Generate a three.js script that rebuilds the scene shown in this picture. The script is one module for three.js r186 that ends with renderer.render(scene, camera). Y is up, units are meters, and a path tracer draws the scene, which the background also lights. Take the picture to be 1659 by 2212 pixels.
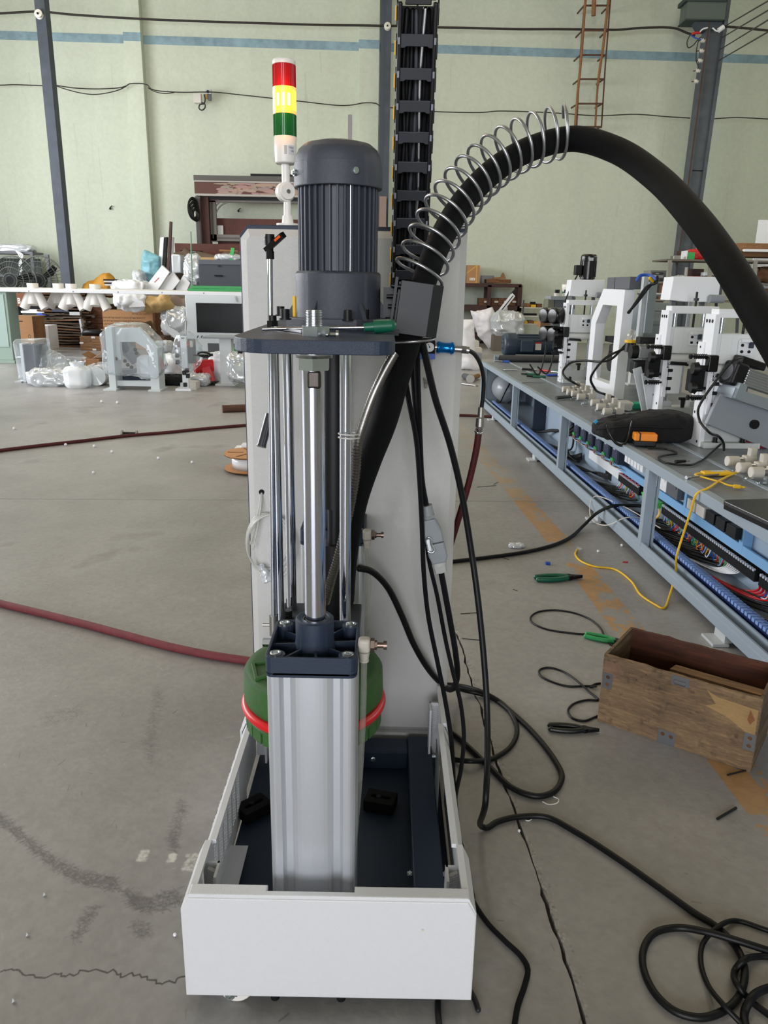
import * as THREE from 'three';
import { RoundedBoxGeometry } from 'three/addons/geometries/RoundedBoxGeometry.js';
import { mergeGeometries } from 'three/addons/utils/BufferGeometryUtils.js';
import { RectAreaLightUniformsLib } from 'three/addons/lights/RectAreaLightUniformsLib.js';

// ---------------------------------------------------------------- camera
const EYE = 1.5, PITCH = 16.3 * Math.PI / 180, ROLL = 0.018, FOCAL = 1660, CX = 829.5, CY = 1106;
const scene = new THREE.Scene();
const camera = new THREE.PerspectiveCamera(2 * Math.atan(CY / FOCAL) * 180 / Math.PI, 1659 / 2212, 0.05, 200);
camera.rotation.order = 'YXZ';
camera.position.set(0, EYE, 0);
camera.rotation.set(-PITCH, 0, ROLL);
camera.updateMatrixWorld(true);

// ---------------------------------------------------------------- renderer, sky, lights
const renderer = new THREE.WebGLRenderer({ antialias: true });
renderer.toneMapping = THREE.LinearToneMapping;
renderer.toneMappingExposure = 0.95;
renderer.shadowMap.enabled = true;
scene.background = new THREE.Color(0.75, 0.87, 1.0);
RectAreaLightUniformsLib.init();
const HALL = { x0: -13, x1: 13, z0: -23.5, z1: 12, top: 10.2 };
function areaLight(color, intensity, w, h, pos, target) {
  const l = new THREE.RectAreaLight(color, intensity, w, h);
  l.position.set(...pos); l.lookAt(...target); scene.add(l); return l;
}
const LIGHT = { left: 11.5, addedFront: 9.6, right: 2.2, roof: 2.3 };  // added area lights out of view, set before the wall and roof panes
const COOL = new THREE.Color(0.93, 0.94, 1.0), WARM = new THREE.Color(1.0, 0.85, 0.60);
for (const z of [-17.0, -12.0, -7.0]) areaLight(COOL, LIGHT.left, 4.4, 4.2, [HALL.x0 + 0.12, 4.1, z], [0, 4.1, z]);
areaLight(COOL, LIGHT.addedFront, 9.0, 5.0, [-2.5, 3.2, HALL.z1 - 0.12], [-2.5, 3.2, 0]);
for (const z of [-14.0, -6.0]) areaLight(COOL, LIGHT.right, 4.4, 3.2, [HALL.x1 - 0.12, 5.2, z], [0, 5.2, z]);
for (const x of [-7, 0, 7]) areaLight(WARM, LIGHT.roof, 1.4, 14, [x, HALL.top - 0.12, -13.0], [x, 0, -13.0]);

// ---------------------------------------------------------------- measuring helpers: a direction of sight meets a plane
const V = (x, y, z) => new THREE.Vector3(x, y, z);
function ray(px, py) { return V((px - CX) / FOCAL, -(py - CY) / FOCAL, -1).applyQuaternion(camera.quaternion); }
function P(px, py, z) { const d = ray(px, py), t = z / d.z; return V(d.x * t, EYE + d.y * t, z); }           // on the upright plane at z
function G(px, py, h = 0) { const d = ray(px, py), t = (h - EYE) / d.y; return V(d.x * t, h, d.z * t); }     // on the level plane at height h
function R(x0, y0, x1, y1, z) {                                                                          // an upright rectangle at z
  const a = P(x0, y1, z), b = P(x1, y0, z), c = P(x0, y0, z), d = P(x1, y1, z);
  return { x0: (a.x + c.x) / 2, x1: (b.x + d.x) / 2, y0: (a.y + d.y) / 2, y1: (b.y + c.y) / 2, w: (b.x + d.x - a.x - c.x) / 2, h: (b.y + c.y - a.y - d.y) / 2, cx: (a.x + b.x + c.x + d.x) / 4, cy: (a.y + b.y + c.y + d.y) / 4, z };
}
let seed = 7;
function rnd() { seed = (seed * 1664525 + 1013904223) >>> 0; return seed / 4294967296; }
const rr = (a, b) => a + (b - a) * rnd();

// ---------------------------------------------------------------- noise
function noiseTile(n, cells, s) {                                      // tileable value noise with four octaves, 0..1
  const out = new Float32Array(n * n); let amp = 0.5, total = 0;
  for (let o = 0; o < 5; o++) {
    const c = cells << o; if (c > n / 2) break;
    const lat = new Float32Array(c * c); let q = (s * 7919 + o * 104729 + 12345) >>> 0;
    for (let i = 0; i < c * c; i++) { q = (q * 1664525 + 1013904223) >>> 0; lat[i] = q / 4294967296; }
    for (let y = 0; y < n; y++) {
      const fy = y * c / n, y0 = Math.floor(fy), ty = fy - y0, sy = ty * ty * (3 - 2 * ty), ya = (y0 % c) * c, yb = ((y0 + 1) % c) * c;
      for (let x = 0; x < n; x++) {
        const fx = x * c / n, x0 = Math.floor(fx), tx = fx - x0, sx = tx * tx * (3 - 2 * tx), xa = x0 % c, xb = (x0 + 1) % c;
        out[y * n + x] += amp * ((lat[ya + xa] * (1 - sx) + lat[ya + xb] * sx) * (1 - sy) + (lat[yb + xa] * (1 - sx) + lat[yb + xb] * sx) * sy);
      }
    }
    total += amp; amp *= 0.55;
  }
  for (let i = 0; i < n * n; i++) out[i] /= total;
  return out;
}
const N1 = noiseTile(512, 6, 1), N2 = noiseTile(512, 24, 2), N3 = noiseTile(512, 90, 3);
const look = (N, u, v) => { const x = ((u % 512) + 512) % 512, y = ((v % 512) + 512) % 512, x0 = x | 0, y0 = y | 0, x1 = (x0 + 1) & 511, y1 = (y0 + 1) & 511, fx = x - x0, fy = y - y0; return (N[y0 * 512 + x0] * (1 - fx) + N[y0 * 512 + x1] * fx) * (1 - fy) + (N[y1 * 512 + x0] * (1 - fx) + N[y1 * 512 + x1] * fx) * fy; };
function nz3(x, y, z) {                                                // smooth 3-D value noise, -1..1
  const h = (i, j, k) => { let n = (i * 374761393 + j * 668265263 + k * 2147483647) | 0; n = Math.imul(n ^ (n >>> 13), 1274126177); return ((n ^ (n >>> 16)) >>> 0) / 2147483648 - 1; };
  const i = Math.floor(x), j = Math.floor(y), k = Math.floor(z), s = (t) => t * t * (3 - 2 * t), a = s(x - i), b = s(y - j), c = s(z - k), m = (p, q, t) => p + (q - p) * t;
  return m(m(m(h(i, j, k), h(i + 1, j, k), a), m(h(i, j + 1, k), h(i + 1, j + 1, k), a), b), m(m(h(i, j, k + 1), h(i + 1, j, k + 1), a), m(h(i, j + 1, k + 1), h(i + 1, j + 1, k + 1), a), b), c);
}

// ---------------------------------------------------------------- textures
function canvasTex(w, h, draw, srgb = true) {
  const c = document.createElement('canvas'); c.width = w; c.height = h; draw(c.getContext('2d'), w, h);
  const t = new THREE.CanvasTexture(c); if (srgb) t.colorSpace = THREE.SRGBColorSpace;
  t.wrapS = t.wrapT = THREE.RepeatWrapping; return t;
}
function pixelTex(n, f, srgb) {                                        // f(x, y) -> [r, g, b] 0..255
  return canvasTex(n, n, (g) => { const im = g.createImageData(n, n); for (let y = 0; y < n; y++) for (let x = 0; x < n; x++) { const p = f(x, y), i = (y * n + x) * 4; im.data[i] = p[0]; im.data[i + 1] = p[1]; im.data[i + 2] = p[2]; im.data[i + 3] = 255; } g.putImageData(im, 0, 0); }, srgb);
}
const gray = (v) => { const q = Math.max(0, Math.min(255, v)); return [q, q, q]; };
const rep = (t, u, v = u) => { const c = t.clone(); c.repeat.set(u, v); c.needsUpdate = true; return c; };
const texPeel = pixelTex(256, (x, y) => gray(255 * N3[(y * 2) * 512 + x * 2]), false);                         // powder coat
const texFine = pixelTex(512, (x, y) => gray(255 * (0.5 * N3[y * 512 + x] + 0.5 * N2[y * 512 + x])), false);      // fine relief
const texTone = pixelTex(512, (x, y) => gray(205 + 90 * (0.6 * N1[y * 512 + x] + 0.4 * N2[y * 512 + x] - 0.5)), true);
const texGrain = pixelTex(512, (x, y) => { const s = look(N2, x * 0.12, y * 2.2), f = look(N3, x * 0.2, y * 1.6); return gray(175 + 120 * (s - 0.5) + 60 * (f - 0.5)); }, true);
const texBraid = pixelTex(64, (x, y) => { const a = Math.sin((x + y) * Math.PI / 8), b = Math.sin((x - y) * Math.PI / 8); return gray(128 + 100 * Math.max(a, b) - 40); }, false);

// ---------------------------------------------------------------- materials
function mat(color, roughness = 0.5, metalness = 0, extra = {}) { return new THREE.MeshStandardMaterial({ color, roughness, metalness, ...extra }); }
function phys(color, roughness, extra) { return new THREE.MeshPhysicalMaterial({ color, roughness, ...extra }); }
function planar(m) { m.userData.planar = true; return m; }                // these take uv in metres from the shape
const peel = (color, rough = 0.4, k = 0.0005, tile = 18) => planar(mat(color, rough, 0, { bumpMap: rep(texPeel, tile), bumpScale: k }));
const M = {
  whitePaint: peel(0xdbdcdf, 0.42), whiteCab: planar(mat(0xcdccca, 0.33, 0, { bumpMap: rep(texPeel, 16), bumpScale: 0.0012 })),
  navy: peel(0x1c2b40, 0.5), navyEdge: peel(0x1c2b40, 0.5), navyDeep: peel(0x1c2b40, 0.5), graphite: peel(0x3a3e48, 0.45), graphiteFin: mat(0x343842, 0.5),
  black: phys(0x0a0b0d, 0.45, { specularIntensity: 0.7 }), blackMatt: phys(0x0d0e10, 0.75, { specularIntensity: 0.5 }), blackGloss: mat(0x08080a, 0.25), rubber: mat(0x141519, 0.6), darkMetal: mat(0x17181b, 0.38, 0.6),
  alu: planar(mat(0xcdd0d6, 0.36, 0.6)), chrome: mat(0xd2d6e2, 0.08, 1), steel: mat(0xb8bac0, 0.25, 1), steelRough: mat(0xa09d98, 0.42, 0.9), brass: mat(0x857268, 0.35, 0.9), darkSteel: mat(0x4a4440, 0.4, 0.8),
  zinc: mat(0xcfd6da, 0.22, 0.95), green: planar(mat(0x35602c, 0.48, 0, { bumpMap: rep(texPeel, 12), bumpScale: 0.0006 })), redSeal: mat(0xd0181f, 0.3), whitePlastic: mat(0xe9e6e0, 0.4), offWhite: mat(0xcfcac2, 0.45),
  beige: mat(0xb9b4a9, 0.5), yellow: mat(0xe0b21c, 0.5), yellowTab: mat(0xe8b23a, 0.5), orange: mat(0xff8a1e, 0.45), orangeInk: mat(0xe8551a, 0.45), blueAnod: mat(0x0a74c8, 0.18, 0.75), blue: mat(0x1d4fae, 0.45), bluePale: mat(0x7aa9d4, 0.5),
  greenHandle: mat(0x0f5a42, 0.35), redHandle: mat(0xb01c22, 0.35), greenBright: mat(0x35a352, 0.5), tealBag: mat(0x7cb0bd, 0.5), red: mat(0xc01822, 0.4), white: mat(0xe4e6e8, 0.5), whiteMachine: peel(0xe6e8ec, 0.45, 0.0003), benchPaint: peel(0x8f9ca8, 0.5, 0.0003), benchTop: planar(mat(0x8d949c, 0.38, 0, { map: rep(texTone, 0.8), bumpMap: rep(texFine, 1), bumpScale: 0.0006 })),
  grayPart: mat(0x55585e, 0.5), grayMachine: mat(0x8a8f96, 0.5), grayPale: mat(0xb6babd, 0.5), sheet: mat(0x9aa3aa, 0.35, 0.5), zincSheet: planar(mat(0x9ea49f, 0.4, 0.55, { map: rep(texTone, 3) })),
  maroon: planar(mat(0x5a2f26, 0.65, 0, { map: rep(texTone, 0.7) })), brownPanel: planar(mat(0x6a3222, 0.6, 0, { map: rep(texTone, 0.8) })), rackBrown: planar(mat(0x4d2a24, 0.6, 0, { map: rep(texTone, 0.6) })), rust: planar(mat(0xa8754c, 0.8, 0, { map: rep(texTone, 0.9) })), rustDark: planar(mat(0x6d4a36, 0.8, 0, { map: rep(texTone, 0.9) })), shelfGray: mat(0x6a6259, 0.7),
  cardboard: planar(mat(0xb08055, 0.85, 0, { map: rep(texTone, 0.9) })), cardDark: planar(mat(0x7b5638, 0.9, 0, { map: rep(texTone, 0.9) })), cardOld: planar(mat(0x5f4d3c, 0.9, 0, { map: rep(texTone, 1.3) })), plyBrown: planar(mat(0x8c5a37, 0.75, 0, { map: rep(texGrain, 0.8) })),
  steelBeam: planar(mat(0x4d5560, 0.6, 0.1, { map: rep(texTone, 0.3) })), wire: mat(0x2b2520, 0.7), porcelain: mat(0xd8d5cc, 0.35),
  film: phys(0xf4f8fb, 0.08, { transmission: 0.86, thickness: 0, ior: 1.45, side: THREE.DoubleSide }), foil: phys(0xe6eaee, 0.14, { metalness: 0.25, transmission: 0.35, thickness: 0, side: THREE.DoubleSide }), clear: phys(0xf6f6f2, 0.08, { transmission: 0.9, thickness: 0, ior: 1.45 }),
  sack: mat(0xe8e6ea, 0.6), whiteBag: mat(0xe6e9ec, 0.4), yellowSack: mat(0xb07c1c, 0.7), kraft: mat(0xb39461, 0.75), tarp: mat(0x6e5d50, 0.7), bagFabric: planar(mat(0x0e0e11, 0.85, 0, { bumpMap: rep(texPeel, 30), bumpScale: 0.0012 })), hoseRed: planar(mat(0x5a1418, 0.65, 0, { map: rep(texTone, 4) })), hosePink: planar(mat(0x8e3d44, 0.7, 0, { map: rep(texTone, 4) })),
  sleeve: phys(0x08090c, 0.62, { specularIntensity: 0.35, bumpMap: rep(texBraid, 120, 120), bumpScale: 0.0008 }), cable: phys(0x0d0e11, 0.45, { specularIntensity: 0.6 }), cableBraid: phys(0x0a0b10, 0.55, { specularIntensity: 0.4, bumpMap: rep(texBraid, 180, 180), bumpScale: 0.0005 }), screen: mat(0x0a0d12, 0.25), greenPaint: mat(0x93a79c, 0.6), greenSheet: mat(0x2f9150, 0.45),
};

// ---------------------------------------------------------------- shapes
const place = (g, x = 0, y = 0, z = 0, rx = 0, ry = 0, rz = 0) => { if (rx) g.rotateX(rx); if (rz) g.rotateZ(rz); if (ry) g.rotateY(ry); return g.translate(x, y, z); };
const box = (w, h, d, x, y, z, rx, ry, rz) => place(new THREE.BoxGeometry(w, h, d), x, y, z, rx, ry, rz);
const rbox = (w, h, d, r, x, y, z, rx, ry, rz) => place(new RoundedBoxGeometry(w, h, d, 2, Math.min(r, w / 2.01, h / 2.01, d / 2.01)), x, y, z, rx, ry, rz);
const span = (x0, x1, y0, y1, z0, z1, r = 0) => (r ? rbox : box)(...(r ? [Math.abs(x1 - x0), Math.abs(y1 - y0), Math.abs(z1 - z0), r] : [Math.abs(x1 - x0), Math.abs(y1 - y0), Math.abs(z1 - z0)]), (x0 + x1) / 2, (y0 + y1) / 2, (z0 + z1) / 2);
const flat = (g) => { const n = g.index ? g.toNonIndexed() : g; n.computeVertexNormals(); return n; };
function cyl(r0, r1, h, x = 0, y = 0, z = 0, axis = 'y', seg = 24) {     // r0 at the low end
  const g = new THREE.CylinderGeometry(r1, r0, h, seg);
  if (axis === 'x') g.rotateZ(-Math.PI / 2); else if (axis === 'z') g.rotateX(Math.PI / 2);
  return (seg <= 8 ? flat(g) : g).translate(x, y, z);
}
const UP = V(0, 1, 0);
function rod(a, b, r, seg = 16, r1 = r) {
  const d = b.clone().sub(a), g = new THREE.CylinderGeometry(r1, r, d.length(), seg);
  g.applyQuaternion(new THREE.Quaternion().setFromUnitVectors(UP, d.normalize()));
  return (seg <= 8 ? flat(g) : g).translate((a.x + b.x) / 2, (a.y + b.y) / 2, (a.z + b.z) / 2);
}
function bar(a, b, w, t, side = V(0, 0, 1)) {                             // a flat bar from a to b, w along side, t across
  const d = b.clone().sub(a), L = d.length(), y = d.clone().normalize(), x = y.clone().cross(side).normalize(), z = x.clone().cross(y).normalize();
  return new THREE.BoxGeometry(t, L, w).applyMatrix4(new THREE.Matrix4().makeBasis(x, y, z)).translate((a.x + b.x) / 2, (a.y + b.y) / 2, (a.z + b.z) / 2);
}
function tube(pts, r, seg = 48, rad = 10, closed = false) {               // a cable through points, uv in metres
  const c = new THREE.CatmullRomCurve3(pts, closed, 'centripetal'), g = new THREE.TubeGeometry(c, seg, r, rad, closed), L = c.getLength(), u = g.attributes.uv;
  for (let i = 0; i < u.count; i++) u.setXY(i, u.getX(i) * L, u.getY(i) * 2 * Math.PI * r);
  if (!closed) { const caps = [0, 1].map((t) => place(new THREE.SphereGeometry(r, 8, 6), ...c.getPoint(t).toArray())); return join([g, ...caps]); }
  return g;
}
const lathe = (prof, seg = 40, x = 0, y = 0, z = 0) => new THREE.LatheGeometry(prof.map(([r, h]) => new THREE.Vector2(r, h)), seg).translate(x, y, z);
function shape(pts, holes = []) {
  const s = new THREE.Shape(pts.map(([x, y]) => new THREE.Vector2(x, y)));
  for (const h of holes) s.holes.push(new THREE.Path(h.map(([x, y]) => new THREE.Vector2(x, y))));
  return s;
}
const ext = (pts, depth, bevel = 0, holes = []) => new THREE.ExtrudeGeometry(shape(pts, holes), { depth, bevelEnabled: bevel > 0, bevelThickness: bevel, bevelSize: bevel, bevelOffset: -bevel, bevelSegments: 2, curveSegments: 8 }); // along +z
const extY = (pts, y0, h, bevel = 0, holes = []) => ext(pts.map(([x, z]) => [x, -z]), h, bevel, holes.map((q) => q.map(([x, z]) => [x, -z]))).rotateX(-Math.PI / 2).translate(0, y0, 0); // plan [x, z], upward
const extX = (pts, x0, d, bevel = 0, holes = []) => ext(pts.map(([z, y]) => [-z, y]), d, bevel, holes.map((q) => q.map(([z, y]) => [-z, y]))).rotateY(Math.PI / 2).translate(x0, 0, 0); // side [z, y], towards +x
const ringPts = (r, n, x = 0, y = 0, a0 = 0) => Array.from({ length: n }, (_, i) => [x + r * Math.cos(a0 + i / n * 2 * Math.PI), y + r * Math.sin(a0 + i / n * 2 * Math.PI)]);
function roundRect(w, h, r, n = 5, x = 0, y = 0) { const o = []; for (const [sx, sy, a] of [[1, -1, -90], [1, 1, 0], [-1, 1, 90], [-1, -1, 180]]) for (let i = 0; i <= n; i++) { const t = (a + 90 * i / n) * Math.PI / 180; o.push([x + sx * (w / 2 - r) + r * Math.cos(t), y + sy * (h / 2 - r) + r * Math.sin(t)]); } return o; }
const hexnut = (r, h, x, y, z, axis = 'y') => cyl(r, r, h, x, y, z, axis, 6);
const socket = (r, h, x, y, z) => join([cyl(r, r, h, x, y + h / 2, z, 'y', 16), cyl(r * 1.35, r * 1.35, h * 0.15, x, y + h * 0.075, z, 'y', 16)]);
function join(list) {
  const gs = list.flat(9).map((g) => { const n = g.index ? g.toNonIndexed() : g.clone(); for (const k of Object.keys(n.attributes)) if (!['position', 'normal', 'uv'].includes(k)) n.deleteAttribute(k); if (!n.attributes.uv) n.setAttribute('uv', new THREE.BufferAttribute(new Float32Array(n.attributes.position.count * 2), 2)); n.morphAttributes = {}; return n; });
  return gs.length === 1 ? gs[0] : mergeGeometries(gs);
}
function boxUV(g) {
  const p = g.attributes.position, n = g.attributes.normal, u = g.attributes.uv;
  for (let i = 0; i < p.count; i++) { const ax = Math.abs(n.getX(i)), ay = Math.abs(n.getY(i)), az = Math.abs(n.getZ(i)); if (ay >= ax && ay >= az) u.setXY(i, p.getX(i), p.getZ(i)); else if (ax >= az) u.setXY(i, p.getZ(i), p.getY(i)); else u.setXY(i, p.getX(i), p.getY(i)); }
  return g;
}
function crumple(g, amp, f, ridge = 0.6, s = 0) {                        // soft creased sheet: move along the normals
  const p = g.attributes.position, n = g.attributes.normal;
  for (let i = 0; i < p.count; i++) {
    const x = p.getX(i) * f + s, y = p.getY(i) * f, z = p.getZ(i) * f;
    const h = amp * ((1 - ridge) * nz3(x, y, z) + ridge * (1 - 2 * Math.abs(nz3(x * 1.7 + 5, y * 1.7, z * 1.7))) + 0.35 * (1 - 2 * Math.abs(nz3(x * 4.1, y * 4.1 + 9, z * 4.1))));
    p.setXYZ(i, p.getX(i) + n.getX(i) * h, p.getY(i) + n.getY(i) * h, p.getZ(i) + n.getZ(i) * h);
  }
  g.computeVertexNormals(); return g;
}
function bag(w, h, d, x, y, z, amp = 0.06, f = 3, s = 0, pw = 0.55) {       // a stuffed bag: a rounded block with creases, standing on y
  const g = new THREE.SphereGeometry(1, 44, 30), p = g.attributes.position, q = (t) => Math.sign(t) * Math.pow(Math.abs(t), pw);
  for (let i = 0; i < p.count; i++) p.setXYZ(i, q(p.getX(i)) * w / 2, q(p.getY(i)) * h / 2, q(p.getZ(i)) * d / 2);
  g.computeVertexNormals(); return crumple(g, amp * Math.min(w, h), f / Math.min(w, h, 1), 0.7, s).translate(x, y + h / 2, z);
}

// ---------------------------------------------------------------- scene objects
const used = new Map(), origin = new WeakMap();
function numbered(n) { const k = used.get(n) ?? 0; used.set(n, k + 1); return k ? n + '_' + String(k).padStart(3, '0') : n; }
function info(o, label, category, group, kind) { if (label) o.userData.label = label; if (category) o.userData.category = category; if (group) o.userData.group = group; if (kind) o.userData.kind = kind; return o; }
function thing(name, label, category, at = [0, 0, 0], turn = 0, group) {     // its parts' shapes are given in the world unless it is turned
  const o = new THREE.Group(); o.name = numbered(name); o.position.set(...(at.toArray ? at.toArray() : at)); o.rotation.y = turn; scene.add(o);
  origin.set(o, turn || at.local ? V(0, 0, 0) : o.position.clone()); return info(o, label, category, group);
}
function part(name, geoms, material, parent) {
  const g = join([geoms]), o = origin.get(parent) ?? V(0, 0, 0); g.translate(-o.x, -o.y, -o.z);
  if (material.userData.planar) boxUV(g);
  const m = new THREE.Mesh(g, material); m.name = name; m.castShadow = m.receiveShadow = true; parent.add(m);
  origin.set(m, o); return m;
}
function single(name, label, category, geoms, material, group) {           // a thing that is one mesh, its origin at its foot
  const g = join([geoms]); g.computeBoundingBox(); const b = g.boundingBox, c = V((b.min.x + b.max.x) / 2, b.min.y, (b.min.z + b.max.z) / 2); g.translate(-c.x, -c.y, -c.z);
  if (material.userData.planar) boxUV(g);
  const m = new THREE.Mesh(g, material); m.name = numbered(name); m.position.copy(c); m.castShadow = m.receiveShadow = true; scene.add(m); origin.set(m, c); return info(m, label, category, group);
}
function copy(root, at, label, turn = root.rotation.y) { const c = root.clone(); c.name = numbered(root.name.replace(/_\d{3}$/, '')); c.position.set(...(at.toArray ? at.toArray() : at)); c.rotation.y = turn; scene.add(c); if (label) c.userData = { ...root.userData, label }; return c; }
function structure(name, geoms, material, parent = scene) { const m = part(name, geoms, material, parent); if (parent === scene) m.userData.kind = 'structure'; return m; }

// ================================================================ the hall
// ---- floor: cast slabs with an open joint and a broken longitudinal seam
const jointZ = (x) => -5.33 - 0.05 * (x + 1.9);
const seamPts = [[0.25, -6.2], [0.30, -4.2], [0.326, -3.33], [0.357, -2.87], [0.373, -2.51], [0.393, -2.17], [0.406, -1.88], [0.429, -1.65], [0.439, -1.45], [0.44, -1.28], [0.45, 2.5]];
function seamX(z) { for (let i = 0; i < seamPts.length - 1; i++) { const [a, za] = seamPts[i], [b, zb] = seamPts[i + 1]; if (z <= zb) return a + (b - a) * (z - za) / (zb - za); } return 0.45; }
const yellowX = (z) => 1.098 + (z + 4.42) * (z < -4.42 ? 0.064 : 0.036) + (z > -3.2 ? -0.004 : 0);
function slabTexture(x0, x1, z0, z1, n, lineSeed, draw) {
  return canvasTex(n, n, (g) => {
    const im = g.createImageData(n, n), d = im.data, sx = (x1 - x0) / n, sz = (z1 - z0) / n;
    for (let j = 0; j < n; j++) { const z = z0 + j * sz, yx = yellowX(z), jz = z;
      for (let i = 0; i < n; i++) {
        const x = x0 + i * sx, a = look(N1, x * 38 + 90, z * 38), b = look(N2, x * 55 + z * 20, z * 48 - x * 16), c = look(N3, x * 300, z * 300), e = look(N1, x * 9, z * 7 + 40);
        let v = 1 + 0.30 * (a - 0.5) + 0.18 * (b - 0.5) + 0.10 * (c - 0.5) + 0.30 * (e - 0.5);
        if (b > 0.66 && a > 0.52) v -= (b - 0.66) * 1.1;                      // dirt patches
        let r = 148 * v, q = 146 * v, s = 144 * v;
        const off = Math.abs(x - yx), half = 0.075 + 0.012 * (look(N2, 30, z * 300) - 0.5);
        if (off < half) { const w = look(N2, x * 150, z * 110 + lineSeed) * 0.6 + look(N1, x * 60, z * 60) * 0.4 + 0.26 * (look(N3, x * 300, z * 300) - 0.5), cut = off > half - 0.03 ? 0.45 : 0.47; if (w > cut) { const k = 0.9 * Math.min(1, (w - cut) * 22) * (z < -5.5 ? Math.max(0, 0.75 + (z + 5.5) * 0.2) : 1); r += (176 * v - r) * k; q += (134 * v - q) * k; s += (86 * v - s) * k; } }
        const jo = x < 0.3 ? z - jointZ(x) : 9; if (jo < 0 && jo > -0.30) { const w = look(N1, x * 60 + 200, z * 200); if (w > 0.58) { const k = 0.5 * Math.min(1, (w - 0.58) * 7) * (1 - Math.abs(jo + 0.15) / 0.15); r += (176 - r) * k; q += (150 - q) * k; s += (105 - s) * k; } }
        const o = (j * n + i) * 4; d[o] = r; d[o + 1] = q; d[o + 2] = s; d[o + 3] = 255;
      } }
    g.putImageData(im, 0, 0);
    const X = (x) => (x - x0) / sx, Z = (z) => (z - z0) / sz; draw?.(g, X, Z, 1 / sx);
  });
}
function scuff(g, X, Z, k, px, w, dark, n) {                             // a rubbed tyre mark: many short dark dabs
  const p = px.map(([a, b]) => G(a, b)); const c = new THREE.CatmullRomCurve3(p);
  for (let i = 0; i < n; i++) { const q = c.getPoint(rnd()), a = rr(-1, 1) * w * 0.5; g.strokeStyle = `rgba(84,81,82,${dark * rr(0.3, 1)})`; g.lineWidth = rr(0.5, 2.2); g.beginPath(); const u = X(q.x + a * 0.6 + rr(-0.004, 0.004)), v = Z(q.z + a); g.moveTo(u, v); g.lineTo(u + rr(-0.02, 0.02) * k, v + rr(-0.012, 0.012) * k); g.stroke(); }
}
function hairline(g, X, Z, px, width) {
  g.strokeStyle = 'rgba(38,34,32,0.9)'; g.lineWidth = width; g.lineJoin = 'round'; g.beginPath();
  px.forEach(([a, b], i) => { const q = G(a, b); if (i) { const o = G(...px[i - 1]); for (let t = 0.2; t <= 1; t += 0.2) g.lineTo(X(o.x + (q.x - o.x) * t + rr(-0.004, 0.004)), Z(o.z + (q.z - o.z) * t + rr(-0.005, 0.005))); } else g.moveTo(X(q.x), Z(q.z)); }); g.stroke();
}
function speckle(g, X, Z, k, n, x0, x1, z0, z1) {
  for (let i = 0; i < n; i++) { const x = rr(x0, x1), z = rr(z0, z1), l = rr(0.004, 0.03) * k, a = rr(0, 3.14); g.strokeStyle = rnd() < 0.75 ? `rgba(40,38,36,${rr(0.1, 0.35)})` : `rgba(215,212,205,${rr(0.1, 0.35)})`; g.lineWidth = rr(0.6, 1.8); g.beginPath(); g.moveTo(X(x), Z(z)); g.lineTo(X(x) + Math.cos(a) * l, Z(z) + Math.sin(a) * l); g.stroke(); }
}
const texNL = slabTexture(-3.2, 0.5, -5.7, -1.0, 2048, 0, (g, X, Z, k) => {
  speckle(g, X, Z, k, 900, -3.2, 0.5, -5.7, -1.0);
  scuff(g, X, Z, k, [[-20, 1755], [40, 1800], [110, 1860], [180, 1895], [255, 1910]], 0.05, 0.4, 1500);
  scuff(g, X, Z, k, [[275, 1935], [320, 1955], [390, 1935]], 0.05, 0.4, 700);
  scuff(g, X, Z, k, [[345, 1490], [330, 1570], [318, 1640]], 0.09, 0.22, 900);
  scuff(g, X, Z, k, [[395, 1730], [380, 1800], [370, 1830]], 0.05, 0.25, 500);
  scuff(g, X, Z, k, [[205, 1960], [160, 2030]], 0.02, 0.35, 200); scuff(g, X, Z, k, [[290, 2005], [325, 2010]], 0.05, 0.25, 200);
  scuff(g, X, Z, k, [[205, 1140], [330, 1020], [480, 900]], 0.10, 0.16, 900); scuff(g, X, Z, k, [[270, 1140], [400, 1020], [500, 930]], 0.06, 0.16, 800);
  scuff(g, X, Z, k, [[90, 1560], [185, 1530]], 0.08, 0.2, 400); scuff(g, X, Z, k, [[0, 1240], [150, 1190], [300, 1150]], 0.3, 0.10, 900);
  hairline(g, X, Z, [[0, 2100], [30, 2093], [57, 2106], [88, 2115], [125, 2104], [142, 2110], [182, 2097], [243, 2098], [263, 2108], [287, 2103], [314, 2113], [348, 2123], [378, 2120], [398, 2108], [430, 2104]], 1.5);
  for (const [a, b, r] of [[310, 1848, 5], [372, 1853, 4], [412, 1862, 8]]) { const q = G(a, b); for (let i = 0; i < 60; i++) { g.fillStyle = `rgba(205,203,196,${rr(0.15, 0.5)})`; g.beginPath(); g.ellipse(X(q.x + rr(-1, 1) * r * 0.0022), Z(q.z + rr(-1, 1) * r * 0.004), rr(1, 4), rr(1, 3), 0, 0, 7); g.fill(); } }
});
const texNR = slabTexture(0.2, 3.9, -5.9, -1.0, 2048, 60, (g, X, Z, k) => {
  speckle(g, X, Z, k, 700, 0.2, 3.9, -5.9, -1.0);
  hairline(g, X, Z, [[1027, 2081], [1053, 2088], [1063, 2102], [1091, 2107], [1116, 2123], [1141, 2121], [1179, 2128], [1225, 2126]], 1.3);
  for (let i = 0; i < 2200; i++) { const z = -rr(1.05, 3.4), x = seamX(z) + rr(-1, 1) * rr(0, 1) * 0.03; g.fillStyle = rnd() < 0.5 ? `rgba(70,66,62,${rr(0.1, 0.4)})` : `rgba(196,190,180,${rr(0.1, 0.4)})`; g.fillRect(X(x), Z(z), rr(1, 4), rr(1, 4)); }
});
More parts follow.
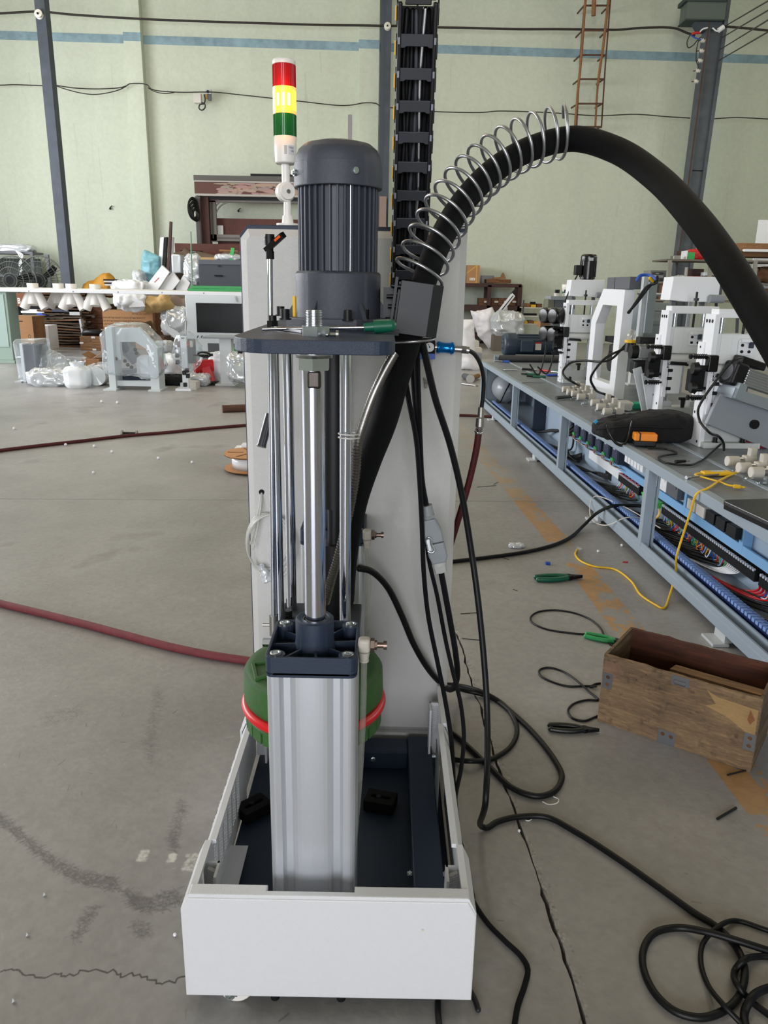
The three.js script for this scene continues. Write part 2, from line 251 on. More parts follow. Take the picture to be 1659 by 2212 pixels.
const texFL = slabTexture(-8, 0.5, -13, -5, 1024, 20, (g, X, Z, k) => speckle(g, X, Z, k, 500, -8, 0.5, -13, -5));
const texFR = slabTexture(0.0, 5.0, -13, -5, 1024, 33, (g, X, Z, k) => speckle(g, X, Z, k, 400, 0, 5, -13, -5));
const texFar = slabTexture(-14, 14, -24.5, -11.9, 1024, 50);
const floorRoot = new THREE.Group(); floorRoot.name = 'floor'; floorRoot.userData.kind = 'structure'; scene.add(floorRoot);
function slab(pts, tex, x0, x1, z0, z1, h = 0.12) {
  tex.wrapS = tex.wrapT = THREE.MirroredRepeatWrapping;
  const m = mat(0xffffff, 0.40, 0, { map: tex, bumpMap: rep(texFine, (x1 - x0) * 1.1, (z1 - z0) * 1.1), bumpScale: 0.0007 });
  m.bumpMap.wrapS = m.bumpMap.wrapT = THREE.RepeatWrapping;
  const g = extY(pts, -h, h), p = g.attributes.position, u = g.attributes.uv;
  for (let i = 0; i < p.count; i++) u.setXY(i, (p.getX(i) - x0) / (x1 - x0), 1 - (p.getZ(i) - z0) / (z1 - z0));
  const o = part('floor_slab', [g], m, floorRoot); o.castShadow = false; return o;
}
const jag = (i, s) => 0.0012 + 0.0035 * Math.abs(nz3(i * 0.37, s, 0.5)) + (Math.abs(nz3(i * 0.083, s, 3.1)) > 0.5 ? 0.006 * Math.abs(nz3(i * 0.9, s, 8.2)) : 0);
const seamZ = Array.from({ length: 240 }, (_, i) => -5.3 + i * (6.8 / 239)), wob = (z) => 0.006 * nz3(z * 9, 0, 1) + 0.0025 * nz3(z * 40, 2, 1);
const seamL = seamZ.map((z, i) => [seamX(z) + wob(z) - jag(i, 1), z]), seamR = seamZ.map((z, i) => [seamX(z) + wob(z) + jag(i, 7), z]);
const jl = 0.0035, topL = jointZ(seamL[0][0]) + jl, topR = jointZ(seamR[0][0]) + jl;
slab([[-12.9, jointZ(-12.9) + jl], [seamL[0][0], topL], ...seamL, [seamL[239][0], 11.9], [-12.9, 11.9]], texNL, -3.2, 0.5, -5.7, -1.0);
slab([[12.9, 11.9], [seamR[239][0], 11.9], ...seamR.slice().reverse(), [seamR[0][0], topR], [12.9, jointZ(12.9) + jl]], texNR, 0.2, 3.9, -5.9, -1.0);
slab([[-12.9, -12.5], [0.24, -12.5], [0.24, jointZ(0.24) - jl], [-12.9, jointZ(-12.9) - jl]], texFL, -8, 0.5, -13, -5);
slab([[0.245, -12.5], [12.9, -12.5], [12.9, jointZ(12.9) - jl], [0.245, jointZ(0.245) - jl]], texFR, 0, 5, -13, -5);
slab([[-12.9, -24], [12.9, -24], [12.9, -12.502], [-12.9, -12.502]], texFar, -14, 14, -24.5, -11.9);
part('floor_bed', [span(-13.2, 13.2, -0.3, -0.014, -24.5, 12.3)], mat(0x35312d, 0.95), floorRoot).castShadow = false;

// ---- walls and roof
const texWall = canvasTex(2048, 1024, (g, W, Hh) => {
  const im = g.createImageData(W, Hh);
  for (let j = 0; j < Hh; j++) for (let i = 0; i < W; i++) { const a = look(N1, i * 0.35, j * 0.2), b = look(N2, i * 0.5, j * 0.08), c = look(N3, i * 1.1, j * 1.1), v = 1 + 0.055 * (a - 0.5) + 0.05 * (b - 0.5) + 0.05 * (c - 0.5), o = (j * W + i) * 4; im.data[o] = 194 * v; im.data[o + 1] = 201 * v; im.data[o + 2] = 184 * v; im.data[o + 3] = 255; }
  g.putImageData(im, 0, 0);
  for (let i = 0; i < 90; i++) { const x = rr(0, W), y = rr(Hh * 0.35, Hh); g.strokeStyle = `rgba(120,124,110,${rr(0.04, 0.14)})`; g.lineWidth = rr(1, 4); g.beginPath(); g.moveTo(x, y); g.lineTo(x + rr(-3, 3), y + rr(20, 120)); g.stroke(); }
});
const wallMat = planar(mat(0xffffff, 0.8, 0, { map: rep(texWall, 1 / 26, 1 / 12) })), stripeMat = planar(mat(0xa3c3cf, 0.75, 0, { map: rep(texTone, 0.4) }));
const WZ = -23.5;
const wallBack = new THREE.Group(); wallBack.name = 'wall_back'; wallBack.userData.kind = 'structure'; wallBack.position.set(0, 0, WZ); wallBack.rotation.y = 0.012; scene.add(wallBack); origin.set(wallBack, V(0, 0, 0));
part('wall_panel', [span(-13.6, 13.6, -0.2, 10.4, -0.35, 0)], wallMat, wallBack);
const wx = (px) => P(px, 80, WZ + 0.24).x, pil = [[wx(268), wx(305.5)], [wx(775), wx(820)]], XW = [-13.2, pil[0][0], pil[0][1], pil[1][0], pil[1][1], 13.2];
for (const [a, b] of pil) { part('pilaster', [span(a, b, 0, 10.2, 0, 0.24, 0.01)], wallMat, wallBack); }
const sy = (x) => P(600, 96, WZ).y - 0.009 * (x - P(600, 96, WZ).x);
for (const [a, b, z] of XW.slice(0, 5).map((v, i) => [v, XW[i + 1], i % 2 ? 0.24 : 0])) part('painted_stripe', [box(b - a, 0.205, 0.012, (a + b) / 2, sy((a + b) / 2), z + 0.004, 0, 0, -0.009)], stripeMat, wallBack);
for (const [a, b] of [[240, 450], [515, 455]]) { const q = P(a, b, WZ + 0.02); part('wall_stub', [rod(V(q.x, q.y, 0), V(q.x + 0.02, q.y - 0.03, 0.08), 0.025, 8), rod(V(q.x, q.y, 0.05), V(q.x + 0.08, q.y + 0.06, 0.05), 0.012, 6)], M.darkMetal, wallBack); }
function wallWithOpenings(name, horizontal, len0, len1, fix, thick, holes) {
  const pts = [[len0, -0.2], [len1, -0.2], [len1, 10.4], [len0, 10.4]], hs = holes.map(([a, b, c, d]) => [[a, c], [b, c], [b, d], [a, d]]);
  let g; if (horizontal) { g = ext(pts, thick, 0, hs); g.translate(0, 0, fix); } else { g = extX(pts, fix, thick, 0, hs); }
  return structure(name, [g], wallMat);
}
const addedLeftWin = [-17.0, -12.0, -7.0].map((z) => [z - 2.2, z + 2.2, 2.0, 6.2]), addedRightWin = [-14, -6].map((z) => [z - 2.2, z + 2.2, 3.6, 6.8]), addedFrontWin = [[-7, 2, 0.7, 5.7]];
wallWithOpenings('wall_left', false, -24.5, 12.4, HALL.x0 - 0.3, 0.3, addedLeftWin);
wallWithOpenings('wall_right', false, -24.5, 12.4, HALL.x1, 0.3, addedRightWin);
wallWithOpenings('wall_front', true, -13.4, 13.4, HALL.z1, 0.3, addedFrontWin);
const glowPane = (k) => mat(0xdfe8ee, 0.6, 0, { emissive: k === 'roof' ? WARM : COOL, emissiveIntensity: k === 'roof' ? 1.0 : 2.0 });  // these panes glow themselves, an added light source
const glowPaneSide = glowPane('side'), glowPaneRoof = glowPane('roof'), frameMat = mat(0xb9c0c4, 0.5, 0.3);
let winNo = 0;
function addedWindow(kind, a, b, c, d, fix, nx, ny, glassMat) {           // frame bars and self-glowing panes, added out of view as daylight sources
  const root = new THREE.Group(); root.name = 'window_' + (++winNo); root.userData.kind = 'structure'; scene.add(root); origin.set(root, V(0, 0, 0));
  const put = (u0, u1, v0, v1, t) => kind === 'x' ? span(fix - t, fix + t, v0, v1, u0, u1) : kind === 'z' ? span(u0, u1, v0, v1, fix - t, fix + t) : span(u0, u1, fix - t, fix + t, v0, v1);
  for (let i = 0; i < nx; i++) for (let j = 0; j < ny; j++) part('added_glow_pane', [put(a + (b - a) * i / nx + 0.03, a + (b - a) * (i + 1) / nx - 0.03, c + (d - c) * j / ny + 0.03, c + (d - c) * (j + 1) / ny - 0.03, 0.01)], glassMat, root);
  const bars = []; for (let i = 0; i <= nx; i++) { const u = a + (b - a) * i / nx; bars.push(put(u - 0.035, u + 0.035, c, d, 0.035)); } for (let j = 0; j <= ny; j++) { const v = c + (d - c) * j / ny; bars.push(put(a, b, v - 0.035, v + 0.035, 0.033)); }
  part('added_window_frame', bars, frameMat, root);
}
for (const w of addedLeftWin) addedWindow('x', ...w, HALL.x0 - 0.12, 4, 3, glowPaneSide);
for (const w of addedRightWin) addedWindow('x', ...w, HALL.x1 + 0.12, 4, 3, glowPaneSide);
addedWindow('z', ...addedFrontWin[0], HALL.z1 + 0.12, 6, 3, glowPaneSide);
const roofHoles = [-7, 0, 7].map((x) => [[x - 0.75, -20.1], [x + 0.75, -20.1], [x + 0.75, -5.9], [x - 0.75, -5.9]]);
structure('ceiling', [extY([[-13.4, -24.5], [13.4, -24.5], [13.4, 12.4], [-13.4, 12.4]], HALL.top, 0.25, 0, roofHoles)], planar(mat(0xc9bd9c, 0.7, 0, { map: rep(texTone, 0.2) })));
for (const x of [-7, 0, 7]) addedWindow('y', x - 0.75, x + 0.75, -20.1, -5.9, HALL.top + 0.1, 1, 8, glowPaneRoof);  // unseen roof panes, added to throw warm light on the upper wall

// ================================================================ the drum melter in front
const melter = thing('drum_melter', 'tall white drum melter with a gray motor, a silver lifting cylinder and a green platen', 'machine', [-0.1, 0, -1.7]);
{
  const X0 = -0.405, X1 = 0.206, ZF = -1.29, ZB = -2.17, TOP = 0.298;
  // ---- guard box
  const guard = part('guard_front', [
    ext([[X0, 0.037], [X1, 0.037], [X1, 0.258], [X1 - 0.018, 0.292], [X0 + 0.018, 0.292], [X0, 0.258]], 0.010, 0.003).translate(0, 0, ZF - 0.010),
    extY([[X0 + 0.018, ZF], [X1 - 0.018, ZF], [X1 - 0.018, ZF - 0.030], [-0.047, ZF - 0.030], [-0.047, ZF - 0.014], [-0.228, ZF - 0.014], [-0.228, ZF - 0.030], [X0 + 0.018, ZF - 0.030]], 0.287, 0.010, 0.0025)], M.whitePaint, melter);
  part('drain_plug', [cyl(0.003, 0.003, 0.004, 0.096, 0.222, ZF + 0.002, 'z', 12)], M.offWhite, guard);
  const sideProfile = (s, x) => [[x, 0.037], [x, 0.262], [x - s * 0.016, TOP], [x - s * 0.030, TOP], [x - s * 0.030, TOP - 0.010], [x - s * 0.018, TOP - 0.012], [x - s * 0.005, 0.255], [x - s * 0.005, 0.037]];
  for (const s of [1, -1]) {
    const x = s > 0 ? X1 : X0, dz = [[ZF - 0.001, -1.452], [-1.455, -1.952], [-1.955, -2.17]];
    dz.forEach(([a, b], i) => {
      const k = i === 1 ? 0.010 : 0;                                     // the middle panel sits a little inwards
      const xk = x - s * k, pr = i === 1 ? [[xk, 0.255], [xk, 0.262], [xk - s * 0.016, TOP], [xk - s * 0.030, TOP], [xk - s * 0.030, TOP - 0.010], [xk - s * 0.018, TOP - 0.012], [xk - s * 0.006, 0.255]] : sideProfile(s, xk);
      const side = part('guard_side', [ext(s > 0 ? pr : pr.slice().reverse(), a - b, 0.0012).translate(0, 0, b)], M.whitePaint, melter);
      if (i === 1) {                                                     // inner sheet with slanting rows of slots
        const holes = []; if (s < 0) for (let c = 0; c < 6; c++) for (let r = 0; r < 21; r++) for (let q = 0; q < 3; q++) { const z = -1.86 + c * 0.056 + q * 0.013 + r * 0.0008, y = 0.262 - r * 0.0083; holes.push([[z, y], [z + 0.0095, y], [z + 0.0095, y + 0.0036], [z, y + 0.0036]]); }
        part('vent_sheet', [extX([[b, 0.037], [a, 0.037], [a, 0.262], [b, 0.262]], xk - (s > 0 ? 0.003 : 0), 0.003, 0, holes)], M.whitePaint, side);
        if (s < 0) part('mount_flange', [span(x + 0.012, x + 0.062, 0.075, 0.078, -1.70, -1.47), span(x + 0.012, x + 0.015, 0.075, 0.10, -1.70, -1.47)], M.whitePaint, side);
      } else {                                                           // corner gussets with rough welds
        const z0 = i ? -2.12 : -1.42; part('gusset', [span(x - s * 0.018, x - s * 0.055, 0.075, 0.27, z0, z0 + 0.006), span(x - s * 0.05, x - s * 0.056, 0.075, 0.27, z0, z0 + 0.05), ...Array.from({ length: 14 }, (_, q) => box(0.02, 0.006, 0.008, x - s * 0.038, 0.17 + q * 0.0065, z0 + 0.010, 0.4, 0.3 * s, 0.25 * s))], M.whitePaint, side);
      }
    });
    if (s > 0) part('cover_sheet', [span(x - 0.045, x - 0.043, 0.085, 0.262, -1.93, -1.80)], M.zincSheet, melter);
  }
  // ---- base
  part('base_plate', [span(-0.385, 0.185, 0.040, 0.052, ZF - 0.02, ZB, 0.003)], M.navyDeep, melter);
  part('base_beam', [span(0.088, 0.162, 0.052, 0.118, ZF - 0.02, ZB, 0.004)], M.navy, melter);
  part('base_beam', [span(-0.30, 0.088, 0.052, 0.112, ZB + 0.085, ZB + 0.005, 0.004)], M.navy, melter);
  part('base_rail', [span(-0.365, 0.19, 0.026, 0.040, ZF - 0.028, ZF - 0.07)], M.navyDeep, melter); part('front_lip', [span(-0.372, 0.192, 0.0315, 0.040, ZF - 0.003, ZF - 0.012, 0.002)], M.navyDeep, melter);
  for (const px of [595, 737]) { const q = P(px, 2152, ZF - 0.02); part('lip_stud', [cyl(0.010, 0.012, 0.026, q.x, 0.026, ZF - 0.018, 'y', 16)], M.blackMatt, melter); }
  for (const [x, y, z, ax] of [[0.081, 0.085, -1.60, 'x'], [0.169, 0.085, -1.60, 'x'], [0.169, 0.09, -2.10, 'x'], [-0.02, 0.09, ZB + 0.09, 'z']]) part('bolt', [cyl(0.006, 0.006, 0.012, x, y, z, ax, 6), cyl(0.009, 0.009, 0.003, x, y, z, ax, 16)], M.zinc, melter);
  for (const [x, z, a] of [[0.005, -1.90, -0.5], [-0.355, -1.86, 0.5]]) {
    const pad = part('clamp_pad', [place(ext(roundRect(0.088, 0.062, 0.004), 0.030, 0.002, [roundRect(0.058, 0.013, 0.006)]).rotateX(-Math.PI / 2), x, 0.056, z, 0, a + 0.25)], M.blackMatt, melter);
    part('bolt', [cyl(0.0075, 0.0075, 0.008, x - 0.006, 0.086, z, 'y', 16)], M.darkMetal, pad);
  }
  for (const [x, z] of [[-0.302, -1.3135], [0.12, -1.40], [-0.302, -2.08], [0.12, -2.08]]) {
    const c = part('caster', [span(x - 0.028, x + 0.028, 0.072, 0.078, z - 0.045, z + 0.011), bar(V(x - 0.006, 0.074, z + 0.0115), V(x - 0.010, 0.020, z + 0.0115), 0.002, 0.026), bar(V(x - 0.006, 0.074, z - 0.0115), V(x - 0.010, 0.020, z - 0.0115), 0.002, 0.026)], M.zinc, melter);
    part('wheel', [lathe([[0.004, -0.010], [0.031, -0.010], [0.036, -0.006], [0.036, 0.006], [0.031, 0.010], [0.004, 0.010]], 36).rotateX(Math.PI / 2).translate(x, 0.0362, z)], M.whitePlastic, c);
    part('axle_bolt', [hexnut(0.0085, 0.006, x - 0.012, 0.024, z + 0.016, 'z'), cyl(0.0045, 0.0045, 0.012, x - 0.012, 0.024, z + 0.018, 'z', 12), cyl(0.011, 0.011, 0.0016, x - 0.012, 0.024, z + 0.0135, 'z', 20)], M.zinc, c);
  }
  // ---- cabinet column
  const CX0 = -0.404, CX1 = 0.213, CZ = -2.2, CT = 1.652;
  const fp = [[CX0, 0.112], [CX1, 0.112], [CX1, CT - 0.006], [CX0 + 0.02, CT - 0.006], [CX0, CT - 0.03]];
  const cab = part('cabinet', [ext([[CX0 - 0.005, 0.06], [CX1 + 0.001, 0.06], [CX1 + 0.001, CT + 0.006], [CX0 + 0.018, CT + 0.006], [CX0 - 0.005, CT - 0.022]], 0.42, 0.002).translate(0, 0, CZ - 0.45)], M.navyEdge, melter);
  part('front_panel', [new THREE.ExtrudeGeometry(shape(fp), { depth: 0.012, bevelEnabled: true, bevelThickness: 0.016, bevelSize: 0.019, bevelOffset: -0.019, bevelSegments: 1 }).translate(0, 0, CZ - 0.028)], M.whiteCab, cab);
  part('base_skirt', [span(CX0, CX1 - 0.02, 0.052, 0.110, CZ, CZ - 0.03)], M.whiteCab, cab);
  part('cable_hole', [cyl(0.008, 0.008, 0.003, ...P(565, 1063, CZ + 0.002).toArray(), 'z', 20)], M.blackMatt, cab);
  // ---- front and rear lifting cylinders
  const barrelPts = (w) => { const h = w / 2, o = []; for (let k = 0; k < 4; k++) { const c = Math.cos(k * Math.PI / 2), s = Math.sin(k * Math.PI / 2); const f = []; const L = 0.030;
    for (let i = 0; i <= 5; i++) { const t = Math.PI * (0.5 + 0.5 * i / 5); f.push([-h + L * 0.5 + L * 0.5 * Math.cos(Math.PI - (Math.PI - t) * 0 - t + Math.PI / 2 + 0) * 0 - L * 0.5 * Math.cos((i / 5) * Math.PI / 2), -h + L * 0.5 - L * 0.5 * Math.sin((i / 5) * Math.PI / 2)]); }
    f.push([-h + L * 0.85, -h + 0.002], [-h + L + 0.003, -h + 0.013], [-h + L + 0.016, -h + 0.013]);
    for (let i = 0; i <= 10; i++) { const x = (-h + L + 0.020) + (w - 2 * L - 0.040) * i / 10, u = x / (h - L - 0.020); f.push([x, -h + 0.0095 - 0.0085 * Math.sqrt(Math.max(0, 1 - u * u * 0.9))]); }
    f.push([h - L - 0.016, -h + 0.013], [h - L - 0.003, -h + 0.013], [h - L * 0.85, -h + 0.002]);
    for (const [x, y] of f) o.push([x * c - y * s, x * s + y * c]); } return o; };
  function liftCylinder(cx, cz, yTop, rodTop) {
    const w = 0.178, yc = yTop - 0.040;
    const c = part('lift_cylinder', [extY(barrelPts(w).map(([x, y]) => [x + cx, cz - y]).reverse(), 0.052, yc - 0.052)], M.alu, melter);
    const hw = 0.0905, sq = roundRect(2 * hw, 2 * hw, 0.016, 6).map(([x, y]) => [x + cx, y + cz]), inn = [];
    const cap = [];
    cap.push(extY(sq, yc, 0.008, 0.002), extY(sq, yc + 0.004, 0.036, 0.0015, [roundRect(2 * hw - 0.013, 2 * hw - 0.013, 0.010, 4).map(([x, y]) => [x + cx, y + cz]).reverse()]));
    for (const sx of [-1, 1]) for (const sz of [-1, 1]) cap.push(cyl(0.0185, 0.0185, 0.040, cx + sx * (hw - 0.0195), yc + 0.020, cz + sz * (hw - 0.0195), 'y', 28));
    for (let i = 0; i < 8; i++) { const a = i * Math.PI / 4 + 0.12, r0 = 0.035, r1 = i % 2 ? 0.10 : 0.085; const m = (r0 + r1) / 2; cap.push(box(r1 - r0, 0.028, 0.0045, cx + Math.cos(a) * m, yc + 0.018, cz - Math.sin(a) * m, 0, a)); }
    cap.push(lathe([[0.044, yc], [0.0405, yc + 0.035], [0.0395, yc + 0.040], [0.039, yc + 0.086], [0.0365, yc + 0.089], [0.0255, yc + 0.089], [0.0245, yc + 0.078]], 48, cx, 0, cz));
    const cp = part('end_cap', cap, M.navy, c);
    part('rod_wiper', [lathe([[0.0248, yc + 0.084], [0.0255, yc + 0.087], [0.0225, yc + 0.086], [0.0218, yc + 0.080]], 40, cx, 0, cz)], M.steelRough, c);
    for (const sx of [-1, 1]) for (const sz of [-1, 1]) { const bx = cx + sx * (hw - 0.0195), bz = cz + sz * (hw - 0.0195); part('cap_bolt', [cyl(0.0115, 0.0115, 0.004, bx, yc + 0.041, bz, 'y', 24), lathe([[0.0115, 0.043], [0.0085, 0.0445], [0.0055, 0.0435], [0.0048, 0.038]], 24, bx, yc, bz)], M.zinc, c); }
    part('piston_rod', [cyl(0.0213, 0.0213, rodTop - yc - 0.05, cx + 0.001, (rodTop + yc + 0.05) / 2, cz, 'y', 48)], M.chrome, c);
    return c;
  }
  const RX = -0.1375, RZ = -1.445;
  const c1 = liftCylinder(RX, RZ, 0.803, 1.362);
  part('rod_nut', [cyl(0.031, 0.031, 0.022, RX + 0.003, 1.362, RZ, 'y', 6).rotateY(0), lathe([[0.0, 1.373], [0.034, 1.373], [0.034, 1.388], [0, 1.388]], 32, RX + 0.003, 0, RZ)], M.zinc, c1);
  part('wrench_flat', [rbox(0.026, 0.034, 0.020, 0.006, RX + 0.004, 1.334, RZ + 0.0125)], M.darkSteel, c1);
  const thread = []; for (let i = 0; i < 12; i++) thread.push(lathe([[0.0125, 0], [0.0158, 0.0014], [0.0125, 0.0028]], 28, RX + 0.004, 1.424 + i * 0.0028, RZ));
  part('rod_thread', [cyl(0.0132, 0.0132, 0.05, RX + 0.004, 1.433, RZ, 'y', 28), ...thread], M.steel, c1);
  part('top_nut', [flat(new THREE.CylinderGeometry(0.0275, 0.0275, 0.020, 6)).rotateY(0.2).translate(RX + 0.006, 1.420, RZ)], M.zinc, c1);
  const c2 = liftCylinder(-0.141, -2.105, 0.852, 1.386);
  // ---- top plate
  const plate = part('top_plate', [extY([...Array.from({ length: 9 }, (_, i) => { const a = i / 8 * Math.PI / 2; return [-0.196 - 0.080 * Math.cos(a), -1.432 + 0.110 * Math.sin(a)]; }), ...Array.from({ length: 7 }, (_, i) => { const a = i / 6 * Math.PI / 2; return [-0.022 + 0.036 * Math.sin(a), -1.362 + 0.040 * Math.cos(a)]; }), [0.014, -2.16], [-0.288, -2.16]].reverse(), 1.390, 0.021, 0.0015)], M.navyDeep, melter);
  // ---- motor and gearbox
  const MX = -0.111, MZ = -1.78;
  const motor = part('motor', [cyl(0.0785, 0.0785, 0.19, MX, 1.622, MZ, 'y', 48)], M.graphiteFin, melter);
  for (let i = 0; i < 34; i++) { const a = i / 34 * 2 * Math.PI + 0.05; part('cooling_fin', [rbox(0.0105, 0.178, 0.0046, 0.001, MX + Math.cos(a) * 0.0815, 1.617, MZ + Math.sin(a) * 0.0815, 0, -a)], M.graphiteFin, motor); }
  part('fan_cover', [lathe([[0.0, 1.795], [0.045, 1.793], [0.070, 1.787], [0.084, 1.776], [0.0905, 1.762], [0.0925, 1.750], [0.0925, 1.748], [0.0935, 1.747], [0.0945, 1.702], [0.0935, 1.700], [0.087, 1.700]], 64, MX, 0, MZ)], M.graphite, motor);
  for (const a of [0.44, -1.18, 2.4, 3.7]) { const d = V(Math.sin(a), 0, Math.cos(a)), c = V(MX, 1.727, MZ); part('cover_screw', [rod(c.clone().addScaledVector(d, 0.093), c.clone().addScaledVector(d, 0.0985), 0.0066, 20), rod(c.clone().addScaledVector(d, 0.098), c.clone().addScaledVector(d, 0.102), 0.0045, 6)], M.zinc, motor); }
  for (const a of [0.36, 2.2]) part('tie_rod', [cyl(0.0016, 0.0016, 0.19, MX + Math.sin(a) * 0.0865, 1.612, MZ + Math.cos(a) * 0.0865, 'y', 10)], M.steel, motor);
  const gb = part('gearbox', [lathe([[0.080, 1.532], [0.090, 1.531], [0.0945, 1.526], [0.0945, 1.508], [0.0942, 1.507], [0.0945, 1.440], [0.0945, 1.432]], 64, MX, 0, MZ), extY(ringPts(0.120, 8, MX, MZ, Math.PI / 8).reverse(), 1.411, 0.020, 0.003)], M.graphite, melter);
  for (let i = 0; i < 6; i++) { const a = i * Math.PI / 3 + 0.05; part('rib', [ext([[0, 0], [0.028, 0], [0, 0.045]], 0.007, 0.001).translate(0.092, 1.430, -0.0035).rotateY(a).translate(MX, 0, MZ)], M.graphite, gb); }
  for (const [px, py, z, r] of [[616, 694, -1.66, 0.0095], [606, 672, -1.86, 0.0095], [751, 703, -1.665, 0.0085], [788, 693, -1.72, 0.0095], [803, 672, -1.88, 0.0095]]) { const q = P(px, py, z); part('flange_bolt', [socket(r, 0.022, q.x, 1.431, z)], M.black, gb); }
  { const q = P(589, 712, -1.70); part('vent_nut', [hexnut(0.0125, 0.014, q.x, 1.420, -1.70), cyl(0.009, 0.009, 0.026, q.x, 1.425, -1.70)], M.black, plate); }
  { const a = P(639, 663, -1.775); part('warning_sticker', [rod(V(-0.2052, 1.434, -1.765), V(-0.2052, 1.478, -1.765), 0.006, 4)], M.yellow, gb); }
  part('drive_shaft', [cyl(0.030, 0.030, 0.40, -0.118, 1.19, MZ, 'y', 32), cyl(0.018, 0.018, 0.14, -0.118, 0.93, MZ, 'y', 24), cyl(0.036, 0.036, 0.20, -0.118, 0.80, MZ, 'y', 32)], M.black, melter);
  // ---- platen
  const PX = -0.170, PZ = -1.75;
  const platen = part('platen', [lathe([[0, 0.588], [0.150, 0.588], [0.168, 0.586], [0.1735, 0.578], [0.1755, 0.528], [0.1745, 0.526], [0.1755, 0.524], [0.1755, 0.512], [0.168, 0.508], [0.168, 0.472], [0, 0.472]], 96, PX, 0, PZ)], M.green, melter);
  const notch = []; for (let i = 0; i < 26; i++) { const a = i / 26 * 2 * Math.PI; notch.push(box(0.013, 0.034, 0.034, PX + Math.cos(a) * 0.1655, 0.452, PZ + Math.sin(a) * 0.1655, 0, -a)); }
  part('toothed_skirt', [lathe([[0.160, 0.472], [0.172, 0.472], [0.172, 0.462], [0.160, 0.462]], 80, PX, 0, PZ), ...notch, cyl(0.155, 0.155, 0.03, PX, 0.45, PZ, 'y', 64)], M.green, platen);
  part('seal_ring', [new THREE.TorusGeometry(0.1705, 0.0125, 16, 120).rotateX(Math.PI / 2).translate(PX, 0.490, PZ)], M.redSeal, platen);
  part('grip_pocket', [extY([[-0.325, -1.735], [-0.27, -1.76], [-0.26, -1.68], [-0.302, -1.655]], 0.586, 0.007, 0.001, [[[-0.317, -1.734], [-0.276, -1.752], [-0.268, -1.684], [-0.299, -1.666]]])], M.green, platen);
  part('pump_block', [span(-0.20, -0.06, 0.588, 0.68, -1.86, -1.68, 0.006)], M.black, platen);
  part('mount_plate', [span(-0.262, -0.055, 0.668, 0.688, -1.90, -1.66, 0.003)], mat(0x44464a, 0.55, 0.4), platen);
  for (const [px, py, z, r] of [[628, 1312, -1.87, 0.012], [622, 1322, -1.80, 0.011], [582, 1440, -1.66, 0.007]]) { const q = P(px, py, z); part('bolt', [socket(r, 0.022, q.x, r < 0.01 ? 0.588 : 0.688, z)], M.black, platen); }
  // ---- guide rods between the top plate and the platen
  for (const [px, z] of [[598, -1.735], [627, -1.86], [746, -1.60]]) { const a = P(px, 1100, z); part('guide_rod', [cyl(0.0126, 0.0126, 0.86, a.x, 0.96, z, 'y', 32)], M.chrome, melter); }
  const va = P(581, 1335, -1.715), vb = P(583, 560, -1.715); va.x = vb.x + (va.x - vb.x) * 0.7;
  const vent = part('vent_rod', [rod(V(va.x + 0.004, va.y, va.z), vb, 0.0058, 20)], M.chrome, melter);
  part('rod_socket', [rod(V(va.x + 0.003, va.y + 0.006, va.z), V(va.x + 0.003, va.y - 0.045, va.z), 0.0095, 24)], M.steelRough, vent);
  part('set_screw', [cyl(0.004, 0.004, 0.02, va.x - 0.012, va.y - 0.018, va.z, 'x', 12)], M.steel, vent);
  part('elbow_valve', [cyl(0.011, 0.011, 0.03, va.x - 0.008, va.y - 0.065, va.z, 'x', 6), cyl(0.008, 0.008, 0.06, va.x + 0.004, va.y - 0.085, va.z, 'y', 12)], M.steel, vent);
  part('lock_collar', [cyl(0.0092, 0.0092, 0.016, vb.x, vb.y + 0.008, vb.z, 'y', 8), cyl(0.0078, 0.0078, 0.012, vb.x, vb.y + 0.022, vb.z, 'y', 8), cyl(0.0105, 0.0118, 0.016, vb.x, vb.y + 0.036, vb.z, 'y', 10)], M.black, vent);
  const la = P(589, 528, -1.708), lb = P(612, 507, -1.69);
  part('clamp_lever', [rod(V(vb.x, vb.y + 0.036, vb.z), V(vb.x, vb.y + 0.050, vb.z), 0.0118, 20, 0.0105), bar(la.clone().lerp(lb, -0.6), lb, 0.013, 0.012)], M.black, vent);
  part('lever_inset', [bar(la.clone().lerp(lb, 0.3).add(V(-0.0016, 0.0012, 0.0062)), la.clone().lerp(lb, 0.8).add(V(-0.0016, 0.0012, 0.0062)), 0.002, 0.005)], M.orangeInk, vent);
  const pinA = P(583, 895, -1.93), pinB = P(565, 962, -1.90);
  part('crank_pin', [rod(pinA, pinB, 0.0115, 24), rod(pinB, pinB.clone().lerp(pinA, -0.05), 0.0125, 24)], mat(0x55565a, 0.3, 0.85), melter);
  // ---- air fittings
  function flowValve(parent, q, s) {
    const f = part('flow_valve', [rbox(0.026 * s, 0.032 * s, 0.026 * s, 0.008 * s, q.x, q.y, q.z), cyl(0.009 * s, 0.012 * s, 0.018 * s, q.x, q.y - 0.024 * s, q.z), cyl(0.010 * s, 0.010 * s, 0.004 * s, q.x, q.y - 0.035 * s, q.z)], M.beige, parent);
    part('valve_knob', [cyl(0.0145 * s, 0.0145 * s, 0.008 * s, q.x + 0.017 * s, q.y, q.z, 'x', 6), cyl(0.010 * s, 0.010 * s, 0.005 * s, q.x + 0.024 * s, q.y, q.z, 'x', 6), cyl(0.0058 * s, 0.0058 * s, 0.016 * s, q.x + 0.033 * s, q.y, q.z, 'x', 16), cyl(0.009 * s, 0.009 * s, 0.007 * s, q.x + 0.043 * s, q.y, q.z, 'x', 12)], M.brass, f);
    return f;
  }
  const fv = P(787, 1393, -1.42), fv2 = P(793, 1155, -2.02);
  flowValve(c1, fv, 0.98); flowValve(c2, fv2, 0.98);
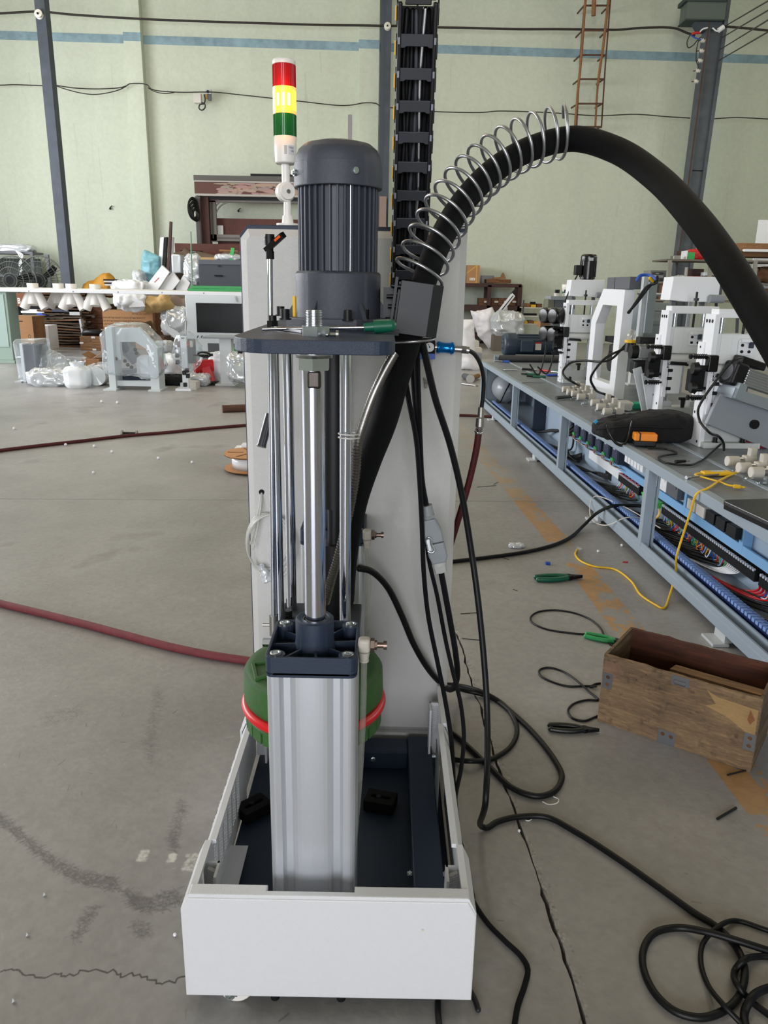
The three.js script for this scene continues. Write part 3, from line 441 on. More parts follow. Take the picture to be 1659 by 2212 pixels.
  part('air_tube', [tube([V(fv.x, fv.y - 0.036, fv.z), P(785, 1520, -1.43), P(780, 1640, -1.44), P(771, 1760, -1.46), P(763, 1850, -1.48)], 0.0062, 40)], M.clear, melter);
  part('air_tube', [tube([V(fv2.x - 0.004, fv2.y - 0.034, fv2.z), P(797, 1250, -2.03), P(794, 1310, -2.05), P(785, 1390, -2.08)], 0.0062, 30), tube([V(fv2.x - 0.010, fv2.y - 0.03, fv2.z + 0.005), P(783, 1250, -2.03), P(779, 1330, -2.05), P(774, 1420, -2.08)], 0.005, 30)], M.clear, melter);
  part('tube_tag', [rbox(0.012, 0.007, 0.012, 0.002, ...P(779, 1317, -2.03).toArray())], M.yellow, melter);
  // coiled clear tubing hanging at the cabinet
  const loop = []; for (let k = 0; k < 4; k++) { const c = P(577 + k * 3, 1170 + k * 4, CZ + 0.022 + k * 0.004), pts = []; for (let i = 0; i < 22; i++) { const a = i / 22 * 2 * Math.PI; pts.push(V(c.x + Math.cos(a) * (0.062 + 0.003 * k), c.y + Math.sin(a) * (0.088 + 0.004 * k), c.z + 0.006 * Math.sin(a * 2 + k))); } loop.push(tube(pts, 0.0028, 60, 7, true)); }
  loop.push(tube([P(565, 1063, CZ), P(560, 1090, CZ + 0.02), P(552, 1130, CZ + 0.02), P(541, 1175, CZ + 0.02)], 0.0028, 20, 7), tube([P(566, 1063, CZ), P(563, 1095, CZ + 0.025), P(556, 1140, CZ + 0.025), P(547, 1185, CZ + 0.025)], 0.0028, 20, 7));
  part('tubing_coil', loop, phys(0xe8e8e4, 0.15, { transmission: 0.55, thickness: 0 }), melter);
  part('coil_bag', [crumple(place(new THREE.CylinderGeometry(0.004, 0.017, 0.05, 20, 10), ...P(572, 1237, CZ + 0.03).toArray(), 0, 0, 0.4), 0.006, 60, 0.7, 3)], M.foil, melter);
  // ---- signal tower
  const SX = -0.292, SZ = -2.33, sy0 = 1.660, yv = (py) => P(610, py, SZ).y;
  const tower = part('signal_tower', [lathe([[0, yv(355)], [0.026, yv(355)], [0.0285, yv(350)], [0.030, yv(330)], [0.0312, yv(296)], [0, yv(296)]], 40, SX, 0, SZ), cyl(0.0115, 0.0115, yv(355) - yv(400) + 0.01, SX, (yv(355) + yv(400)) / 2, SZ, 'y', 24),
    cyl(0.026, 0.026, 0.020, 0, 0, 0, 'z', 40).rotateY(0.55).translate(SX - 0.002, yv(415), SZ + 0.004), cyl(0.021, 0.021, 0.012, 0, 0, 0.014, 'z', 40).rotateY(0.55).translate(SX - 0.002, yv(415), SZ + 0.004), cyl(0.012, 0.010, yv(432) - sy0, SX + 0.003, (yv(432) + sy0) / 2, SZ, 'y', 24), cyl(0.017, 0.014, 0.022, SX + 0.003, sy0 + 0.019, SZ), cyl(0.032, 0.032, 0.010, SX + 0.003, sy0 + 0.004, SZ, 'y', 40)], M.whitePlastic, melter);
  const ribs = (r, y0, y1) => Array.from({ length: 40 }, (_, i) => { const a = i / 40 * 2 * Math.PI; return cyl(0.0012, 0.0012, y1 - y0, SX + Math.cos(a) * r, (y0 + y1) / 2, SZ + Math.sin(a) * r, 'y', 5); });
  part('red_lens', [cyl(0.0305, 0.0305, yv(141) - yv(190), SX, (yv(141) + yv(190)) / 2, SZ, 'y', 48), ...ribs(0.0306, yv(189), yv(142))], phys(0xc0121c, 0.25, { transmission: 0.15, thickness: 0 }), tower);
  const amber = part('amber_lens', [cyl(0.0315, 0.0315, yv(190) - yv(248), SX, (yv(190) + yv(248)) / 2, SZ, 'y', 48)], mat(0xffc060, 0.3, 0, { emissive: 0xff9a20, emissiveIntensity: 1.25 }), tower);
  part('lamp_glow', [cyl(0.0318, 0.0318, yv(198) - yv(240), SX, (yv(198) + yv(240)) / 2, SZ, 'y', 36)], mat(0xffe060, 0.3, 0, { emissive: 0xffd400, emissiveIntensity: 2.2 }), tower);
  part('lamp_filaments', [-0.5, 0.0, 0.5].map((a) => cyl(0.0048, 0.0048, yv(206) - yv(232), SX + Math.sin(a) * 0.0285, (yv(206) + yv(232)) / 2, SZ + Math.cos(a) * 0.0285, 'y', 12)), mat(0xffffff, 0.3, 0, { emissive: 0xfff6c0, emissiveIntensity: 5 }), tower);
  part('green_lens', [cyl(0.0305, 0.0305, yv(248) - yv(296), SX, (yv(248) + yv(296)) / 2, SZ, 'y', 48), ...ribs(0.0306, yv(295), yv(249))], phys(0x0d6a2a, 0.25, { transmission: 0.15, thickness: 0 }), tower);
  part('top_cap', [lathe([[0.0312, yv(141)], [0.0312, yv(133)], [0.0285, yv(129.5)], [0.015, yv(128)], [0, yv(128)]], 40, SX, 0, SZ)], M.whitePlastic, tower);
  part('joint_screw', [cyl(0.006, 0.006, 0.004, 0, 0, 0.021, 'z', 6).rotateY(0.55).translate(SX - 0.002, yv(415), SZ + 0.004)], M.steel, tower);
  const lbl = canvasTex(128, 64, (g) => { g.fillStyle = '#f2f0ec'; g.fillRect(0, 0, 128, 64); g.fillStyle = '#333'; for (let i = 0; i < 9; i++) g.fillRect(2 + i * 4, 4, rr(1, 2.5), 56); g.fillStyle = '#c9cbd2'; g.fillRect(46, 2, 80, 60); g.fillStyle = '#222'; g.font = 'bold 15px sans-serif'; g.fillText('7-YIN,DJ', 50, 22); g.fillText('5mB2', 76, 42); });
  { const g = new THREE.CylinderGeometry(0.0310, 0.0306, yv(316) - yv(338), 20, 1, true, 0.0, 1.05).translate(SX, (yv(316) + yv(338)) / 2, SZ); part('rating_label', [g], mat(0xffffff, 0.5, 0, { map: lbl }), tower); }
  const lamp = new THREE.PointLight(0xffa030, 0.035); lamp.position.set(SX, yv(218), SZ + 0.05); lamp.shadow.radius = 1; scene.add(lamp);
  // rail behind the motor
  part('mast_rail', [span(...(() => { const r = R(752, 249, 760, 340, -2.5); return [r.x0, r.x1, 1.65, r.y1]; })(), -2.51, -2.49)], mat(0x55504f, 0.4, 0.6), melter);
  // ---- cable chain
  const ct = P(903, 12, -1.86), cb = P(881, 640, -2.06), W = 0.085, dirc = ct.clone().sub(cb), nL = 10, at = (t) => cb.clone().addScaledVector(dirc, t);
  const pitch = dirc.length() / nL, lean = Math.atan2(-(dirc.z), dirc.y), tilt = Math.atan2(-dirc.x, dirc.y), orient = (g, c) => g.rotateX(-lean).rotateZ(tilt).translate(c.x, c.y, c.z);
  const chain = part('cable_chain', [orient(box(0.004, dirc.length(), 0.02, 0, 0, -0.05), at(0.5))], M.black, melter);
  for (let i = 0; i < nL; i++) {
    const c = at((i + 0.5) / nL), h = pitch;
    const link = [];
    for (const s of [-1, 1]) { const off = (i % 2 ? 0.0015 : -0.0015); link.push(rbox(0.010, h * 1.22, 0.050, 0.004, s * (W / 2 - 0.005), 0, 0), rbox(0.003, h * 0.5, 0.030, 0.001, s * (W / 2 + 0.0012), h * 0.2, 0)); link.push(cyl(0.014, 0.014, 0.003, s * (W / 2 + 0.0008), h * 0.48, 0.0, 'x', 20)); }
    link.push(box(W - 0.02, h * 0.96, 0.003, 0, 0, -0.023));
    const l = part('chain_link', [orient(join(link), c)], M.black, chain);
    const bar1 = ext([[-W / 2 + 0.008, -0.013], [-W / 2 + 0.016, -0.013], [-W / 2 + 0.020, -0.010], [W / 2 - 0.020, -0.010], [W / 2 - 0.016, -0.013], [W / 2 - 0.008, -0.013], [W / 2 - 0.008, 0.013], [-W / 2 + 0.008, 0.013]], 0.004, 0.001).translate(0, -h * 0.5, 0.024);
    part('crossbar', [orient(join([bar1, box(0.005, 0.011, 0.001, -0.021, -h * 0.5, 0.0286), box(0.005, 0.011, 0.001, 0.021, -h * 0.5, 0.0286)]), c)], mat(0x1d1f25, 0.45), l);
    for (const s of [-1, 1]) part('crossbar_clip', [orient(rbox(0.0045, 0.013, 0.002, 0.0008, s * (W / 2 - 0.004), -h * 0.5, 0.0262), c)], mat(0x8c8f98, 0.35), l);
    part('yellow_tab', [orient(rbox(0.003, h * 0.42, 0.014, 0.001, -W / 2 - 0.004, h * 0.28, 0.012), c)], M.yellowTab, l);
  }
  const bend = []; for (let i = 0; i < 5; i++) { const a = (i + 0.5) * 0.42; bend.push(orient(rbox(W, 0.036, 0.046, 0.006, 0, 0, 0).rotateX(-a).translate(0, pitch * 0.3 + Math.sin(a) * 0.055, -0.055 + Math.cos(a) * 0.055 - 0.004), at(1))); }
  part('chain_bend', bend, M.black, chain); part('bend_bar', [orient(rbox(W - 0.03, 0.012, 0.006, 0.002, 0, pitch * 0.12, 0.025), at(1))], M.blackGloss, chain);
  const inside = (u, w, r, m, nm) => part(nm, [tube([0, 0.2, 0.4, 0.6, 0.8, 0.99].map((t, i) => at(t).add(V((u + 0.0035 * Math.sin(i * 2.3 + u * 200)), 0, w))), r, 60, 10)], m, chain);
  inside(-0.024, -0.006, 0.006, M.cable, 'cable'); inside(-0.012, -0.008, 0.0055, M.cable, 'cable'); inside(0.0, -0.004, 0.0045, mat(0x3a3c42, 0.4), 'cable'); inside(0.013, -0.002, 0.0065, M.steel, 'conduit'); inside(0.025, -0.006, 0.006, M.cableBraid, 'cable');
  // ---- hose clamp housing
  const hb = P(893, 722, -1.75), ht = P(909, 612, -1.75), hd = ht.clone().sub(hb), hx = Math.atan2(-hd.x, hd.y);
  const hous = part('hose_clamp', [extY([[-0.042, 0.036], [0.026, 0.036], [0.050, 0.014], [0.050, -0.038], [-0.042, -0.038]].reverse(), 0, hd.length(), 0.001).rotateZ(hx).translate(hb.x, hb.y, hb.z)], mat(0x17181d, 0.5), melter);
  part('hinge_strip', [extY([[-0.056, 0.028], [-0.050, 0.028], [-0.050, -0.03], [-0.056, -0.03]].reverse(), -0.004, hd.length() + 0.01, 0.001).rotateZ(hx).translate(hb.x, hb.y, hb.z), box(0.004, hd.length() * 0.95, 0.03, -0.045, hd.length() / 2, 0.0).rotateZ(hx).translate(hb.x, hb.y, hb.z)], M.black, hous);
  for (const t of [0.12, 0.88]) part('bolt', [cyl(0.0055, 0.0055, 0.026, -0.050, hd.length() * t, 0.022, 'x', 12).rotateZ(hx).translate(hb.x, hb.y, hb.z)], M.darkMetal, hous);
  part('mount_bracket', [span(-0.01, 0.02, 1.40, 1.50, -1.80, -1.77), span(-0.02, 0.025, 1.40, 1.412, -1.80, -1.70)], M.black, melter);
  for (const [px, py] of [[845, 640], [848, 662], [842, 690], [850, 700]]) { const q = P(px, py, -1.745); part('bolt', [cyl(0.005, 0.005, 0.02, q.x, q.y, q.z, 'x', 10)], M.darkMetal, melter); }
  // ---- steel conduit with a zip tie
  const cpts = [P(852, 765, -1.74), P(832, 800, -1.72), P(808, 850, -1.69), P(786, 910, -1.66), P(772, 960, -1.64), P(768, 1020, -1.64), P(757, 1090, -1.64), P(736, 1180, -1.65), P(716, 1250, -1.66), P(702, 1305, -1.68)];
  const cc = new THREE.CatmullRomCurve3(cpts), L = cc.getLength(), nR = Math.round(L / 0.0068), rings = [];
  for (let i = 0; i < nR; i++) { const t = i / nR, p = cc.getPointAt(t), q = cc.getPointAt(Math.min(1, t + 1 / nR)); rings.push(rod(p, q, 0.0114, 14, 0.0086)); }
  part('steel_conduit', rings, mat(0x8f8c88, 0.33, 0.95), melter);
  const zt = P(752, 940, -1.63); part('zip_tie', [tube([P(735, 938, -1.585), P(755, 940, -1.575), P(775, 938, -1.63), P(760, 934, -1.70), P(738, 934, -1.66)], 0.0016, 30, 6, true), tube([P(735, 946, -1.585), P(755, 948, -1.575), P(776, 946, -1.63), P(760, 942, -1.70), P(738, 942, -1.66)], 0.0016, 30, 6, true)], M.whitePlastic, melter);
  // ---- air regulator on the cabinet
  const gz = CZ + 0.05, g0 = R(909, 735, 940, 776, gz);
  const reg = part('air_regulator', [rbox(g0.w, g0.h, 0.05, 0.004, g0.cx, g0.cy, gz - 0.025)], M.blackMatt, melter);
  part('gauge_face', [cyl(0.0125, 0.0125, 0.004, ...P(928, 750, gz + 0.002).toArray(), 'z', 32)], M.white, reg);
  part('gauge_needle', [box(0.0015, 0.012, 0.001, ...P(927, 747, gz + 0.0055).toArray(), 0, 0, 0.5), cyl(0.002, 0.002, 0.003, ...P(928, 750, gz + 0.005).toArray(), 'z', 10)], M.black, reg);
  const g1 = R(908, 764, 940, 776, gz + 0.003); part('blue_band', [span(g1.x0, g1.x1, g1.y0, g1.y1, gz - 0.045, gz + 0.003)], M.blue, reg);
  const g2 = R(910, 776, 937, 812, gz); part('filter_bowl', [lathe([[0.008, g2.y0 - 0.012], [0.0125, g2.y0], [0.0145, g2.y1]], 28, g2.cx, 0, gz - 0.022)], M.clear, reg);
  part('drain_valve', [cyl(0.006, 0.009, 0.012, g2.cx - 0.002, g2.y0 - 0.016, gz - 0.022), cyl(0.0035, 0.0055, 0.014, g2.cx - 0.002, g2.y0 - 0.03, gz - 0.022), cyl(0.008, 0.008, 0.003, g2.cx - 0.002, g2.y0 - 0.01, gz - 0.022)], M.steelRough, reg);
  const bz = gz - 0.02, b0 = P(944, 750, bz), b1 = P(982, 754, bz);
  part('blue_coupling', [lathe([[0.014, 0], [0.0165, 0.001], [0.0165, 0.006], [0.0145, 0.010], [0.0135, 0.024], [0.0145, 0.036], [0.0175, 0.041], [0.014, 0.047]], 40).rotateZ(-Math.PI / 2 - 0.06).translate(b0.x, b0.y, b0.z)], M.blueAnod, reg);
  part('hose_fitting', [rod(b1, P(998, 755, bz), 0.009, 24), rod(P(997, 755, bz), P(1007, 756, bz), 0.0115, 6), rod(P(1006, 756, bz), P(1013, 757, bz), 0.010, 20)], M.steel, reg); part('port_nipple', [cyl(0.008, 0.008, 0.014, b0.x - 0.006, b0.y, b0.z, 'x', 16)], M.steel, reg);
}
// ---- tools lying on the top plate
{
  const t = thing('screwdriver', 'long steel screwdriver with a green handle lying across the dark top plate of the melter', 'screwdriver', G(700, 725, 1.411));
  const a = V(-0.247, 1.4165, -1.56), b = V(-0.046, 1.4235, -1.55), c = V(0.002, 1.4275, -1.555);
  part('blade', [rod(a, b, 0.0032, 12)], M.steel, t);
  part('handle', [rod(b, b.clone().lerp(c, 0.45), 0.008, 16, 0.0095), rod(b.clone().lerp(c, 0.4), c.clone().add(V(0.006, 0, 0)), 0.0135, 12, 0.0125), new THREE.SphereGeometry(0.0125, 16, 12).translate(c.x + 0.004, c.y, c.z)], M.greenHandle, t);
  const s = thing('spanner', 'short polished spanner lying behind the top nut on the plate', 'spanner', G(625, 717, 1.411));
  const d = V(-0.225, 1.417, -1.60), e = V(-0.155, 1.416, -1.50); part('shank', [bar(d, e, 0.010, 0.005)], M.steel, s); part('jaw', [cyl(0.011, 0.011, 0.007, d.x, 1.4155, d.z, 'y', 12), cyl(0.010, 0.010, 0.007, e.x, 1.4155, e.z, 'y', 6)], M.steel, s);
  const n = thing('grease_nipple', 'small shiny nipple fitting lying beside the top nut on the plate', 'fitting', [-0.098, 1.411, -1.42]);
  part('body', [cyl(0.0045, 0.0045, 0.010, -0.098, 1.416, -1.42, 'x', 6), new THREE.SphereGeometry(0.004, 10, 8).translate(-0.108, 1.416, -1.42)], M.steel, n); part('collar', [cyl(0.007, 0.007, 0.005, -0.090, 1.4175, -1.42, 'x', 16)], M.steelRough, n);
}

// ================================================================ hose, spring and cables of the melter
const hosePath = [P(738, 1296, -1.90), P(742, 1230, -1.90), P(752, 1150, -1.89), P(768, 1075, -1.88), P(795, 995, -1.86), P(828, 910, -1.83), P(853, 820, -1.80), P(878, 735, -1.77), P(900, 655, -1.755), P(922, 592, -1.762), P(950, 522, -1.79), P(1000, 438, -1.835), P(1070, 366, -1.885), P(1150, 320, -1.92), P(1240, 300, -1.93), P(1330, 324, -1.86), P(1420, 385, -1.73), P(1500, 470, -1.57), P(1560, 552, -1.45), P(1620, 648, -1.35), P(1690, 765, -1.25), P(1780, 930, -1.16), P(1850, 1120, -1.10)];
{
  const hose = thing('heated_hose', 'thick black braided heated hose arching from the melter towards the right edge', 'hose', hosePath[10]);
  const curve = new THREE.CatmullRomCurve3(hosePath, false, 'centripetal');
  part('sleeve', [tube(hosePath.slice(7), 0.0275, 220, 28)], M.sleeve, hose); part('lower_sleeve', [tube(hosePath.slice(0, 9), 0.0335, 120, 28)], M.sleeve, hose);
  // the anti-kink spring round the first half of the arch
  const t0 = (() => { let b = 0, d = 9; for (let i = 0; i <= 400; i++) { const q = curve.getPointAt(i / 400).distanceTo(P(915, 606, -1.745)); if (q < d) { d = q; b = i / 400; } } return b; })();
  const t1 = (() => { let b = 0, d = 9; for (let i = 0; i <= 400; i++) { const q = curve.getPointAt(i / 400).distanceTo(P(1222, 301, -1.93)); if (q < d) { d = q; b = i / 400; } } return b; })();
  const turns = 14.9, n = 520, pts = [], up = V(-0.55, 0.84, 0).normalize();
  for (let i = 0; i <= n; i++) {
    const s = i / n, t = t0 + (t1 - t0) * s, c = curve.getPointAt(t), d = curve.getTangentAt(t), side = d.clone().cross(V(0, 0, 1)).normalize(), w = side.clone().cross(d).normalize(), a = 2 * Math.PI * turns * (s < 0.955 ? s * 0.985 : 0.955 * 0.985 + (s - 0.955) * 1.32) + 4.6, r = 0.0560;
    c.addScaledVector(side, -0.0165); pts.push(c.addScaledVector(side, Math.cos(a) * r).addScaledVector(w, Math.sin(a) * r));
  }
  part('spring', [tube(pts, 0.0037, 900, 8)], mat(0xa9abaf, 0.33, 0.9), hose);
  const c = P(893, 735, -1.765), d = V(0.10, 1, 0).normalize(), ring = []; for (let i = 0; i < 30; i++) { const a = i / 30 * 2 * Math.PI; ring.push(V(c.x + Math.cos(a) * 0.046, c.y + 0.004 * Math.cos(a), c.z + Math.sin(a) * 0.046)); }
  part('spring_end', [tube(ring, 0.0032, 60, 8, true)], mat(0xa9abaf, 0.33, 0.9), hose);
}
function cable(name, label, pts, r, m, seg = 120, category = 'cable', group) { return single(name, label, category, [tube(pts, r, seg, 10)], m, group); }
const onFloor = (list, r) => list.map(([x, y, k]) => G(x, y, r + (k ?? 0)));
cable('power_cable', 'black cable hanging closest to the hose, running past the guard box to the bottom edge', [P(872, 800, -1.85), P(884, 870, -1.9), P(899, 950, -1.95), P(907, 1050, -1.98), P(912, 1150, -2.0), P(915, 1230, -2.0), P(925, 1330, -2.0), P(945, 1430, -1.98), P(963, 1520, -1.95), P(975, 1600, -1.9), P(980, 1690, -1.82), ...onFloor([[986, 1760, 0.16], [996, 1840, 0.03], [1015, 1930], [1050, 1990], [1090, 2032], [1125, 2065], [1140, 2092], [1133, 2130], [1118, 2175], [1108, 2240]], 0.0065)], 0.0065, M.cableBraid, 160);
cable('signal_cable', 'black cable hanging farthest right, running on into the big floor loop at lower right', [P(912, 738, -1.8), P(920, 775, -1.82), P(940, 860, -1.86), P(972, 960, -1.92), P(998, 1070, -1.96), P(1018, 1190, -1.97), P(1033, 1300, -1.95), P(1045, 1420, -1.92), P(1052, 1530, -1.88), P(1053, 1640, -1.80), P(1049, 1730, -1.72), ...onFloor([[1040, 1785, 0.01], [1052, 1788], [1075, 1775], [1115, 1765], [1180, 1765], [1240, 1795], [1330, 1852], [1430, 1922], [1500, 1972], [1545, 2000], [1590, 2045], [1609, 2098], [1592, 2158], [1550, 2190], [1507, 2198], [1457, 2184], [1415, 2146], [1390, 2092], [1391, 2048], [1415, 2015], [1466, 2004], [1529, 2014, 0.014], [1592, 2032, 0.016], [1680, 2060]], 0.0085)], 0.0085, M.cable, 320);
cable('connector_cable', 'black cable carrying the gray plug connector, curling onto the floor behind the guard box', [P(900, 745, -1.8), P(903, 850, -1.9), P(907, 950, -1.98), P(912, 1040, -2.02), P(922, 1098, -2.03)], 0.0075, M.cableBraid, 60);
cable('connector_lead', 'thicker black lead coming out below the gray plug connector', [P(953, 1236, -2.03), P(963, 1290, -2.03), P(974, 1350, -2.03), P(984, 1410, -2.04), P(988, 1455, -2.06), P(982, 1482, -2.1), P(972, 1490, -2.16), P(955, 1478, -2.3)], 0.0088, M.cableBraid, 80);
cable('motor_cable', 'black cable hanging left of the plug connector and swaying back under it', [P(888, 760, -1.86), P(897, 880, -1.93), P(905, 980, -2.0), P(918, 1100, -2.05), P(925, 1200, -2.06), P(945, 1290, -2.05), P(962, 1380, -2.02), P(978, 1450, -1.98), P(995, 1520, -1.94), P(1002, 1590, -1.9), P(996, 1660, -1.84), P(984, 1720, -1.78), P(984, 1770, -1.72), ...onFloor([[1003, 1850, 0.02], [1022, 1940, 0.0]], 0.006)], 0.006, M.cableBraid, 120);
cable('mains_cable', 'thick black cable leaving the rear cylinder, looping over the floor right of the melter', [P(776, 1228, -2.0), P(800, 1233, -2.02), P(838, 1270, -2.08), P(868, 1330, -2.1), P(893, 1390, -2.12), P(925, 1445, -2.16), P(958, 1480, -2.24), ...onFloor([[1000, 1490, 0.02], [1060, 1506], [1112, 1545], [1160, 1592], [1200, 1645], [1214, 1678], [1196, 1710], [1160, 1720], [1110, 1704], [1060, 1660], [1010, 1612], [985, 1590], [963, 1577]], 0.0095)], 0.0095, M.cable, 200);
cable('feed_cable', 'black cable forming the smaller inner loop on the floor beside the guard box', onFloor([[950, 1478], [985, 1480], [1040, 1494, 0.016], [1085, 1520], [1112, 1556], [1116, 1588], [1098, 1618], [1060, 1640], [1015, 1644, 0.018], [980, 1640], [960, 1632]], 0.0085), 0.0085, M.cable, 120);
cable('loose_cable', 'thin black cable looping at the lower right corner above the thick loop', onFloor([[1690, 2020], [1650, 2007], [1592, 1989], [1550, 2003, 0.017], [1520, 2036], [1514, 2079], [1528, 2125], [1560, 2168, 0.018], [1605, 2215], [1640, 2250]], 0.006), 0.006, M.cable, 120);
cable('coiled_cable', 'black cable with a half loop at the right edge crossing under the other loops', onFloor([[1690, 2068], [1640, 2066], [1606, 2075, 0.016], [1588, 2096], [1592, 2126, 0.018], [1622, 2162], [1680, 2206]], 0.0075), 0.0075, M.cable, 80);
cable('spare_cable', 'thick black cable at the bottom right corner of the frame', onFloor([[1700, 2128], [1655, 2136], [1622, 2158, 0.018], [1608, 2190], [1620, 2240], [1660, 2290]], 0.009), 0.009, M.cable, 60);
cable('bench_cable', 'black cable crossing the floor from behind the melter up into the blue gray bench', [...onFloor([[930, 1218], [975, 1213], [1060, 1203], [1130, 1193], [1180, 1182], [1215, 1170], [1240, 1155], [1262, 1134, 0.02]], 0.011), G(1290, 1108, 0.10), G(1320, 1094, 0.15), G(1360, 1092, 0.15), G(1400, 1094, 0.15)], 0.011, M.cable, 120);
cable('cut_cable', 'short cut cable end sticking out under the right front corner of the guard box', onFloor([[1000, 2120], [1015, 2140], [1026, 2160], [1033, 2181]], 0.006), 0.006, M.rubber, 20);
cable('trailing_cable', 'black cable running out under the guard box to the bottom edge', onFloor([[960, 2120], [948, 2150], [946, 2180], [950, 2230]], 0.007), 0.007, M.rubber, 20);
// gray plug connector
{
  const a = P(921, 1092, -2.03), b = P(953, 1238, -2.03), L = b.distanceTo(a), c = thing('plug_connector', 'gray heavy duty plug connector with a metal locking lever hanging in the black cables', 'connector', a);
  const dir = b.clone().sub(a).normalize(), q = new THREE.Quaternion().setFromUnitVectors(V(0, -1, 0), dir), put = (g) => g.applyQuaternion(q).translate(a.x, a.y, a.z), gm = mat(0x868b90, 0.45), gl = mat(0xb4b5b3, 0.45);
  part('upper_gland', [put(cyl(0.0165, 0.0165, 0.030, 0, -0.014, 0, 'y', 10)), put(cyl(0.019, 0.019, 0.008, 0, -0.032, 0, 'y', 6))], mat(0x8a8e91, 0.45), c);
  part('upper_shell', [put(ext([[-0.016, -0.036], [0.014, -0.036], [0.026, -0.075], [0.026, -0.105], [-0.024, -0.105], [-0.024, -0.075]].reverse(), 0.040, 0.004).translate(0, 0, -0.020))], gm, c);
  part('lower_shell', [put(ext([[-0.024, -0.107], [0.026, -0.107], [0.028, -0.150], [0.020, -0.166], [-0.018, -0.166], [-0.024, -0.140]].reverse(), 0.040, 0.004).translate(0, 0, -0.020))], gm, c);
  part('lower_gland', [put(cyl(0.0205, 0.0205, 0.010, 0, -0.171, 0, 'y', 24)), put(cyl(0.019, 0.021, 0.022, 0, -0.186, 0, 'y', 8))], gl, c);
  part('locking_lever', [put(tube([V(-0.022, -0.09, 0.026), V(-0.014, -0.082, 0.028), V(-0.006, -0.088, 0.028), V(-0.008, -0.104, 0.028), V(-0.004, -0.122, 0.028), V(-0.014, -0.128, 0.028), V(-0.022, -0.122, 0.026)], 0.0026, 30, 6)), put(box(0.008, 0.034, 0.004, -0.016, -0.105, 0.026))], M.zinc, c);
}
// air supply: black whip, coupling and red hose
{
  const h = thing('air_whip', 'short black air hose curving down from the blue coupling on the cabinet', 'hose', P(1045, 810, -2.25));
  part('hose', [tube([P(1009, 756, -2.17), P(1024, 764, -2.2), P(1039, 790, -2.25), P(1045, 825, -2.3), P(1043, 860, -2.32), P(1040, 882, -2.33)], 0.0062, 40)], M.rubber, h);
  part('coupling', [cyl(0.010, 0.009, 0.03, ...P(1039, 890, -2.33).toArray()), cyl(0.0135, 0.0125, 0.026, ...P(1037, 912, -2.33).toArray()), cyl(0.010, 0.0115, 0.022, ...P(1035, 930, -2.33).toArray(), 'y', 6)], M.steelRough, h);
  part('hose_clip', [tube([P(1027, 932, -2.31), P(1034, 936, -2.305), P(1042, 934, -2.33), P(1034, 931, -2.35)], 0.003, 20, 6, true)], M.steel, h);
  cable('red_air_hose', 'dark red air hose dropping from the metal coupling behind the white cabinet', [P(1035, 926, -2.33), P(1030, 965, -2.34), P(1016, 1030, -2.36), P(998, 1095, -2.38), P(980, 1155, -2.40), P(962, 1215, -2.43), P(945, 1280, -2.5)], 0.0105, M.hoseRed, 60, 'hose');
}
cable('dark_red_hose', 'dark red hose lying across the far floor left of the melter, joined halfway', onFloor([[-60, 982], [0, 973], [90, 962], [180, 952], [275, 941], [360, 934], [440, 926], [560, 916], [700, 905], [900, 898], [1000, 897], [1060, 900]], 0.016), 0.016, M.hoseRed, 120, 'hose');
{ const q = G(280, 941, 0), j = thing('hose_joiner', 'metal joiner with two clips on the dark red hose', 'joiner', q); part('barrel', [cyl(0.019, 0.019, 0.12, q.x, 0.019, q.z, 'x', 12)], M.darkMetal, j); for (const s of [-1, 1]) part('clip', [cyl(0.023, 0.023, 0.018, q.x + s * 0.075, 0.0235, q.z, 'x', 16), box(0.02, 0.03, 0.02, q.x + s * 0.075, 0.04, q.z)], M.steelRough, j); }
cable('faded_red_hose', 'faded pink red hose running over the near floor from the left edge to the melter', onFloor([[-60, 1285], [0, 1303], [90, 1325], [190, 1350], [290, 1377], [380, 1400], [460, 1416], [540, 1428], [620, 1440], [720, 1455]], 0.017), 0.017, M.hosePink, 120, 'hose');

// ================================================================ the long bench on the right and what stands on it
const BT = 0.0405, BO = V(1.235, 0, -10.0), bX = V(Math.cos(BT), 0, -Math.sin(BT)), bZ = V(Math.sin(BT), 0, Math.cos(BT));
const toW = (x, y, z) => BO.clone().addScaledVector(bX, x).addScaledVector(bZ, z).setY(y);
const toB = (q) => { const d = q.clone().sub(BO); return V(d.dot(bX), q.y, d.dot(bZ)); };
const BH = (px, py, h = 0.6) => toB(G(px, py, h));                          // bench axes: point at height h
const BX = (px, py, x) => { const d = ray(px, py), e = V(0, EYE, 0), t = (x - e.clone().sub(BO).dot(bX)) / d.dot(bX); return toB(e.addScaledVector(d, t)); };   // on the plane x across the bench
const BZ = (px, py, z) => { const d = ray(px, py), e = V(0, EYE, 0), t = (z - e.clone().sub(BO).dot(bZ)) / d.dot(bZ); return toB(e.addScaledVector(d, t)); };
const benchThing = (name, label, cat, at, group) => { const o = thing(name, label, cat, toW(at.x, at.y, at.z), BT, group); return o; };
const ORD = ['first', 'second', 'third', 'fourth', 'fifth', 'sixth', 'seventh', 'eighth', 'ninth', 'tenth'];
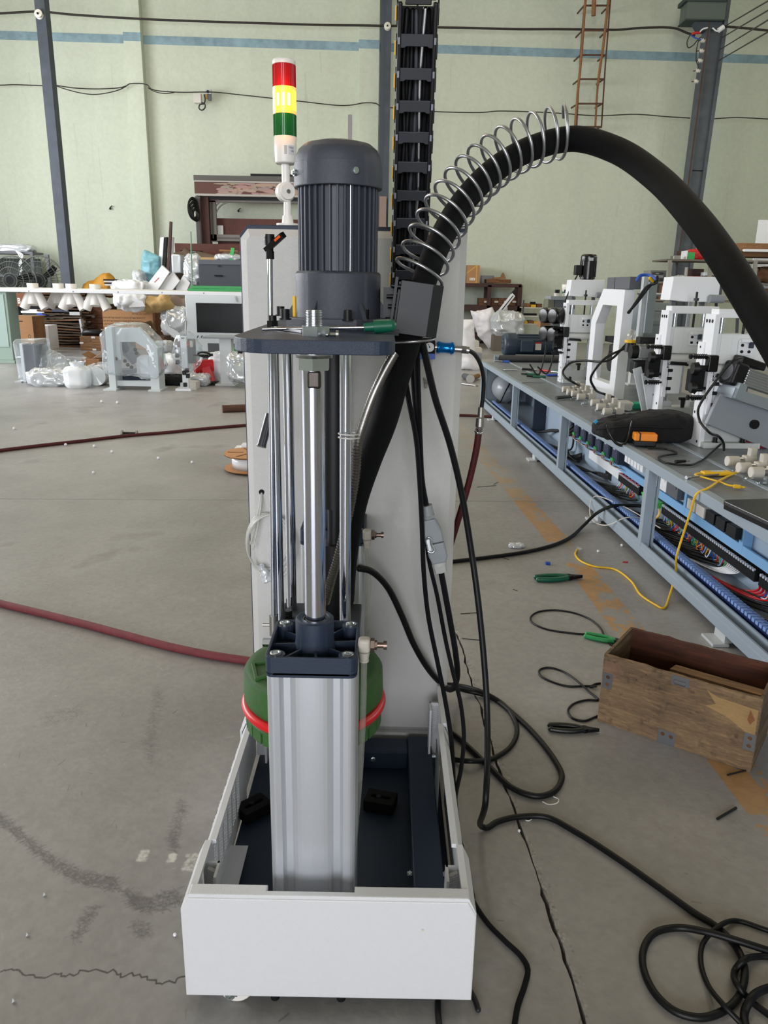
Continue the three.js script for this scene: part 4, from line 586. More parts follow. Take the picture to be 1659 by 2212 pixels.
{
  const b = thing('machine_bench', 'long low blue gray steel machine bench with an open wired side facing the aisle', 'bench', BO, BT);
  const ZE = 9.2, BW = 1.45;
  part('top_rail', [span(0, 0.05, 0.547, 0.600, -0.1, ZE, 0.004)], M.benchPaint, b);
  part('bottom_rail', [span(0, 0.05, 0.048, 0.100, -0.1, ZE, 0.004), span(0.003, 0.012, 0.100, 0.128, -0.1, ZE)], M.benchPaint, b);
  part('bottom_rail', [span(0.060, 0.068, 0.09, 0.132, -0.1, ZE)], M.benchPaint, b);
  for (const z of [-0.075, 1.98, 3.92, 5.80, 7.75]) part('post', [span(0.0, 0.052, 0.10, 0.548, z - 0.026, z + 0.026, 0.003), span(0.055, 0.060, 0.10, 0.548, z + 0.02, z + 0.055)], M.benchPaint, b);
  for (const z of [0.9, 3.1, 5.0, 6.85, 8.6]) part('foot', [span(-0.055, 0.02, 0.0, 0.014, z - 0.06, z + 0.06, 0.003), span(0.0, 0.035, 0.014, 0.05, z - 0.05, z + 0.05)], M.grayPale, b);
  part('top_plate', [span(0.05, 0.338, 0.586, 0.597, -0.1, ZE)], M.benchTop, b);
  part('top_strip', [span(0.338, 0.368, 0.575, 0.601, -0.5, ZE, 0.003)], M.benchPaint, b);
  part('top_plate', [span(0.368, BW, 0.580, 0.596, -1.35, ZE)], M.benchTop, b);
  part('floor_tray', [span(0.06, 0.62, 0.082, 0.090, -0.1, ZE)], M.sheet, b);
  part('back_panel', [span(0.60, 0.612, 0.09, 0.58, -0.1, ZE)], M.bluePale === undefined ? M.benchPaint : mat(0x97a9bb, 0.5), b);
  part('back_panel', [span(0.335, 0.347, 0.09, 0.585, 2.15, ZE)], mat(0x97a9bb, 0.5), b);
  part('divider', [span(0.20, 0.33, 0.09, 0.58, 2.10, 2.14)], M.navyDeep, b);
  part('end_panel', [span(0.02, 0.60, 0.09, 0.58, -0.09, -0.08)], M.benchPaint, b);
  part('rear_frame', [span(BW - 0.06, BW, 0.05, 0.58, -1.3, -1.24), span(BW - 0.06, BW, 0.05, 0.58, 2, 2.06), span(BW - 0.06, BW, 0.05, 0.58, 6, 6.06), span(BW - 0.06, BW, 0.05, 0.11, -1.3, ZE), span(0.4, BW, 0.05, 0.58, -1.34, -1.30), span(0.37, 0.43, 0.05, 0.58, -1.3, -1.24)], M.benchPaint, b);
  // wiring ducts with their fingers
  for (const [x, w, z0, y] of [[0.094, 0.020, 0.3, 0.150], [0.134, 0.014, 0.5, 0.138]]) {
    const d = part('wire_duct', [span(x, x + w, 0.09, y - 0.012, z0, ZE), span(x, x + 0.004, 0.09, y, z0, ZE)], mat(0x26386e, 0.5), b), f = [];
    for (let z = z0; z < ZE; z += 0.032) f.push(span(x - 0.003, x + w + 0.003, y - 0.014, y + 0.003, z, z + 0.021));
    part('duct_fingers', f, mat(0x7f9cd2, 0.5), d).userData.kind = 'stuff';
  }
  part('duct_floor', [span(0.114, 0.134, 0.092, 0.112, 3.0, ZE)], M.blackMatt, b);
  // component rail with drives in the third bay
  part('din_rail', [span(0.286, 0.298, 0.252, 0.302, 3.30, 9.1), span(0.298, 0.335, 0.262, 0.268, 3.30, 9.1)], M.bluePale, b);
  part('white_strip', [span(0.322, 0.334, 0.160, 0.238, 3.7, 4.62)], M.white, b);
  for (let i = 0; i < 8; i++) {
    const z = 3.05 + i * 0.205, d = part('servo_drive', [span(0.245, 0.334, 0.305, 0.47, z, z + 0.135, 0.004)], M.navyEdge, b);
    part('drive_face', [span(0.241, 0.246, 0.315, 0.45, z + 0.01, z + 0.125)], mat(0x2a3350, 0.4), d);
    part('green_plug', [span(0.228, 0.247, 0.318, 0.338, z + 0.02, z + 0.075)], M.greenBright, d); part('print_block', [span(0.2395, 0.2415, 0.40, 0.43, z + 0.03, z + 0.07)], mat(0x9fb0c8, 0.5), d);
    const w = []; for (let k = 0; k < 4; k++) w.push(tube([V(0.236, 0.325, z + 0.025 + k * 0.014), V(0.225, 0.292, z + 0.04 + k * 0.02), V(0.262, 0.282, z + 0.10 + k * 0.03)], 0.0035, 10, 5));
    w.forEach((g, k) => part('wire', [g], [M.redHandle, M.beige, M.cable, M.beige][k], d));
  }
  for (let i = 0; i < 6; i++) part('white_breaker', [span(0.25, 0.33, 0.36, 0.43, 4.74 + i * 0.06, 4.79 + i * 0.06)], M.white, b);
  for (let i = 0; i < 4; i++) part('white_plug', [span(0.25, 0.28, 0.44, 0.50, 2.88 + i * 0.04, 2.905 + i * 0.04)], M.white, b);
  // plastic relays under the rail in the fourth bay
  for (let i = 0; i < 3; i++) part('controller', [span(0.25, 0.334, 0.33, 0.47, 5.16 + i * 0.17, 5.32 + i * 0.17, 0.004), span(0.246, 0.252, 0.39, 0.455, 5.18 + i * 0.17, 5.30 + i * 0.17)], i === 2 ? M.grayPart : M.white, b);
  for (let i = 0; i < 5; i++) { const z = 5.80 + i * 0.12; part('terminal_unit', [span(0.25, 0.334, 0.325, 0.385, z, z + 0.1, 0.004)], i < 2 ? M.offWhite : M.black, b); }
  part('duct_post', [span(0.285, 0.334, 0.26, 0.54, 5.68, 5.71)], M.bluePale, b); part('duct_post', [span(0.285, 0.334, 0.26, 0.54, 6.36, 6.40)], M.bluePale, b);
  // black terminal strips with coloured cores fanning into black cables
  const strip = (z0, z1, y, x) => { const s = part('terminal_strip', [span(x, x + 0.05, y, y + 0.055, z0, z1, 0.004)], M.blackMatt, b); const t = []; for (let z = z0 + 0.01; z < z1 - 0.01; z += 0.024) t.push(span(x - 0.004, x + 0.008, y + 0.05, y + 0.062, z, z + 0.012)); part('terminal_pins', t, mat(0xb8bcc4, 0.4), s).userData.kind = 'stuff'; return s; };
  const s1 = strip(4.60, 5.02, 0.186, 0.268), s2 = strip(5.42, 6.58, 0.180, 0.268), s3 = strip(6.62, 8.6, 0.180, 0.268);
  for (let i = 0; i < 6; i++) part('red_tab', [span(0.266, 0.283, 0.240, 0.252, 4.63 + i * 0.066, 4.66 + i * 0.066)], M.redHandle, s1);
  const cores = [M.blue, M.yellow, M.red, M.white, M.greenBright, M.orange, M.blue, M.bluePale];
  const fan = (z0, z1, n, parent, y, x) => { for (let i = 0; i < n; i++) { const z = z0 + (z1 - z0) * i / n, zz = z - rr(0.10, 0.28), xm = rr(0.30, 0.33); const top = V(x + 0.01, y, z), mid = V(xm - 0.03, y - 0.045, z - 0.02), low = V(xm - 0.03, 0.112, zz + 0.1);
      for (let k = 0; k < 2; k++) part('core_wire', [tube([top.clone().add(V(0, 0, k * 0.014)), mid.clone().add(V(rr(-0.02, 0.02), 0, rr(-0.02, 0.02))), low.clone().lerp(mid, 0.6)], 0.0028, 10, 5)], cores[(i * 2 + k * 3 + (i >> 2)) % 8], parent);
      part('black_cable', [tube([low.clone().lerp(mid, 0.62), V(xm - 0.05, 0.104, zz), V(xm - 0.10, 0.100, zz - 0.12), V(0.155, 0.112, zz - 0.24), V(0.138, 0.125, zz - 0.36)], rr(0.005, 0.008), 20, 7)], M.cable, parent); } };
  fan(4.63, 5.0, 10, s1, 0.188, 0.268); fan(5.46, 6.30, 30, s2, 0.182, 0.268); fan(6.7, 7.4, 8, s3, 0.182, 0.268);
  for (let i = 0; i < 8; i++) part('white_wire', [tube([V(0.28, 0.182, 6.30 + i * 0.018), V(0.29, 0.15, 6.27 + i * 0.016), V(0.27, 0.102, 6.17 + i * 0.01), V(0.16, 0.11, 5.98)], 0.0035, 14, 5)], M.white, s2);
  for (let i = 0; i < 5; i++) part('red_wire', [tube([V(0.28, 0.182, 6.62 + i * 0.030), V(0.29, 0.15, 6.60 + i * 0.03), V(0.27, 0.105, 6.50 + i * 0.024), V(0.16, 0.108, 6.22)], 0.0062, 18, 7)], M.red, s2);
  const gb = part('green_terminal', [span(0.245, 0.275, 0.205, 0.232, 5.14, 5.40), span(0.240, 0.280, 0.232, 0.244, 5.14, 5.40)], mat(0x4fbf4a, 0.45), b);
  for (let i = 0; i < 6; i++) part('looped_wire', [tube([V(0.265, 0.21, 5.26 + i * 0.012), V(0.245, 0.16, 5.25 + i * 0.01), V(0.25, 0.112 - i * 0.001, 5.31), V(0.27, 0.16, 5.38 + i * 0.004), V(0.27, 0.21, 5.38)], 0.0038, 18, 6)], [M.yellow, M.yellow, M.white, M.yellow, M.red, M.yellow][i], gb);
  // black cable bundles
  for (let i = 0; i < 7; i++) { const s = rr(-0.02, 0.02), p = [BX(1238 + i * 2, 920 + i * 2, 0.26 + s), BX(1224 - i, 936 + i * 2, 0.22 + s), BX(1216 + i, 960, 0.20 + s), BX(1219 + i * 2, 985, 0.22), BX(1232 + i * 3, 992 + i, 0.26), BX(1256, 980 + i * 2, 0.31)]; p.forEach((q) => { q.y = Math.max(q.y, 0.105); }); part('cable_loop', [tube(p, 0.008, 40, 7)], M.cable, b); }
  for (let i = 0; i < 4; i++) part('tray_cable', [tube([V(0.33, 0.135 - i * 0.010, 4.22), V(0.29, 0.13 - i * 0.008, 4.12), V(0.22, 0.105, 3.95 - i * 0.05), V(0.15, 0.118, 3.75)], 0.006, 24, 7)], M.cable, b);
  part('cable_port', [rbox(0.01, 0.055, 0.14, 0.004, 0.334, 0.125, 4.20)], M.blackMatt, b);
  for (let i = 0; i < 3; i++) part('tray_cable', [tube([V(0.333, 0.20, 2.62 + i * 0.03), V(0.29, 0.18 - i * 0.01, 2.5), V(0.22, 0.12, 2.3), V(0.15, 0.118, 2.05 - i * 0.06)], 0.008, 24, 7)], M.cable, b);
  part('limit_box', [span(0.29, 0.334, 0.42, 0.50, 3.18, 3.32, 0.004)], M.black, b);
  for (let i = 0; i < 2; i++) part('drop_cable', [tube([V(0.31, 0.42, 3.21 + i * 0.06), V(0.31, 0.3, 3.23 + i * 0.03), V(0.30, 0.15, 3.26), V(0.25, 0.10, 3.1 - i * 0.1), V(0.16, 0.115, 2.8)], 0.008, 24, 7)], M.cable, b);
  for (let i = 0; i < 5; i++) { const x = 0.108 + i * 0.007; part('duct_cable', [tube(Array.from({ length: 12 }, (_, k) => V(x + rr(-0.006, 0.006), 0.122 + rr(0, 0.010), 4.3 + k * 0.44)), 0.006, 120, 6)], i % 4 === 3 ? M.grayPale : M.cable, b); }
  part('white_loop', [tube([V(0.17, 0.14, 5.4), V(0.05, 0.15, 5.42), V(-0.03, 0.08, 5.35), V(-0.05, 0.04, 5.05), V(0.02, 0.13, 4.85), V(0.12, 0.15, 5.15), V(0.2, 0.14, 5.6)], 0.0035, 50, 6)], M.offWhite, b);
}
{
  const c = BX(1082, 846, 0.30), t = benchThing('air_tank', 'gray domed compressed air tank lying inside the far bay of the bench', 'tank', V(0.30, 0.09, c.z)), r = 0.168;
  part('shell', [lathe([[0, 0.62], [0.07, 0.60], [0.13, 0.55], [r, 0.46], [r, -0.36], [0.13, -0.45], [0.07, -0.50], [0, -0.52]], 48).rotateX(Math.PI / 2).translate(0, r + 0.02, 0)], mat(0x8f9499, 0.28), t);
  part('saddle', [span(-0.12, 0.12, 0, 0.05, -0.3, -0.26), span(-0.12, 0.12, 0, 0.05, 0.3, 0.34)], M.grayPart, t);
  part('port_fitting', [cyl(0.016, 0.012, 0.05, 0.05, r + 0.02, 0.63, 'z', 6)], M.steel, t); part('port_fitting', [cyl(0.02, 0.015, 0.05, 0, 2 * r + 0.03, 0.3)], M.steel, t);
  part('air_hose', [tube([V(0.03, 2 * r + 0.04, 0.35), V(-0.02, 0.30, 0.66), V(-0.10, 0.18, 0.76), V(-0.13, 0.08, 0.72), V(-0.13, 0.04, 0.5)], 0.009, 30, 8), ], M.cable, t); part('air_hose', [tube([V(0.05, r + 0.02, 0.66), V(0.03, 0.12, 0.72), V(-0.04, 0.06, 0.70)], 0.008, 20, 8)], M.cable, t);
}
// ---- the trimming stations: one is built, two are copies
function station(label, at) {
  const s = benchThing('trimming_station', label, 'machine', at);
  const W = M.whiteMachine, K = M.black;
  part('column', [span(0, 0.032, 0, 0.785, -0.135, 0, 0.003)], W, s);
  for (let i = 0; i < 3; i++) part('bolt_hole', [cyl(0.011, 0.011, 0.003, -0.0005, 0.745, -0.105 + i * 0.037, 'x', 14)], K, s);
  for (const [y, z] of [[0.05, -0.11], [0.03, -0.03], [0.20, -0.11], [0.15, -0.03]]) part('bolt_hole', [cyl(0.008, 0.008, 0.003, -0.0005, y, z, 'x', 12)], K, s);
  part('column_plate', [span(-0.008, 0.001, 0.28, 0.62, -0.17, -0.085, 0.002)], W, s);
  for (const y of [0.31, 0.44, 0.59]) part('bolt_hole', [cyl(0.007, 0.007, 0.003, -0.0085, y, -0.13, 'x', 12)], K, s);
  part('base_block', [span(0.032, 0.335, 0, 0.128, -0.12, -0.012, 0.003)], mat(0xb9bdbc, 0.5), s);
  part('base_plate', [span(0.012, 0.36, 0, 0.034, -0.10, 0.045, 0.003)], mat(0xc3c7c6, 0.5), s);
  for (const x of [0.09, 0.26]) part('base_bolt', [socket(0.013, 0.03, x, 0.034, 0.018)], K, s);
  part('top_beam', [span(0.02, 0.35, 0.765, 0.815, -0.11, -0.01, 0.004)], W, s);
  for (const x of [0.07, 0.27]) part('guide_rod', [cyl(0.016, 0.016, 0.66, x, 0.44, -0.06, 'y', 20)], M.chrome, s);
  for (const x of [0.07, 0.27]) part('rod_clamp', [span(x - 0.035, x + 0.035, 0.128, 0.165, -0.09, -0.02, 0.003)], M.grayPale, s);
  part('slide_block', [span(0.036, 0.36, 0.50, 0.675, -0.115, -0.012, 0.003)], mat(0xd3d6d7, 0.5), s);
  part('slide_block_face', [span(0.055, 0.345, 0.505, 0.67, -0.012, -0.006), span(0.12, 0.123, 0.505, 0.67, -0.006, -0.003)], mat(0xdcdfe0, 0.5), s);
  part('roller', [cyl(0.034, 0.034, 0.24, 0.16, 0.462, -0.04, 'x', 24)], mat(0xdadbd8, 0.45), s);
  const br = part('bracket', [ext(roundRect(0.088, 0.09, 0.01), 0.012, 0.001).translate(0.20, 0.60, -0.004), span(0.165, 0.245, 0.628, 0.65, 0, 0.03, 0.003)], W, s);
  for (const [x, y] of [[0.178, 0.612], [0.178, 0.575], [0.222, 0.575]]) part('bracket_bolt', [cyl(0.009, 0.009, 0.008, x, y, 0.010, 'z', 14)], K, br);
  part('stop_roller', [cyl(0.014, 0.014, 0.035, 0.225, 0.615, 0.024, 'y', 16)], M.navyDeep, br);
  part('lower_slide', [span(0.045, 0.135, 0.225, 0.42, -0.05, 0.012, 0.003)], W, s);
  part('lower_slide_bore', [cyl(0.018, 0.018, 0.06, 0.040, 0.39, -0.02, 'x', 18), cyl(0.018, 0.018, 0.06, 0.040, 0.25, -0.02, 'x', 18)], M.grayPart, s);
  part('lower_plate', [span(0.012, 0.04, 0.20, 0.40, -0.02, 0.012, 0.003)], W, s);
  for (const y of [0.26, 0.33, 0.385]) part('adjust_screw', [cyl(0.011, 0.011, 0.03, 0.05, y, 0.016, 'x', 14)], K, s);
  const spring = (y, x0, z) => { const p = []; for (let i = 0; i <= 60; i++) { const a = i / 60 * 12 * Math.PI; p.push(V(x0 + 0.075 * i / 60, y + 0.013 * Math.cos(a), z + 0.013 * Math.sin(a))); } const g = part('coil_spring', [tube(p, 0.0035, 130, 5)], K, s); part('spring_screw', [cyl(0.007, 0.007, 0.12, x0 + 0.03, y, z, 'x', 10), cyl(0.016, 0.016, 0.012, x0 - 0.02, y, z, 'x', 8)], K, g); };
  spring(0.54, -0.085, -0.03); spring(0.30, -0.085, 0.0);
  part('counter_block', [rbox(0.062, 0.098, 0.055, 0.010, 0.008, 0.505, 0.012)], M.blackGloss, s);
  part('counter_arm', [rod(V(-0.02, 0.48, 0.02), V(-0.075, 0.475, 0.02), 0.014, 12, 0.02)], K, s);
  part('star_knob', [cyl(0.034, 0.040, 0.03, -0.092, 0.475, 0.02, 'x', 9), cyl(0.018, 0.02, 0.03, -0.07, 0.475, 0.02, 'x', 12)], K, s);
  part('gear_head', [rbox(0.085, 0.13, 0.07, 0.008, -0.055, 0.40, -0.04)], M.blackMatt, s);
  part('lower_knob', [cyl(0.03, 0.036, 0.03, -0.10, 0.365, 0.04, 'x', 9), rod(V(-0.085, 0.365, 0.04), V(-0.02, 0.36, 0.03), 0.010, 10)], K, s);
  part('spindle', [cyl(0.008, 0.008, 0.26, 0.19, 0.78, -0.03, 'y', 12), cyl(0.018, 0.018, 0.02, 0.19, 0.86, -0.03, 'y', 8)], K, s);
  part('clamp_lever', [rbox(0.05, 0.02, 0.03, 0.006, 0.165, 0.19, 0.01), cyl(0.013, 0.016, 0.06, 0.17, 0.158, 0.01, 'y', 12)], K, s);
  part('link_arm', [bar(V(0.05, 0.435, 0.015), V(0.16, 0.43, 0.015), 0.014, 0.022, V(0, 0, 1)), cyl(0.009, 0.009, 0.02, 0.16, 0.425, 0.022, 'z', 12)], K, s);
  return s;
}
const stC = station('white trimming station nearest the camera, right behind the black bag', V(0.457, 0.597, 5.40));
const stB = copy(stC, toW(0.49, 0.597, 4.62), 'white trimming station in the middle of the bench, left of the nearest one', BT);
const stA = copy(stC, toW(0.455, 0.597, 2.12), 'white trimming station at the far end, left of the white gantry', BT);
for (const [s, k] of [[stA, 0], [stB, 1]]) { origin.set(s, V(0, 0, 0)); const h = part('motor_hood', [ext([[0.05, 0.84], [0.16, 0.83], [0.40, 0.83], [0.40, 1.0], [0.14, 1.0], [0.06, 0.995]], 0.16, 0.006).translate(0.02, 0.012, -0.36)], M.whiteMachine, s); part('roller_end', [cyl(0.028, 0.028, 0.10, 0.38, 0.865, -0.14, 'x', 20)], M.grayMachine, h); part('hood_leg', [span(0.12, 0.15, 0.8, 0.85, -0.3, -0.27), span(0.33, 0.36, 0.8, 0.85, -0.3, -0.27)], M.grayPart, h); }
{
  // motor standing on the far hood
  const q = BZ(1268, 615, 1.85), m = benchThing('motor', 'black vertical electric motor standing on the far white hood', 'motor', V(q.x, 1.595, 1.84));
  part('body', [cyl(0.075, 0.075, 0.20, 0, 0.12, 0, 'y', 28), ...Array.from({ length: 18 }, (_, i) => { const a = i / 18 * 6.283; return box(0.012, 0.16, 0.004, Math.cos(a) * 0.077, 0.12, Math.sin(a) * 0.077, 0, -a); })], M.blackGloss, m);
  part('fan_cover', [lathe([[0, 0.262], [0.06, 0.260], [0.076, 0.250], [0.080, 0.235], [0.080, 0.19], [0.076, 0.19]], 32)], M.blackGloss, m);
  part('terminal_box', [rbox(0.065, 0.095, 0.08, 0.006, -0.11, 0.105, 0.02)], M.black, m); part('flange', [cyl(0.06, 0.065, 0.03, 0, 0.012, 0, 'y', 28)], M.blackMatt, m); part('rating_plate', [rbox(0.045, 0.03, 0.004, 0.001, 0.0, 0.21, 0.081)], M.grayPale, m);
  part('motor_lead', [tube([V(-0.11, 0.06, 0.03), V(-0.15, -0.02, 0.04), V(-0.2, -0.14, 0.04), V(-0.22, -0.22, 0.02)], 0.007, 24, 7)], M.cable, m);
}
// ---- black milling motors standing out to the left of the far station
[[1192, 682, 'upper right'], [1172, 681, 'upper left'], [1190, 723, 'lower right'], [1172, 720, 'lower left']].forEach(([px, py, w], i) => {
  const q = BZ(px, py, 2.05 - (i % 2) * 0.25), m = benchThing('milling_motor', `black round milling motor, ${w} of the four in front of the blue motor`, 'motor', q, 'milling motors left of the far station');
  part('body', [lathe([[0, 0], [0.062, 0.0], [0.076, 0.012], [0.080, 0.03], [0.080, 0.17], [0.06, 0.17]], 32).rotateZ(-Math.PI / 2).rotateY(0.45)], M.blackGloss, m);
  for (const a of [0.6, 2.4, 4.2]) part('cover_screw', [cyl(0.006, 0.006, 0.008, 0.012, Math.cos(a) * 0.066, Math.sin(a) * 0.066, 'x', 8).rotateY(0.45)], M.steel, m);
  part('flange', [rbox(0.09, 0.13, 0.10, 0.006, 0.21, 0, 0).rotateY(0.45)], i % 2 ? M.black : M.grayPale, m);
  if (i > 1) part('motor_lead', [tube([V(0.05, -0.08, 0.0), V(0.03, -0.2, 0.05), V(-0.04, -0.30 - 0.04 * i, 0.1), V(-0.12, q.y > 0.9 ? -0.32 : -0.28, 0.05)], 0.008, 30, 7)], M.cable, m);
});
// ---- white gantry
{
  const f = (px, py) => { const q = BX(px, py, 0.62); return [q.z, q.y - 0.597]; };
  const o = [f(1265, 833), f(1277, 690), f(1304, 624), f(1331, 624), f(1343, 633), f(1326, 862)], z0 = f(1290, 740)[0];
  const g = benchThing('gantry', 'white square tube gantry with one sloping shoulder standing across the middle of the bench', 'frame', V(0.62, 0.597, z0));
  const L = (p) => [p[0] - z0, Math.max(0, p[1])], P0 = o.map(L), zl = P0[0][0], zr = P0[5][0] - 0.01, top = P0[2][1];
  const out = [[zl, 0], [zl, P0[1][1]], [P0[2][0], top], [zr + 0.02, top - 0.005], [zr, 0]], inn = [[zl + 0.15, 0.11], [zl + 0.15, P0[1][1] - 0.03], [P0[2][0] + 0.03, top - 0.14], [zr - 0.14, top - 0.14], [zr - 0.14, 0.11]];
  part('frame', [extX(out, 0, 0.085, 0.003, [inn.slice().reverse()])], M.whiteMachine, g);
  part('gusset', [extX([[zl + 0.15, 0.11], [zl + 0.15, 0.24], [zl + 0.24, 0.11]], 0.03, 0.012)], M.whiteMachine, g); part('gusset', [extX([[zr - 0.14, 0.11], [zr - 0.23, 0.11], [zr - 0.14, 0.24]], 0.03, 0.012)], M.whiteMachine, g);
  part('gusset', [extX([[zl, 0], [zl - 0.10, 0], [zl, 0.14]], 0.03, 0.012)], M.whiteMachine, g);
  part('cross_slide', [span(0.02, 0.20, top - 0.02, top + 0.10, P0[2][0] + 0.02, P0[2][0] + 0.22, 0.004)], M.grayPart, g); part('cross_slide', [span(0.02, 0.22, top, top + 0.10, P0[2][0] + 0.24, zr + 0.05, 0.004)], M.grayPart, g);
  part('lift_rail', [span(0.10, 0.14, top - 0.42, top + 0.10, zr + 0.10, zr + 0.16)], M.grayPale, g); part('lift_plate', [span(0.13, 0.20, top - 0.35, top + 0.06, zr + 0.05, zr + 0.2, 0.003)], M.sheet, g);
  part('inner_motor', [rbox(0.16, 0.24, 0.2, 0.01, 0.16, 0.33, (zl + zr) / 2 + 0.05)], M.grayMachine, g); part('inner_saw', [cyl(0.09, 0.09, 0.05, 0.06, 0.30, (zl + zr) / 2 + 0.12, 'x', 24), rbox(0.07, 0.1, 0.1, 0.02, 0.07, 0.40, (zl + zr) / 2 + 0.10)], M.black, g);
  part('inner_beam', [span(0.1, 0.2, 0.45, 0.50, zl + 0.15, zr - 0.14)], M.blackMatt, g);
  part('energy_hoses', [0, 1, 2].map((k) => tube([BZ(1357 + k, 675, 3.7), BZ(1375, 655 - k * 2, 3.7), BZ(1398, 625 - k * 3, 3.7), BZ(1416, 604 + k * 4, 3.75), BZ(1420, 598 + k * 3, 3.9)].map((q) => q.sub(V(0.62, 0.597, z0))), 0.011, 30, 8)), M.cable, g);
  part('blue_hose', [tube([BZ(1376, 605, 3.7), BZ(1382, 596, 3.7), BZ(1398, 594, 3.7), BZ(1410, 598, 3.75), BZ(1418, 604, 3.8)].map((q) => q.sub(V(0.62, 0.597, z0))), 0.012, 30, 8)], M.blue, g);
  part('yellow_fitting', [tube([BZ(1404, 601, 3.74), BZ(1411, 607, 3.74)].map((q) => q.sub(V(0.62, 0.597, z0))), 0.014, 8, 8)], M.yellow, g);
}
// looping cables on the bench
const benchCable = (name, label, pts, r, m) => single(name, label, 'cable', [tube(pts.map((q) => toW(q.x, q.y, q.z)), r, 90, 8)], m);
benchCable('gantry_cable', 'black cable looping in front of the gantry from its left side to the far valves', [BZ(1352, 744, 3.5), BZ(1320, 776, 3.55), BZ(1300, 781, 3.5), BZ(1260, 779, 3.3), BZ(1232, 784, 3.2), BZ(1217, 800, 3.2), BZ(1221, 815, 3.3), BZ(1240, 827, 3.35), BH(1262, 832, 0.63)], 0.010, M.cable);
benchCable('saw_cable', 'black cable looping low across the gantry opening to the second valve row', [BZ(1367, 747, 3.75), BZ(1340, 757, 3.8), BZ(1310, 772, 3.8), BZ(1288, 795, 3.8), BZ(1276, 818, 3.75), BZ(1284, 838, 3.7), BH(1305, 851, 0.64), BH(1325, 858, 0.64)], 0.010, M.cable);
benchCable('station_cable', 'black cable dropping from the motor past the nearest station to a plug on the bench', [BZ(1601, 772, 5.55), BZ(1585, 778, 5.6), BZ(1568, 795, 5.6), BZ(1545, 825, 5.6), BZ(1520, 860, 5.6), BZ(1508, 885, 5.6), BZ(1512, 910, 5.65), BZ(1530, 932, 5.75), BH(1555, 945, 0.66), BH(1562, 955, 0.64), BH(1564, 972, 0.612)], 0.0075, M.cable);
benchCable('adapter_lead', 'thin black cable winding over the near bench top behind the yellow adapter', [BH(1562, 955, 0.63), BH(1540, 975, 0.608), BH(1510, 998, 0.606), BH(1485, 1005, 0.606), BH(1440, 1000, 0.606), BH(1423, 988, 0.606), BH(1440, 983, 0.606), BH(1462, 980, 0.606), BH(1440, 970, 0.606), BH(1400, 968, 0.606)], 0.006, M.cable);
// ---- drive motor with ribbed aluminium body on the right
{
  const q = BZ(1632, 815, 5.45), m = benchThing('drive_motor', 'black and silver ribbed drive motor on a tilted gray carriage at the right edge', 'motor', V(q.x, q.y - 0.02, 5.45));
  const put = (g) => g.rotateZ(-0.28).rotateY(0.15);
  part('fan_end', [put(rbox(0.09, 0.14, 0.13, 0.02, -0.15, 0, 0))], M.black, m); part('ribbed_body', [put(rbox(0.30, 0.10, 0.12, 0.01, 0.04, 0.0, 0)), ...Array.from({ length: 7 }, (_, i) => put(box(0.30, 0.006, 0.13, 0.04, -0.045 + i * 0.015, 0))), ], mat(0x9b9da0, 0.35, 0.7), m);
  part('terminal_box', [put(rbox(0.17, 0.045, 0.09, 0.008, -0.08, 0.085, 0))], M.black, m); part('fan_grille', [put(cyl(0.05, 0.05, 0.004, -0.197, 0.0, 0, 'x', 20))], M.grayPart, m);
  part('carriage', [put(box(0.44, 0.06, 0.18, 0.05, -0.11, 0)), put(box(0.05, 0.09, 0.16, -0.13, -0.09, 0.02))], M.sheet, m); part('side_plate', [put(ext([[-0.20, -0.32], [0.35, -0.36], [0.35, -0.14], [-0.19, -0.13]], 0.02, 0.004).translate(0, 0, -0.02))], M.grayMachine, m);
  part('clamp_bolt', [put(cyl(0.028, 0.028, 0.03, 0.10, -0.24, 0.01, 'z', 10))], M.black, m); part('red_guard', [put(box(0.16, 0.13, 0.10, 0.22, -0.33, -0.07))], phys(0xb03048, 0.3, { transmission: 0.3, thickness: 0 }), m);
}
// grey hood of the glue unit with a row of rings
{
  const z = 2.75, r = (a, b, c, d) => { const p = BZ(a, d, z), q = BZ(c, b, z); return [p.x, q.x, p.y, q.y]; }, [x0, x1, y0, y1] = r(1380, 655, 1456, 738);
  const g = benchThing('sheet_hood', 'gray folded sheet metal hood behind the gantry, with a row of pale rings below it', 'hood', V((x0 + x1) / 2, y0, z)), w = x1 - x0, h = y1 - y0;
  part('hood_shell', [extX([[0, 0], [0.06, 0], [0.10, h * 0.55], [0.02, h], [-0.30, h], [-0.36, h * 0.5], [-0.3, 0]], -w / 2, w, 0.004)], M.sheet, g);
  for (const t of [0.12, 0.45, 0.8]) part('fold_line', [box(w + 0.004, 0.006, 0.01, 0, h * t, 0.075 + 0.03 * t)], M.grayPart, g);
  for (let i = 0; i < 8; i++) part('ring', [new THREE.TorusGeometry(0.030, 0.009, 8, 18).rotateY(0.5).translate(-w / 2 - 0.02 + i * 0.05, -0.03 - i * 0.004, 0.12)], M.offWhite, g);
  part('lower_rail', [box(w + 0.1, 0.03, 0.05, 0, -0.085, 0.06)], M.grayPart, g); part('stand', [span(-0.06, 0.06, 0.597 - y0, -0.02, -0.2, -0.1)], M.grayMachine, g);
}
